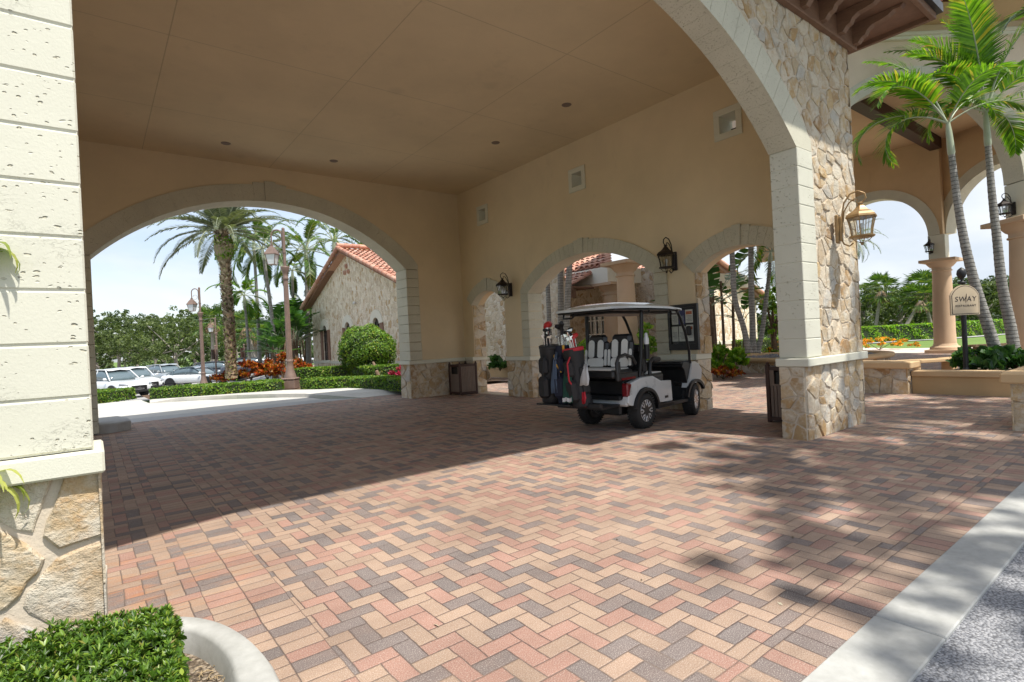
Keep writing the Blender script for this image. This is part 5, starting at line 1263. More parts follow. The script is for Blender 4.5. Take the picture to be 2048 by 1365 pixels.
towel('white towel hanging on the rightmost golf bag',[(-1.02,-.20,1.10),(-1.08,-.22,1.0),(-1.10,-.23,.88),(-1.10,-.22,.78)],.16,'whitefab')
towel('red towel end hanging low beside the green towel',[(-1.02,-.16,.74),(-1.08,-.17,.66),(-1.10,-.19,.58),(-1.09,-.16,.50)],.10,'red')

# ------------------------------------------------------------ parked cars
M['carwhite']=simple('car_white_paint',(.66,.68,.69),.25,coat=1,var=.01); M['carsilver']=simple('car_silver_paint',(.38,.41,.42),.3,coat=1,var=.01,metal=.3); M['cardark']=simple('car_dark_paint',(.035,.04,.055),.25,coat=1,var=.01)
M['carglass']=m_glass('car_glass',(.10,.14,.16),.06); M['lamp']=simple('headlamp',(.25,.26,.28),.15,coat=1)
def loft(mb,st,n=12,smooth=True):
    """st: list of (x, z0, z1, halfwidth, topfrac)"""
    vs=[]
    for (x,z0,z1,hw,tf) in st:
        ring_=[(hw*.92,z0),(hw,z0+(z1-z0)*.25),(hw,z0+(z1-z0)*.6),(hw*tf,z1-(z1-z0)*.04),(hw*tf*.6,z1),(0,z1)]
        full=ring_+[(-a,z) for a,z in ring_[:-1][::-1]]
        vs+= [(x,a,z) for a,z in full]
    m=11; F=[(i*m+k,(i+1)*m+k,(i+1)*m+(k+1)%m,i*m+(k+1)%m) for i in range(len(st)-1) for k in range(m)]
    F+=[tuple(range(m)),tuple(reversed(range((len(st)-1)*m,len(st)*m)))]
    mb.add(vs,F,smooth=smooth)
def car(label,x,y,z,rz,paint,kind='suv',grille='dark'):
    """x forward; origin on the ground in the middle"""
    t=thing('parked_car',label,'car',(x,y,z),rz,'cars in the parking lot')
    suv=kind=='suv'; H_=1.68 if suv else 1.44; hood=1.02 if suv else .86; belt=1.05 if suv else .92; L=2.38
    b=MB(); zb=.30 if suv else .24
    st=[(-L,zb+.2,.86 if suv else .84,.72,.9),(-L+.12,zb+.05,belt-.02,.86,.92),(-L+.6,zb,belt+.02,.92,.93),(-.6,zb,belt,.94,.95),(.7,zb,belt-.01,.94,.95),(1.0,zb,hood,.93,.93),(1.9,zb,hood-.11,.91,.90),(L-.12,zb+.02,hood-.24,.84,.88),(L,zb+.12,hood-.34,.72,.9)]
    loft(b,st)
    o=b.build('body',M[paint],t,subsurf=1)
    b=MB(); rx=(-2.05,-1.75,-.2,.45,1.15) if suv else (-1.95,-1.0,-.25,.25,1.2)
    rz_=(belt-.02,H_-.12,H_,H_-.03,belt-.04) if suv else (belt-.02,H_-.10,H_,H_-.02,belt-.06)
    g=[(rx[0],belt-.1,rz_[0],.80,.9),(rx[1],belt-.1,rz_[1],.78,.80),(rx[2],belt-.1,rz_[2],.78,.76),(rx[3],belt-.1,rz_[3],.78,.76),(rx[4],belt-.12,rz_[4],.80,.92)]
    loft(b,g); b.build('cabin',M['carglass'],t,subsurf=1)
    # painted roof and pillars over the glass
    b=MB(); hr=.60
    top=[(rx[1]+.05,H_-.13),(rx[1]+.35,H_-.05),(rx[2],H_+.012),(rx[3],H_-.018),(rx[3]+.18,H_-.085)]
    b.add([(a,s_*hr*(1 if s_ else 0),c+ (.012 if s_==0 else -.03)) for a,c in top for s_ in (-1,-.6,0,.6,1)],[(i*5+k,i*5+k+1,i*5+6+k,i*5+5+k) for i in range(4) for k in range(4)],smooth=True)
    b.build('roof',M[paint],t,fix=False)
    b=MB()
    for s_ in (-1,1):
        b.tube([(rx[0]+.15,s_*.80,belt),(rx[1]+.1,s_*.66,H_-.10),(rx[2],s_*.62,H_-.035),(rx[3],s_*.63,H_-.06),(rx[4]-.05,s_*.80,belt-.02)],.035,6)
        b.tube([(-.25,s_*.80,belt),(-.22,s_*.655,H_-.06)],.03,6); b.tube([(-1.25,s_*.81,belt),(-1.3,s_*.67,H_-.10)],.035,6)
    b.build('window_pillars',M[paint] if suv else M['carglass'],t)
    for cx_ in (-1.42,1.42):
        for s_ in (-1,1):
            w0=bpy.data.objects.new('wheel',None); COL.objects.link(w0); w0.parent=t; w0.location=(cx_,s_*.82,.35 if suv else .33); r_=.36 if suv else .33
            b=MB(); b.lathe([(r_*.68,-.11),(r_*.95,-.11),(r_,-.08),(r_,.08),(r_*.95,.11),(r_*.68,.11)],28,M=Matrix.Rotation(R(90),4,'X')); b.build('tyre',M['rubber'],w0)
            b=MB(); b.lathe([(0,.06),(r_*.25,.09),(r_*.70,.085),(r_*.70,-.1)],24,M=Matrix.Rotation(R(-90*s_),4,'X')); b.build('rim',M['chrome'],w0)
            b=MB()
            for k in range(5):
                a=2*math.pi*k/5; b.tube([(.09*math.cos(a+.5),s_*.095,.09*math.sin(a+.5)),(r_*.62*math.cos(a+.5),s_*.092,r_*.62*math.sin(a+.5))],[.02,.035],6)
            b.build('rim_openings',M['rimk'],w0)
    b=MB()
    for cx_ in (-1.42,1.42):
        for s_ in (-1,1):
            rr=.43 if suv else .39; zc_=.35 if suv else .33
            o_=arc(cx_,zc_,rr,180,0,14); i_=arc(cx_,zc_,rr-.05,180,0,14); a_,c_=sorted((s_*.90,s_*.955)); b.prism(o_+i_[::-1],a_,c_,plane='xz')
            b.prism(arc(cx_,zc_,rr-.02,180,0,14),*sorted((s_*.90,s_*.945)),plane='xz')
    b.build_by(lambda c:(c[1]>0,c[0]>0),'wheel_arch',M['black'],t,world=False)
    for s_ in (-1,1):
        b=MB(); b.tube([(L-.42,s_*.83,hood-.22),(L-.20,s_*.74,hood-.25),(L-.05,s_*.56,hood-.30)],[.05,.065,.05],8); b.build('headlight',M['lamp'],t)
        b=MB(); b.tube([(1.0,s_*.90,belt+.03),(1.0,s_*1.0,belt+.05)],[.03,.05],6); b.box(.95,1.10,min(s_*.95,s_*1.1),max(s_*.95,s_*1.1),belt,belt+.14,bev=.04); b.build('wing_mirror',M[paint],t)
    b=MB(); b.box(L-.06,L+.02,-.42,.42,.42,hood-.33,bev=.03); b.box(L-.10,L+.03,-.70,.70,.32,.40,bev=.02)
    for s_ in (-1,1): b.box(L-.20,L-.04,min(s_*.56,s_*.76),max(s_*.56,s_*.76),.42,.60,bev=.02)
    b.build('grille',M['black'],t)
    b=MB(); b.tube([(L+.025,0,hood-.50),(L+.032,0,hood-.50)],.09,16); b.box(L+.02,L+.035,-.25,.25,.44,.54); b.build('badge_and_plate',M['chrome'],t)
    return t
def carpx(label,x,D,rz,paint,kind='suv'):
    q=at(x,715,D); return car(label,q.x,q.y,low(q.x,q.y)-.0,rz,paint,kind)
fa=math.atan2(rgt.y,rgt.x)
carpx('white crossover nearest the canopy, its long front at the gap in the hedge',224,31.5,fa+R(-24),'carwhite')
carpx('white suv with big round badge and silver trim behind the nearest white crossover',262,35.5,fa+R(-30),'carwhite')
carpx('silver grey suv between the white cars, farther back',330,44,fa+R(-32),'carsilver')
carpx('white sedan with dark curved side windows behind the hedge',392,39.5,fa+R(-8),'carwhite','sedan')
carpx('dark suv beyond the white sedan, left of the date palm trunk',436,46,fa+R(20),'cardark')
carpx('dark suv right of the date palm trunk behind the orange bushes',505,45,fa+R(25),'cardark')
carpx('white van-like suv farthest right behind the orange bushes',575,52,fa+R(5),'carwhite')
# ------------------------------------------------------------ plants
LF={}
LF['hedge']=m_leaf('hedge_leaf',[(0,(.05,.11,.012)),(.35,(.09,.19,.02)),(.7,(.14,.26,.03)),(.93,(.24,.34,.04)),(1,(.30,.30,.05))],.45)
LF['fg']=m_leaf('foreground_leaf',[(0,(.030,.060,.010)),(.3,(.055,.125,.014)),(.65,(.10,.20,.022)),(.88,(.19,.31,.035)),(.97,(.30,.38,.06)),(1,(.20,.12,.05))],.38,.3)
LF['oak']=m_leaf('oak_leaf',[(0,(.030,.052,.020)),(.5,(.060,.095,.034)),(.85,(.10,.145,.055)),(1,(.17,.19,.09))],.55,.35)
LF['oaky']=m_leaf('light_tree_leaf',[(0,(.055,.085,.03)),(.5,(.10,.14,.05)),(1,(.17,.21,.08))],.55,.4)
LF['palm']=m_leaf('palm_leaflet',[(0,(.035,.075,.018)),(.5,(.06,.12,.025)),(.85,(.10,.18,.03)),(1,(.22,.24,.04))],.38,.3)
LF['datepalm']=m_leaf('grey_green_palm_leaflet',[(0,(.08,.10,.07)),(.5,(.13,.16,.11)),(1,(.22,.24,.16))],.45,.25)
LF['bright']=m_leaf('bright_palm_leaflet',[(0,(.045,.115,.012)),(.5,(.10,.22,.02)),(.85,(.17,.32,.03)),(.96,(.38,.36,.05)),(1,(.30,.20,.08))],.34,.45)
LF['bop']=m_leaf('broad_leaf',[(0,(.03,.085,.025)),(.5,(.05,.13,.035)),(1,(.10,.21,.05))],.3,.3)
LF['croton']=m_leaf('croton_leaf',[(0,(.10,.015,.01)),(.25,(.35,.04,.01)),(.45,(.55,.14,.01)),(.62,(.05,.07,.01)),(.8,(.62,.26,.02)),(.9,(.07,.05,.01)),(1,(.22,.015,.015))],.4,.25)
LF['pink']=m_leaf('pink_leaf',[(0,(.30,.01,.06)),(.6,(.55,.03,.12)),(1,(.10,.10,.03))],.4,.3)
LF['orange']=m_leaf('orange_flower',[(0,(.12,.22,.03)),(.45,(.20,.30,.04)),(.5,(.75,.28,.03)),(1,(.80,.40,.06))],.5,.4)
LF['lime']=m_leaf('lime_leaf',[(0,(.08,.19,.015)),(.6,(.18,.36,.03)),(1,(.36,.46,.08))],.4,.45)
LF['vari']=m_leaf('variegated_strap_leaf',[(0,(.16,.26,.04)),(.5,(.40,.42,.12)),(1,(.10,.20,.03))],.4,.4)
LF['boot']=m_leaf('palm_boot',[(0,(.08,.06,.045)),(.35,(.20,.15,.10)),(.7,(.38,.32,.24)),(1,(.54,.49,.38))],.9,.02)
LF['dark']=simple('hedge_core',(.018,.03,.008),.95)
BK={'grey':m_bark('grey_bark',(.20,.17,.14),(.34,.31,.27)),'palmring':m_bark('ringed_palm_bark',(.20,.19,.17),(.36,.35,.32),.85,22),'brown':m_bark('brown_bark',(.10,.065,.04),(.22,.16,.11)),'date':m_bark('date_palm_bark',(.20,.13,.075),(.40,.30,.20)),'crown':simple('crownshaft',(.36,.40,.28),.4,var=.15,scale=3)}
nr=np.random.default_rng(5)
def leaves(name,C,N_,size,mat,parent=None,aspect=.45,bend=.25,jit=.7,seed=0,world=True):
    """one folded quad pair (a diamond) per point; C centres, N_ preferred normals"""
    g=np.random.default_rng(seed); n=len(C); s=size*g.uniform(.6,1.35,n)[:,None]
    nrm=N_+g.normal(0,jit,(n,3)); nrm/=np.linalg.norm(nrm,axis=1)[:,None]+1e-9
    a=np.cross(nrm,g.normal(0,1,(n,3))); a/=np.linalg.norm(a,axis=1)[:,None]+1e-9; b_=np.cross(nrm,a)
    V=np.empty((n,6,3)); V[:,0]=C-a*s; V[:,1]=C-a*s*.2+b_*s*aspect; V[:,2]=C+a*s*.45+b_*s*aspect*.8-nrm*s*bend*.5; V[:,3]=C+a*s-nrm*s*bend; V[:,4]=C+a*s*.45-b_*s*aspect*.8-nrm*s*bend*.5; V[:,5]=C-a*s*.2-b_*s*aspect
    i=np.arange(n)[:,None]*6; F=np.concatenate([i+np.array([[0,1,2,5]]),i+np.array([[2,3,4,5]])]) ; F=np.concatenate([i+np.array([[0,1,2,3]]),i+np.array([[0,3,4,5]])])
    return npmesh(name,V.reshape(-1,3),F,mat,parent,world)
def tree_crown(name,lobes,n,size,mat,parent,seed=0,asp=.45,hollow=.55):
    """lobes: (x,y,z,rx,ry,rz) in world coordinates; clumpy shells with gaps"""
    g=np.random.default_rng(seed); P=[];Q=[]
    vol=np.array([l[3]*l[4]+l[4]*l[5] for l in lobes]); pr=vol/vol.sum()
    for l,p in zip(lobes,pr):
        m=max(20,int(n*p)); k=max(6,int(m/38)); c=np.array(l[:3]); r=np.array(l[3:])
        d=g.normal(0,1,(k,3)); d/=np.linalg.norm(d,axis=1)[:,None]; cl=d*g.uniform(hollow,1.0,(k,1)); rad=g.uniform(.10,.26,k)
        idx=g.integers(0,k,m); off=g.normal(0,1,(m,3)); off/=np.linalg.norm(off,axis=1)[:,None]; off*=g.uniform(.2,1,(m,1))**.5*rad[idx][:,None]
        u=cl[idx]+off; P.append(c+u*r); Q.append(off+np.array([0,0,.5*.2])+u*.3)
    P=np.concatenate(P);Q=np.concatenate(Q); Q/=np.linalg.norm(Q,axis=1)[:,None]+1e-9
    return leaves(name,P,Q,size,mat,parent,aspect=asp,seed=seed+1)
def tree(label,x,y,z,h,spread,seed,leaf='oak',n=5200,size=.16,trunk=.18,name='tree',cat='tree',group=None,bark='grey',low_=.14):
    t=thing(name,label,cat,(x,y,z),0,group); rg=random.Random(seed)
    b=MB(); top=h*.62; lean=rg.uniform(-.06,.06)
    b.tube([(0,0,-.1),(lean*h*.2,0,h*.15),(lean*h*.6,.05,h*.35),(lean*h,.0,top)],[trunk*1.2,trunk,trunk*.75,trunk*.3],9)
    lobes=[]; nl=rg.randint(7,9)
    for k in range(nl):
        a=2*math.pi*k/nl+rg.uniform(-.3,.3); rr=spread*rg.uniform(.35,.68); zz=h*rg.uniform(low_+.12,.80); r=spread*rg.uniform(.36,.50)
        lx,ly=rr*math.cos(a),rr*math.sin(a); lobes.append((x+lx,y+ly,z+zz,r,r,r*rg.uniform(.6,.85)))
        b.tube([(lean*h*.4,.0,h*rg.uniform(.22,.40)),(lx*.5,ly*.5,zz*.75),(lx*.95,ly*.95,zz)],[trunk*.5,trunk*.28,trunk*.08],6)
    lobes.append((x,y,z+h*.80,spread*.5,spread*.5,h*.2))
    b.build('trunk',BK[bark],t)
    tree_crown('crown',lobes,n,size,LF[leaf],t,seed)
    return t
def frond(V,F,base,az,el,L,droop,nl=34,ll=.5,lw=.028,seed=0,twist=.0,vshape=.5,tip=.35,rach=None,wiggle=.12,start=.18,hang=.35):
    """appends leaflets (as bent strips) to V,F lists; returns rachis points"""
    g=np.random.default_rng(seed)
    n=12; pts=[np.array(base,float)]; e=el; d=L/n
    for i in range(n):
        e-=droop*(i+1)/n*2/ n; pts.append(pts[-1]+d*np.array([math.cos(az)*math.cos(e),math.sin(az)*math.cos(e),math.sin(e)]))
    P=np.array(pts); T=np.gradient(P,axis=0); T/=np.linalg.norm(T,axis=1)[:,None]
    side=np.array([-math.sin(az),math.cos(az),0])
    for k in range(nl):
        u=start+(1-start)*(k+.5)/nl; f=u*n; i=min(int(f),n-1); w=f-i; p=P[i]*(1-w)+P[i+1]*w; t=T[i]*(1-w)+T[i+1]*w
        up=np.cross(t,side); up/=np.linalg.norm(up)+1e-9; up=-up if up[2]<0 and abs(el)<1.3 else up
        env=math.sin(math.pi*min(1,(.12+.88*(u-start)/(1-start))**.75))*.75+.25
        fw=.45+ .9*u
        for s_ in (-1,1):
            l=ll*env*(1+g.normal(0,.06)); dr=side*s_*1.0+t*fw+up*(vshape*.6+g.normal(0,wiggle)); dr/=np.linalg.norm(dr)
            q0=p; q1=p+dr*l*.5+np.array([0,0,-hang*l*.12]); q2=p+dr*l*.93+np.array([0,0,-hang*l*.55])
            wv=np.cross(dr,up*.8+side*s_*.35); wv/=np.linalg.norm(wv)+1e-9; h=lw*(.6+.5*env)
            b0=len(V); V+= [tuple(q0-wv*h*.35),tuple(q0+wv*h*.35),tuple(q1+wv*h*.5),tuple(q1-wv*h*.5),tuple(q2+wv*h*.12),tuple(q2-wv*h*.12)]
            F+= [(b0,b0+1,b0+2,b0+3),(b0+3,b0+2,b0+4,b0+5)]
    return P
def palm(label,pts,r0,r1,fr,mat='palm',name='palm_tree',crownshaft=0.0,group=None,seed=0,bark='palmring',cs_r=None,ring=True,parts=True):
    """pts: trunk centre line (world); fr: list of (az,el,L,droop,ll,nl,lw)"""
    t=thing(name,label,'palm tree',pts[0],0,group); P=[Vector(p) for p in pts]
    # resample the trunk
    S_=sm([tuple(p) for p in P],6); n=len(S_)
    if group=='leaning palms in the leafy bed': S_=sm([tuple(p) for p in P],22); n=len(S_)
    b=MB(); rr=[(r0+(r1-r0)*i/(n-1))*(1+(.05 if n>60 and i%3==0 else 0)) for i in range(n)]
    for i in range(6): rr[i]*=1+.35*(1-i/6)**2
    b.tube(S_,rr,14); b.build('trunk',BK[bark],t,True)
    top=S_[-1]; dr=(S_[-1]-S_[-3]).normalized()
    if crownshaft:
        b=MB(); e=top+dr*crownshaft; cr_=cs_r or r1*1.15; b.tube([top-dr*.03,top+dr*.02,top+dr*crownshaft*.25,top+dr*crownshaft*.7,e],[r1*1.0,cr_*1.1,cr_*1.08,cr_*.9,cr_*.62],14); b.build('crownshaft',BK['crown'],t,True); top=e
    V=[];F=[];b=MB()
    for i,(az,el,L,dp,ll,nl,lw) in enumerate(fr):
        st=.22 if crownshaft else .12
        Q=frond(V,F,tuple(top+Vector((math.cos(az)*r1*.3,math.sin(az)*r1*.3,0))),az,el,L,dp,nl,ll,lw,seed*50+i,start=st)
        b.tube([tuple(q) for q in Q],[max(.004,.022*(1-k/13)*(L/2.2)) for k in range(13)],5)
    b.build('frond_stems',BK['crown'],t,True,fix=False)
    npmesh('fronds',V,F,LF[mat],t,True)
    return t
def fr_set(n,L,seed,el0=1.2,el1=-.2,dp=1.6,ll=.5,nl=30,lw=.035,az0=0):
    rg=random.Random(seed); out=[]
    for i in range(n):
        f=i/(n-1); out.append((az0+i*2.399+rg.uniform(-.2,.2),el0+(el1-el0)*f+rg.uniform(-.1,.1),L*rg.uniform(.85,1.1),dp*rg.uniform(.8,1.2),ll*rg.uniform(.85,1.1),nl,lw))
    return out
def V3(x,y,D): p=at(x,y,D); return (p.x,p.y,p.z)

# date palm framed by the back arch
D=26; tp=[V3(463,757,D),V3(458,650,D),V3(452,560,D),V3(447,462,D)]
dp_=palm('thick shaggy date palm with grey-green arching fronds framed by the back arch',tp,.20,.22,fr_set(44,3.5,3,1.4,-.22,.95,.50,84,.042),'datepalm','date_palm',0,seed=3,bark='date')
rg=random.Random(5); b=MB(); ax=sm([tuple(p) for p in tp],8)
for k in range(1300):
    f=rg.random(); i=min(int(f*(len(ax)-1)),len(ax)-2); w_=f*(len(ax)-1)-i; c=ax[i].lerp(ax[i+1],w_); a=rg.uniform(0,6.28); bulge=.0+ .14*min(1,max(0,(f-.78)/.08))
    d=Vector((math.cos(a),math.sin(a),0)); r_=.24+bulge*(1 if f<.97 else .8); p=c+d*(r_-.045); s_=Vector((-d.y,d.x,0)); q=rg.uniform(.05,.085)
    b.add([tuple(p-s_*q-Vector((0,0,.03))),tuple(p+s_*q-Vector((0,0,.03))),tuple(p+d*.10+s_*q*.5+Vector((0,0,.09))),tuple(p+d*.10-s_*q*.5+Vector((0,0,.09)))],[(0,1,2,3)])
b.lathe([(.25,0),(.40,.35),(.42,.75),(.30,1.1),(.1,1.25)],14,M=Matrix.Translation(Vector(V3(449,526,D))))
b.build('leaf_boots',LF['boot'],dp_,True,fix=False)
g=np.random.default_rng(9); c0=np.array(V3(448,492,D)); th=g.uniform(0,6.28,900); C=c0+np.stack([.40*np.cos(th),.40*np.sin(th),g.uniform(-.7,.45,900)],1); N_=np.stack([np.cos(th),np.sin(th),0*th],1)
leaves('fern_tuft',C,N_,.05,LF['lime'],dp_,seed=4)
th=g.uniform(0,6.28,420); f=g.uniform(0,1,420); idx=np.clip((f*(len(ax)-1)).astype(int),0,len(ax)-1); C=np.array([tuple(ax[i]) for i in idx])+np.stack([.27*np.cos(th),.27*np.sin(th),g.uniform(-.2,.2,420)],1)
tag(leaves('fern_sprigs',C,np.stack([np.cos(th),np.sin(th),0*th],1),.045,LF['lime'],dp_,seed=6),kind='stuff')

# other palms behind
def simple_palm(label,x0,y0,x1,y1,D,L,n=13,mat='palm',seed=0,r=.12,ll=.55,group='feather palms behind the back arch',cs=.7,xm=None,nl=40,lw=.075,el1=-.45,dp=1.7):
    pts=[V3(x0,y0,D),V3(xm if xm else (x0*.6+x1*.4),(y0+y1)/2,D),V3(x1,y1,D)]
    return palm(label,pts,r,r*.75,fr_set(n,L,seed,1.25,el1,dp,ll,nl,lw),mat,'palm_tree',cs,group,seed)
simple_palm('tall feather palm leaning behind the nearest street lamp post',553,735,528,520,33,3.3,15,seed=11,xm=543)
simple_palm('slender feather palm with drooping fronds between the date palm and the street lamp',499,730,490,612,36,2.4,13,seed=12,r=.10,mat='bright')
simple_palm('dark feather palm crown just behind the date palm fronds',520,735,508,500,38,3.4,14,seed=13,xm=515)
simple_palm('tall palm with a big crown directly left of the cottage gable',618,735,612,520,38,3.9,16,seed=14,r=.16)
simple_palm('tall palm rising above the cottage roof ridge',672,640,668,500,44,4.6,17,seed=15,r=.16,cs=.8)
simple_palm('palm crown showing over the right slope of the cottage roof',735,640,728,520,46,3.8,14,seed=16,r=.14)
simple_palm('palm crown between the nearest street lamp and the cottage',588,735,585,560,40,3.0,12,seed=18)
# sabal palms
def fan_palm(label,x0,y0,x1,y1,D,r,seed,group,fs=.8,n=26,mat='palm'):
    pts=[V3(x0,y0,D),V3(x0*.5+x1*.5,(y0+y1)/2,D),V3(x1,y1,D)]; t=thing('sabal_palm',label,'palm tree',pts[0],0,group)
    b=MB(); b.tube([Vector(p) for p in pts],[r*1.15,r,r*.95],10); b.build('trunk',BK['grey'],t,True)
    rg=random.Random(seed); V=[];F=[]; top=Vector(pts[-1])
    for i in range(n):
        az=i*2.399; el=1.3-1.9*i/n+rg.uniform(-.15,.15); L=fs*1.1*rg.uniform(.8,1.1); d=Vector((math.cos(az)*math.cos(el),math.sin(az)*math.cos(el),math.sin(el))); c=top+d*L
        s_=Vector((-math.sin(az),math.cos(az),0)); u=d.cross(s_)
        for k in range(13):
            a=(k-6)/6*1.45; q=(d*math.cos(a)+s_*math.sin(a)); tip=c+q*fs*rg.uniform(.85,1.1)+Vector((0,0,-.32*fs*(1-abs(a)/3))); w_=q.cross(u).normalized()*.035*fs*1.6 if q.cross(u).length>1e-6 else s_*.03
            b0=len(V); mid=c.lerp(tip,.55)+Vector((0,0,.07*fs)); V+=[tuple(c),tuple(mid-w_),tuple(tip),tuple(mid+w_)]; F.append((b0,b0+1,b0+2,b0+3))
    npmesh('fan_leaves',V,F,LF[mat],t,True)
    # old hanging leaves
    V=[];F=[]
    for i in range(60):
        a=rg.uniform(0,6.28); z0=rg.uniform(-.1,.1); p=top+Vector((math.cos(a)*r*1.2,math.sin(a)*r*1.2,z0)); q=p+Vector((math.cos(a)*.45*fs,math.sin(a)*.45*fs,-.9*fs*rg.uniform(.6,1.1))); s_=Vector((-math.sin(a),math.cos(a),0))*.07*fs
        b0=len(V); V+=[tuple(p),tuple(q-s_),tuple(q+s_)]; F.append((b0,b0+1,b0+2))
    npmesh('dead_skirt',V,F,BK['date'],t,True); return t
fan_palm('sabal palm with shaggy skirt right of the date palm trunk',512,735,492,655,52,.2,21,'fan palms at the car park',1.15)
fan_palm('sabal palm with twin crowns beside the leaning trunks behind the orange bushes',520,735,506,672,56,.2,22,'fan palms at the car park',1.1)
fan_palm('small sabal palm left of the date palm trunk',427,735,424,645,60,.18,23,'fan palms at the car park',1.2)

# bird-of-paradise and banana-like clumps beside the cottage
def broad_plant(label,x,y,D,h,n,seed,stems=5,group=None,zb=None,lw=.34,name='bird_of_paradise'):
    p=at(x,y,D); z0=p.z if zb is None else zb; t=thing(name,label,'plant',(p.x,p.y,z0),0,group); rg=random.Random(seed)
    b=MB(); tops=[]
    for s_ in range(stems):
        a=rg.uniform(0,6.28); q=rg.uniform(.1,.45); hh=h*rg.uniform(.45,.72); ln=rg.uniform(-.25,.25); tops.append((q*math.cos(a)+ln,q*math.sin(a),hh))
        b.tube([(q*math.cos(a),q*math.sin(a),0),(q*math.cos(a)+ln*.5,q*math.sin(a),hh*.5),tops[-1]],[.07,.06,.05],8)
    b.build('stems',BK['brown'],t)
    V=[];F=[]; bs=MB()
    for i in range(n):
        c=tops[i%stems]; az=rg.uniform(0,6.28); el=rg.uniform(.35,1.45); L=h*rg.uniform(.34,.52); ll=L*.62; d=Vector((math.cos(az)*math.cos(el),math.sin(az)*math.cos(el),math.sin(el))); s_=Vector((-math.sin(az),math.cos(az),0)); c=Vector(c)-Vector((0,0,h*.08))
        pts=[c+d*L*f+Vector((math.cos(az)*.5,math.sin(az)*.5,-1))*(.16*L*f*f*1.3) for f in [0,.2,.4,.55,.7,.85,1.0,1.1]]
        bs.tube(pts[:4],[.022,.02,.016,.012],5)
        for sd in (-1,1):
            for k in range(2,7):
                w0=lw*h/4.2*math.sin(math.pi*(k-2+.35)/5.6)**.6*rg.uniform(.9,1.1); w1=lw*h/4.2*math.sin(math.pi*min(5.3,(k-1+.3))/5.6)**.6
                gp=rg.uniform(0,.12); p0=pts[k]; p1=pts[k+1]; b0=len(V)
                V+=[tuple(p0),tuple(p0+s_*sd*w0+Vector((0,0,w0*.25))),tuple(p1.lerp(p0,gp)+s_*sd*w1+Vector((0,0,w1*.2-.02))),tuple(p1.lerp(p0,gp))]; F.append((b0,b0+1,b0+2,b0+3))
    bs.build('leaf_stalks',BK['crown'],t,fix=False); o=npmesh('leaves',V,F,LF['bop'],t)
    return t
for i,(x,y,D,h,lb) in enumerate([(556,742,32,3.4,'bird-of-paradise clump behind the nearest street lamp'),(590,742,35,4.6,'big bird-of-paradise clump left of the cottage corner'),(607,742,40,6.2,'tallest bird-of-paradise clump beside the cottage eave'),(572,742,38,5.0,'bird-of-paradise clump set back between lamp and cottage'),(540,738,36,3.4,'low broad-leaved clump behind the orange bushes')]):
    broad_plant(lb,x,y,D,h,26,30+i,6,'broad-leaved clumps beside the cottage',zb=0)

# hedges
def hedge(label,poly,z0,h,leaf='hedge',size=.035,dens=900,seed=0,name='hedge',cat='hedge',group=None,wob=.03):
    """poly: ground outline (world), filled hedge with flat clipped top"""
    cx_=sum(p[0] for p in poly)/len(poly); cy_=sum(p[1] for p in poly)/len(poly); t=thing(name,label,cat,(cx_,cy_,z0),0,group)
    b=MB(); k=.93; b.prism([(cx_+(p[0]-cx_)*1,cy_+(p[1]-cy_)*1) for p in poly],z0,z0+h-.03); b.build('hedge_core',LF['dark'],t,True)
    g=np.random.default_rng(seed); C=[];N_=[]; n=len(poly); 
    A=0.5*sum(poly[i][0]*poly[(i+1)%n][1]-poly[(i+1)%n][0]*poly[i][1] for i in range(n)); sgn=1 if A>0 else -1
    for i in range(n):
        p=np.array(poly[i]);q=np.array(poly[(i+1)%n]); L=np.linalg.norm(q-p); m=int(L*h*dens)
        if m<1: continue
        nr_=np.array([(q-p)[1],-(q-p)[0]])/L*sgn; u=g.uniform(0,1,m); c=p+(q-p)*u[:,None]; zz=g.uniform(0,h,m); off=g.uniform(-.02,.035,m)+wob*np.sin(u*L*3.1+zz*5)*.5
        C.append(np.stack([c[:,0]+nr_[0]*off,c[:,1]+nr_[1]*off,z0+zz],1)); N_.append(np.tile([nr_[0],nr_[1],.35],(m,1)))
    xs=[p[0] for p in poly];ys=[p[1] for p in poly]; m=int((max(xs)-min(xs))*(max(ys)-min(ys))*dens); X=g.uniform(min(xs),max(xs),m); Y=g.uniform(min(ys),max(ys),m); inside=np.zeros(m,bool)
    for i in range(n):
        x1,y1=poly[i];x2,y2=poly[(i+1)%n]; c=((y1>Y)!=(y2>Y)); xi=(x2-x1)*(Y-y1)/(y2-y1+1e-12)+x1; inside^=(c&(X<xi))
    X=X[inside];Y=Y[inside]; C.append(np.stack([X,Y,z0+h+g.uniform(-.035,.02,len(X))+wob*.5*np.sin(X*3.3+Y*2.1)],1)); N_.append(np.tile([0,0,1.0],(len(X),1)))
    leaves('foliage',np.concatenate(C),np.concatenate(N_),size,LF[leaf],t,aspect=.5,seed=seed); return t
def strip(pts,w):
    """offset polyline to the left by w -> polygon"""
    out=[]
    for i,p in enumerate(pts):
        a=Vector(pts[max(0,i-1)]);c=Vector(pts[min(len(pts)-1,i+1)]); d=(c-a).normalized(); out.append((p[0]-d.y*w,p[1]+d.x*w))
    return list(pts)+out[::-1]
h1=[gpt2(299.5,799.3,.12),gpt2(413,791.5,.12),gpt2(490,786,.12),gpt2(564,781,.12)]
hedge('long clipped low hedge along the sidewalk left of the nearest street lamp',strip(h1,1.35),.12,.34,seed=1,size=.045,dens=700)
hedge('short clipped low hedge beside the driveway next to the back left pier',strip([gpt2(150,812,0),gpt2(195,808,0),gpt2(271,797,0)],1.6),-.02,.42,seed=2,size=.045,dens=700)
hedge('clipped low hedge right of the nearest street lamp below the round bush',strip([gpt2(601,779.5,.12),gpt2(640,779,.12),gpt2(700,776,.12),gpt2(770,780,.12),gpt2(835,787,.12)],.9),.12,.36,seed=3,size=.042,dens=800)
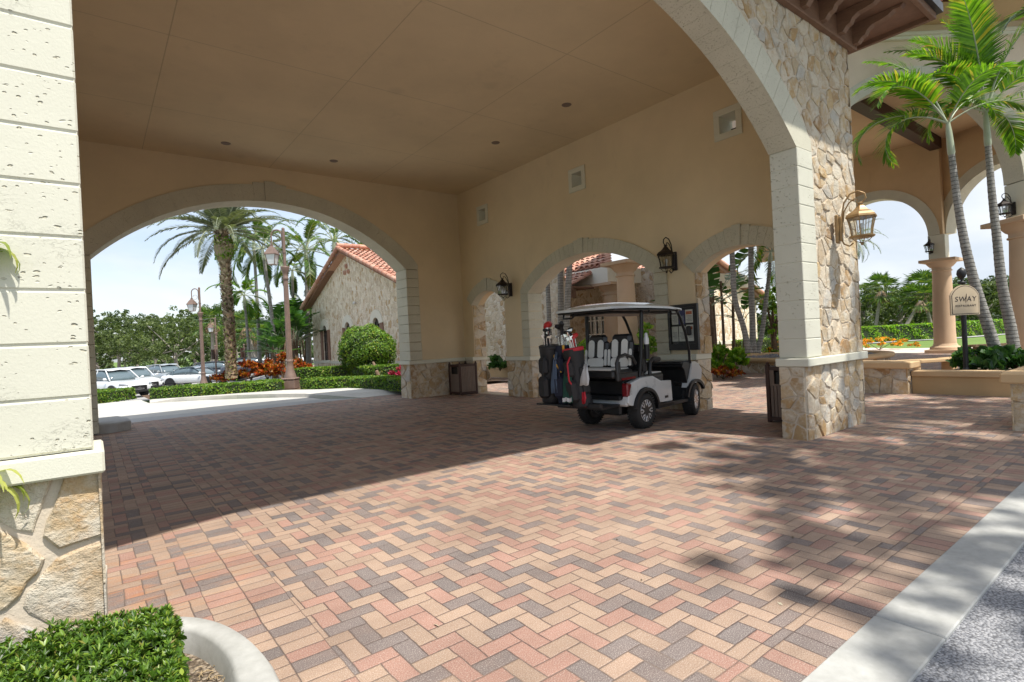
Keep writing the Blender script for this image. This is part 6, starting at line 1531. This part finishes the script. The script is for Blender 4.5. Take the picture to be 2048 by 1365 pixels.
hedge('taller dark green hedge in front of the cottage wall',strip([gpt2(590,767,.12),gpt2(640,765,.12),gpt2(700,762,.12),gpt2(745,765,.12)],1.6),.12,.62,seed=4,size=.055,dens=500)
# round clipped bush with leaning stem
p=gnd(762,764,.12); t=thing('round_bush','big round clipped bush on a leaning stem in front of the cottage','shrub',(p.x,p.y,.12))
c=at(733,702,24.3); b=MB(); b.tube([(p.x,p.y,.1),(p.x-.12,p.y+.05,.5),(c.x+.2,c.y,c.z-.3)],[.10,.08,.05],8); b.tube([(p.x-.1,p.y,.4),(c.x-.4,c.y,c.z-.4)],[.06,.03],6); b.build('stem',BK['brown'],t,True)
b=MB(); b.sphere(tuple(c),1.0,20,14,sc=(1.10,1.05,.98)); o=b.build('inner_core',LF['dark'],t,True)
g=np.random.default_rng(8); d=g.normal(0,1,(9000,3)); d/=np.linalg.norm(d,axis=1)[:,None]; lump=1+.05*np.sin(d[:,0]*9)+.05*np.cos(d[:,2]*8+d[:,1]*7); C=np.array(c)+d*np.array([1.22,1.15,1.10])*(lump*g.uniform(.90,1.05,9000))[:,None]
leaves('foliage',C,d,.055,LF['hedge'],t,seed=9,jit=.5)
# bushes: crotons, pink, flowers
def bush(label,x,y,z,rx,ry,rz,leaf,size,n,seed,name='bush',asp=.3,group=None,cat='shrub',jit=.6):
    t=thing(name,label,cat,(x,y,z),0,group); g=np.random.default_rng(seed)
    b=MB(); 
    for k in range(5): a=k*1.3; b.tube([(0,0,0),(rx*.4*math.cos(a),ry*.4*math.sin(a),rz*.8)],[.02,.01],5)
    b.build('stems',BK['brown'],t)
    k=max(4,n//45); th=g.uniform(0,6.28,k); ph=g.uniform(0,1,k); cc=np.stack([np.cos(th)*np.sqrt(1-ph**2)*rx*g.uniform(.4,.95,k),np.sin(th)*np.sqrt(1-ph**2)*ry*g.uniform(.4,.95,k),rz*(.25+ph*.75*g.uniform(.8,1.15,k))],1)
    i=g.integers(0,k,n); off=g.normal(0,1,(n,3)); off/=np.linalg.norm(off,axis=1)[:,None]; off[:,2]=abs(off[:,2])*.8; C=cc[i]+off*size*1.6*g.uniform(.3,1,(n,1)); C[:,2]=np.maximum(C[:,2],.02)
    o=leaves('leaves',C,np.cross(off,g.normal(0,1,(n,3))),size,LF[leaf],t,aspect=asp,seed=seed+1,world=False,jit=jit); return t
for i,(x,y,D,rx,rz,lb) in enumerate([(447,757,27.0,.75,.55,'low orange and red croton left of the date palm foot'),(502,752,27.5,.7,.95,'orange croton just right of the date palm foot'),(535,752,28,.8,.9,'orange croton in the middle of the row behind the hedge'),(568,750,27,.7,1.15,'tallest orange croton, beside the street lamp pedestal'),(596,752,28.5,.7,.85,'orange croton at the right end of the row behind the lamp')]):
    q=at(x,y,D); bush(lb,q.x,q.y,.11,rx,rx,rz,'croton',.13,900,40+i,'croton_bush',.28,'orange crotons behind the long hedge')
q=gnd(803,766,.12); bush('small bright pink shrub at the foot of the back right pier',q.x,q.y,.12,.5,.5,.5,'pink',.09,500,50,'pink_shrub')
# ------------------------------------------------------------ foreground hedge bed
t=hedge('dense glossy green clipped hedge filling the bed in the bottom left corner',[(-1.6,1.3),(.10,1.3),(.185,2.3),(.235,2.90),(.21,2.96),(-.31,3.16),(-1.6,3.2)],.03,.30,'fg',.024,2200,seed=60)
rg=np.random.default_rng(61); n=6500; X=rg.uniform(-1.0,.29,n); Y=rg.uniform(1.9,3.12,n); Y=np.minimum(Y,3.06-X*.34); X=np.where(Y<2.9,np.minimum(X,.175-(2.3-Y)*.075),np.minimum(X,.225)); Z=.335+.018*np.sin(X*9+Y*7)+rg.uniform(-.04,.03,n)
side=rg.random(n)<.16; Y[side]=np.minimum(Y[side],2.92); X[side]=.18+(Y[side]-2.3)*.075+rg.uniform(-.02,.03,side.sum()); Z[side]=rg.uniform(.08,.33,side.sum())
V=[];F=[]; 
for x,y,z,sd in zip(X,Y,Z,side):
    k=7; a0=rg.uniform(0,6.28); ax_=np.array([.8,0,.5]) if sd else np.array([rg.normal(0,.25),rg.normal(0,.25),1.0]); ax_/=np.linalg.norm(ax_); u=np.cross(ax_,[0.3,1,.2]); u/=np.linalg.norm(u); v=np.cross(ax_,u); s_=rg.uniform(.015,.036)
    for j in range(k):
        a=a0+j*2.4; el=rg.uniform(.3,1.1); d=(u*math.cos(a)+v*math.sin(a))*math.cos(el)+ax_*math.sin(el); w_=np.cross(d,ax_); w_/=np.linalg.norm(w_)+1e-9; p=np.array([x,y,z]); b0=len(V)
        V+=[tuple(p),tuple(p+d*s_*.55+w_*s_*.17),tuple(p+d*s_*1.15-ax_*s_*.12),tuple(p+d*s_*.55-w_*s_*.17)]; F.append((b0,b0+1,b0+2,b0+3))
npmesh('leaf_rosettes',V,F,LF['fg'],t,True)
# straw litter on the soil
b=MB(); r2=random.Random(4)
for k in range(130):
    x=r2.uniform(.27,.45);y=r2.uniform(1.6,2.95);a=r2.uniform(0,3.1);l=r2.uniform(.02,.06); b.tube([(x,y,.045),(x+l*math.cos(a)*.5,y+l*math.sin(a)*.5,.055),(x+l*math.cos(a),y+l*math.sin(a),.045)],.0018,4)
tag(b.build('leaf_litter',M['straw'],fix=False),kind='stuff')
# variegated strap-leaved plants at the left edge
def strap_plant(label,x,y,z,n,L,seed,w=.014):
    t=thing('spider_plant',label,'plant',(x,y,z),0,'variegated strap-leaved plants at the left edge'); r3=random.Random(seed); V=[];F=[]
    for i in range(n):
        az=r3.uniform(0,6.28); el=r3.uniform(.3,1.4); l=L*r3.uniform(.6,1.1); p=Vector((0,0,0)); s_=Vector((-math.sin(az),math.cos(az),0)); e=el; prev=None
        for k in range(8):
            ww=w*(1-(k/7)**2)+.001; b0=len(V); V+=[tuple(p-s_*ww),tuple(p+s_*ww)]
            if k: F.append((b0-2,b0-1,b0+1,b0))
            p=p+Vector((math.cos(az)*math.cos(e),math.sin(az)*math.cos(e),math.sin(e)))*l/7; e-=.42*r3.uniform(.7,1.2)
    npmesh('leaves',V,F,LF['vari'],t); b=MB(); b.tube([(0,0,-.1),(0,0,.03)],.02,6); b.build('stem',BK['crown'],t); return t
q=at(-22,955,2.4); strap_plant('yellow-green strap-leaved plant in front of the stone base of the left pillar',q.x,q.y,q.z-.06,46,.26,1)
q=at(-26,500,2.4); strap_plant('yellow-green strap-leaved plant high up at the left pillar edge',q.x,q.y,q.z-.02,22,.20,2)
q=at(-24,1000,2.5); b=MB(); b.tube([(q.x,q.y,.03),(q.x-.02,q.y,.6),(q.x,q.y,1.9)],.016,8); tag(b.build('plant_stalk',BK['brown']),'thin brown stalk carrying the strap-leaved plants beside the left pillar','plant')

V=[];F=[];r2=random.Random(12)
for (x,y) in [(1.9,3.0),(2.6,2.2),(3.3,3.6),(1.4,2.6),(2.9,1.5),(4.4,2.9),(5.2,2.0),(1.2,4.3),(3.9,1.9),(2.2,4.9),(6.1,3.0),(3.0,2.75)]:
    a=r2.uniform(0,6.28); l=r2.uniform(.012,.028); b0=len(V); c_,s_=math.cos(a),math.sin(a)
    V+=[(x-l*c_,y-l*s_,.004),(x-l*.3*s_,y+l*.3*c_,.010),(x+l*c_,y+l*s_,.006),(x+l*.3*s_,y-l*.3*c_,.003)]; F.append((b0,b0+1,b0+2,b0+3))
tag(npmesh('fallen_leaves',V,F,LF['boot']),kind='stuff')
# ------------------------------------------------------------ two leaning palms at the right
def azpx(dx,D=13): # direction on screen: +1 right, -1 left, 0 away
    return dx
RAZ=math.atan2(rgt.y,rgt.x); FAZ=math.atan2(fwd.y,fwd.x)
Dp=12.6; pts=[V3(1998,722,Dp),V3(1978,660,Dp),V3(1950,570,Dp),V3(1928,480,Dp),V3(1913,390,Dp),V3(1903,308,Dp)]
LFt=math.pi
palm('leaning ringed palm with bright fronds, left of the two by the sign',pts,.128,.062,
 [(RAZ+LFt-.7,1.3,2.6,.9,.66,62,.043),(RAZ+LFt+.0,1.0,2.5,1.5,0.65,60,0.041),(RAZ+LFt+.3,.8,2.55,1.7,0.65,60,0.041),(RAZ+LFt-.35,.55,2.5,2.2,0.58,57,0.041),(RAZ+LFt+.1,.35,2.4,2.4,0.53,54,0.037),(RAZ+.3,.9,2.0,1.8,0.58,54,0.041),(RAZ-.4,.6,1.9,2.0,0.53,51,0.041),(RAZ+1.5,1.0,2.0,1.7,0.58,54,0.041),(RAZ-1.5,1.0,1.9,1.8,0.58,54,0.041)],
 'bright','leaning_palm',.72,'leaning palms in the leafy bed',71,cs_r=.068)
Dp=13.2; pts=[V3(2032,722,Dp),V3(2022,660,Dp),V3(2004,570,Dp),V3(1994,480,Dp),V3(1984,390,Dp),V3(1976,290,Dp)]
palm('straighter ringed palm with tall bright fronds, right of the two by the sign',pts,.128,.064,
 [(RAZ+LFt-.9,1.25,3.2,.9,.72,66,.045),(RAZ+LFt+.6,1.4,3.1,.8,.72,66,.045),(RAZ-.6,1.35,3.0,1.0,.7,66,.045),(RAZ+LFt-.5,1.5,2.6,.5,.64,60,.042),(RAZ+LFt-.1,1.2,2.5,1.1,.62,60,.042),(RAZ+LFt-.3,1.35,2.6,.9,0.65,66,0.041),(RAZ+LFt+.3,.9,2.3,1.5,0.63,60,0.041),(RAZ+.2,1.15,2.4,1.5,0.63,60,0.041),(RAZ-.2,.6,2.4,1.7,0.63,60,0.041),(RAZ+.5,.3,2.2,1.9,0.58,57,0.041),(RAZ-1.3,.8,2.0,1.8,0.58,54,0.041),(RAZ+1.4,.9,2.2,1.7,0.58,54,0.041),(RAZ+LFt,.4,1.9,2.0,0.53,51,0.037)],
 'bright','leaning_palm',.80,'leaning palms in the leafy bed',72,cs_r=.068)
Dp=9.5; pts=[V3(2260,760,Dp),V3(2250,500,Dp),V3(2240,230,Dp),V3(2235,120,Dp)]
palm('palm just outside the right edge whose dark fronds hang into the top right corner',pts,.14,.10,
 [(RAZ+LFt-.2,.75,1.9,1.5,0.63,54,0.041),(RAZ+LFt+.3,.35,1.9,1.7,0.58,51,0.041),(RAZ+LFt+.1,-.1,1.6,1.6,0.53,48,0.041),(RAZ+.3,.9,1.9,1.6,0.58,51,0.041),(RAZ-1.2,.8,1.9,1.6,0.58,51,0.041),(RAZ+1.4,.8,1.9,1.6,0.58,51,0.041)],
 'palm','leaning_palm',.6,None,73,cs_r=.068)
# leafy bed at their feet
def leafy(label,x,y,z,rx,ry,rz,seed,leaf='bop',size=.12,n=420,group=None):
    return bush(label,x,y,z,rx,ry,rz,leaf,size,n,seed,'leafy_plant',.6,group,'plant',.5)
k=0
for (x,y,D,r_,hz,lb) in [(1968,735,12.2,.50,.50,'low dark leafy plant right behind the low stucco wall, next to the sign post'),(2005,735,11.9,.5,.45,'low dark leafy plant at the feet of the two leaning palms'),(2040,735,11.9,.5,.40,'low dark leafy plant behind the corner of the right stone pier'),(1945,738,12.7,.35,.30,'small leafy plant left of the sign post foot')]:
    q=at(x,y,D); leafy(lb,q.x,q.y,.28,r_,r_,hz,80+k,n=520,group='leafy plants in the low wall bed'); k+=1

# ------------------------------------------------------------ plants through the side arches
for i,(x0,y0,x1,y1,D,lb) in enumerate([(1101,700,1094,545,20,'left ringed palm trunk seen in the middle arch'),(1122,700,1121,520,19,'straight ringed palm trunk in the middle arch, middle of three'),(1130,700,1140,515,18.5,'right ringed palm trunk in the middle arch, leaning right')]):
    palm(lb,[V3(x0,y0+35,D),V3((x0+x1)/2,(y0+y1)/2,D),V3(x1,y1,D),V3(2*x1-(x0+x1)/2+ (2 if i else -3),y1-110,D)],.085 if i==0 else .12,.08,fr_set(10,2.1,90+i,1.2,-.2,1.7,.5,26,.045),'palm','palm_tree',.6,'ringed palms in the courtyard',90+i)
q=at(1150,700,17.5); bush('spiky green palm shrub behind the golf bags',q.x,q.y,0,.6,.6,1.25,'bright',.22,300,95,'spiky_shrub',.13)
q=at(1291,690,19); bush('bright green climbing shrub right of the big column in the middle arch',q.x,q.y,0,.45,.45,1.75,'lime',.11,700,96,'leafy_shrub',.4)
q=at(1000,735,22.3); bush('leafy green plant in the stucco planter behind the small arch',q.x,q.y,.3,.35,.35,.62,'bop',.16,150,97,'leafy_plant',.55,None,'plant')
# right arch palms
for i,(pp,D,r_,lb,fs_) in enumerate([
    ([(1498,706),(1487,655),(1470,600),(1466,540),(1464,500),(1464,430)],17,.085,'curved ringed palm trunk leaning left in the right arch',10),
    ([(1506,706),(1505,650),(1503,590),(1502,530),(1502,420),(1502,330)],17.4,.095,'straight pale ringed palm trunk in the middle of the right arch',10),
    ([(1514,706),(1524,665),(1531,610),(1537,560),(1540,524)],18,.085,'thin palm leaning right with its crown showing in the right arch',11)]):
    palm(lb,[V3(a,b_,D) for a,b_ in pp],r_,.05 if i==2 else .075,fr_set(fs_,1.7 if i==2 else 2.2,100+i,1.1,-.5,1.9,.42,26,.04),'bright' if i==2 else 'palm','palm_tree',.35 if i==2 else .6,'ringed palms beyond the right arch',100+i,cs_r=.06 if i==2 else None)
for i,(x,D,h,lb) in enumerate([(1418,19,4.0,'tall bird-of-paradise at the left of the right arch'),(1440,24,5.2,'tall bird-of-paradise with brown leaning stem in the right arch'),(1476,27,4.4,'broad-leaved plant behind the curved palm trunk in the right arch')]):
    q=at(x,700,D); broad_plant(lb,x,700,D,h,9,110+i,3,'broad-leaved plants beyond the right arch',zb=0)
for i,(x,D,lb) in enumerate([(1432,17.5,'lime green leafy bush at the left of the right arch'),(1462,18,'lime green leafy bush below the palm trunks in the right arch')]):
    q=at(x,700,D); bush(lb,q.x,q.y,0,.75,.75,.95,'lime',.12,700,120+i,'leafy_shrub',.4,'lime shrubs beyond the right arch')
q=at(1445,712,16.8); bush('low dark red foliage plant below the lime bushes',q.x,q.y,0,.8,.5,.3,'croton',.09,420,124,'red_foliage_plant',.35)
q=at(1545,700,24); bush('low green ground plant behind the round basin',q.x,q.y,0,1.3,.8,.45,'hedge',.09,700,125,'leafy_plant',.5,None,'plant')
q=at(1549,705,30); tree('small bushy tree with dark trunk in the right arch beside the pillar',q.x,q.y,0,4.0,1.2,126,'lime',1600,.10,.16,bark='brown')
q=at(1531,700,36); hedge('clipped hedge row beyond the right arch',[(q.x-3,q.y),(q.x+5,q.y-3.5),(q.x+6,q.y-2.4),(q.x-2,q.y+1.2)],0,.8,seed=127,size=.08,dens=150)
q=at(1565,697,30); bush('orange flower bed beyond the right arch beside the pillar',q.x,q.y,0,1.2,1.2,.7,'orange',.08,700,128,'flower_bed',.4)
q=at(1758,690,30); bush('orange and yellow flower bed right of the stone pillar',q.x,q.y,0,1.9,1.9,.62,'orange',.075,2200,129,'flower_bed',.4)

# garden hedge on the far side of the lawn
hp=[(1640,690,41),(1725,684,41.5),(1800,683,42.5),(1875,679,43),(1940,673.5,45),(2010,668,47.5),(2060,664,49)]
base=[(at(x,y,D).x,at(x,y,D).y) for x,y,D in hp]
hedge('long bright green clipped hedge along the far side of the lawn',strip(base[::1],1.5),-.02,1.22,'lime',.10,130,seed=130,wob=.08)
b=MB(); b.v=[(x,y,.01) for x,y in strip([(p[0]-.2*0,p[1]) for p in base],-1.3)]; b.f=[tuple(range(len(b.v)))]; b.sm=[False]; o=b.build('edging_path',M['concgrey'],fix=False)
if o.data.polygons[0].normal.z<0: o.data.flip_normals()
tag(o,kind='structure')

# ------------------------------------------------------------ far trees
# beyond the parking lot
far=[(150,92,9.8,5.2,'oak'),(196,84,9.2,4.6,'oak'),(236,78,8.0,4.4,'oaky'),(275,88,8.4,4.6,'oak'),(312,74,7.0,4.2,'oaky'),(352,66,7.2,4.6,'oaky'),(392,76,7.6,4.4,'oak'),(432,86,9.0,4.6,'oak'),(475,80,7.6,4.2,'oaky'),(520,84,7.8,4.4,'oak'),(560,78,7.4,4.2,'oak'),(604,84,8.8,4.6,'oak'),(330,110,10,5.5,'oak'),(250,112,11.5,5.5,'oak'),(420,112,10.2,5.5,'oak'),(500,110,9.8,5.5,'oak'),(115,80,9,5,'oak'),(180,66,5.2,2.6,'oaky')]
side_=['far left edge','left side','left of centre','middle','right of centre','right side']
names_=['beside the canopy pier','over the white suv roof','over the silver suv','above the white sedan','behind the farthest lamp','behind the date palm','behind the orange crotons','beside the leaning palm','behind the palms']
for i,(x,D,h,sp,lf) in enumerate(far):
    q=at(x,712,D); z0=low(q.x,q.y)-.02
    w_=['tall dark','broad grey-green','low spreading','loose airy','dense round'][i%5]
    tree('%s oak-like tree in the row beyond the parked cars, number %d from the left'%(w_,sorted(f[0] for f in far).index(x)+1),q.x,q.y,z0,h*1.16,sp*1.1,200+i,lf,7000 if D<100 else 4200,.155 if D<100 else .24,.22,group='trees beyond the parking lot',name='oak_tree')
def thicket(name,x0,x1,D0,D1,h,n,seed,zf,leaf='oak'):
    g=np.random.default_rng(seed); u=g.uniform(0,1,n); X=x0+(x1-x0)*u; D=D0+(D1-D0)*g.uniform(0,1,n); C=[]
    hh=h*(.55+.25*np.sin(X*.045)+.2*np.sin(X*.013+2)); k=g.uniform(0,1,n)**.8
    for x,d,z in zip(X,D,hh*k): p=at(x,700,d); C.append((p.x,p.y,zf+z+.3*math.sin(x*.31+z*2)))
    o=leaves(name,np.array(C),np.tile([-fwd.x,-fwd.y,.6],(n,1)),.34,LF[leaf],None,seed=seed); return tag(o,kind='stuff')
thicket('thicket',60,660,118,130,8.5,9000,400,-1.2)
thicket('thicket',1480,2120,84,95,4.2,9000,401,-.2)
# beyond the lawn
far2=[(1500,75,8.0,4.2,'oak'),(1538,68,7.0,3.8,'oak'),(1725,66,6.6,4.2,'oaky'),(1762,72,6.6,4.4,'oak'),(1800,64,5.6,4.0,'oaky'),(1842,72,6.2,4.4,'oak'),(1882,66,6.0,4.2,'oak'),(1925,74,7.2,4.4,'oak'),(1968,66,6.2,4.0,'oaky'),(2010,74,7.6,4.4,'oak'),(2050,66,6.6,4.4,'oak'),(1700,80,8,4.8,'oak'),(1585,76,7,4.5,'oak'),(2090,74,7.5,4.8,'oak'),(1790,100,8.6,6,'oak'),(1900,104,9,6,'oak'),(1995,100,8.6,6,'oak')]
for i,(x,D,h,sp,lf) in enumerate(far2):
    q=at(x,655,D); w_=['bushy green','dark dense','yellowish green','rounded','shaggy'][i%5]
    tree('%s tree behind the lawn hedge, number %d from the left'%(w_,sorted(f[0] for f in far2).index(x)+1),q.x,q.y,-.02,h,sp,240+i,lf,6000,.15,.2,group='trees beyond the lawn',name='garden_tree',low_=.12)
for i,(x0,x1,yt,D,lb) in enumerate([(1752,1762,583,58,'sabal palm crown rising at the left of the lawn trees'),(1812,1841,603,55,'leaning sabal palm with pale trunk beyond the lawn hedge'),(1862,1845,577,57,'tallest sabal palm beyond the lawn hedge, left of the full round column'),(1880,1868,582,60,'sabal palm half hidden behind the full round column')]):
    fan_palm(lb,x0,652,x1,yt,D,.16,140+i,'sabal palms beyond the lawn',1.25,30)
q=at(1712,560,70); 
palm('distant date palm whose fronds show beside the golden lantern',[V3(1702,655,60),V3(1702,560,60),V3(1703,480,60)],.3,.3,fr_set(26,3.6,150,1.2,-.6,1.5,.5,34,.06),'datepalm','date_palm',0,seed=150,bark='date')
# trees on the street side behind the photographer: they throw the dappled shade on the right of the bricks
for i,(x,y,h,sp,n_) in enumerate([(7.6,-3.4,14.5,2.6,11000),(11.4,-3.0,14.0,2.8,11000),(4.9,-3.7,12.0,1.7,3200),(15.5,-2.4,11.5,2.6,6000)]):
    tree('street tree on the road side opposite the canopy, number %d from the left'%(i+1),x,y,-.05,h,sp,300+i,'oak',n_,.085,.12,group='street trees behind the viewer',name='street_tree',low_=.50)
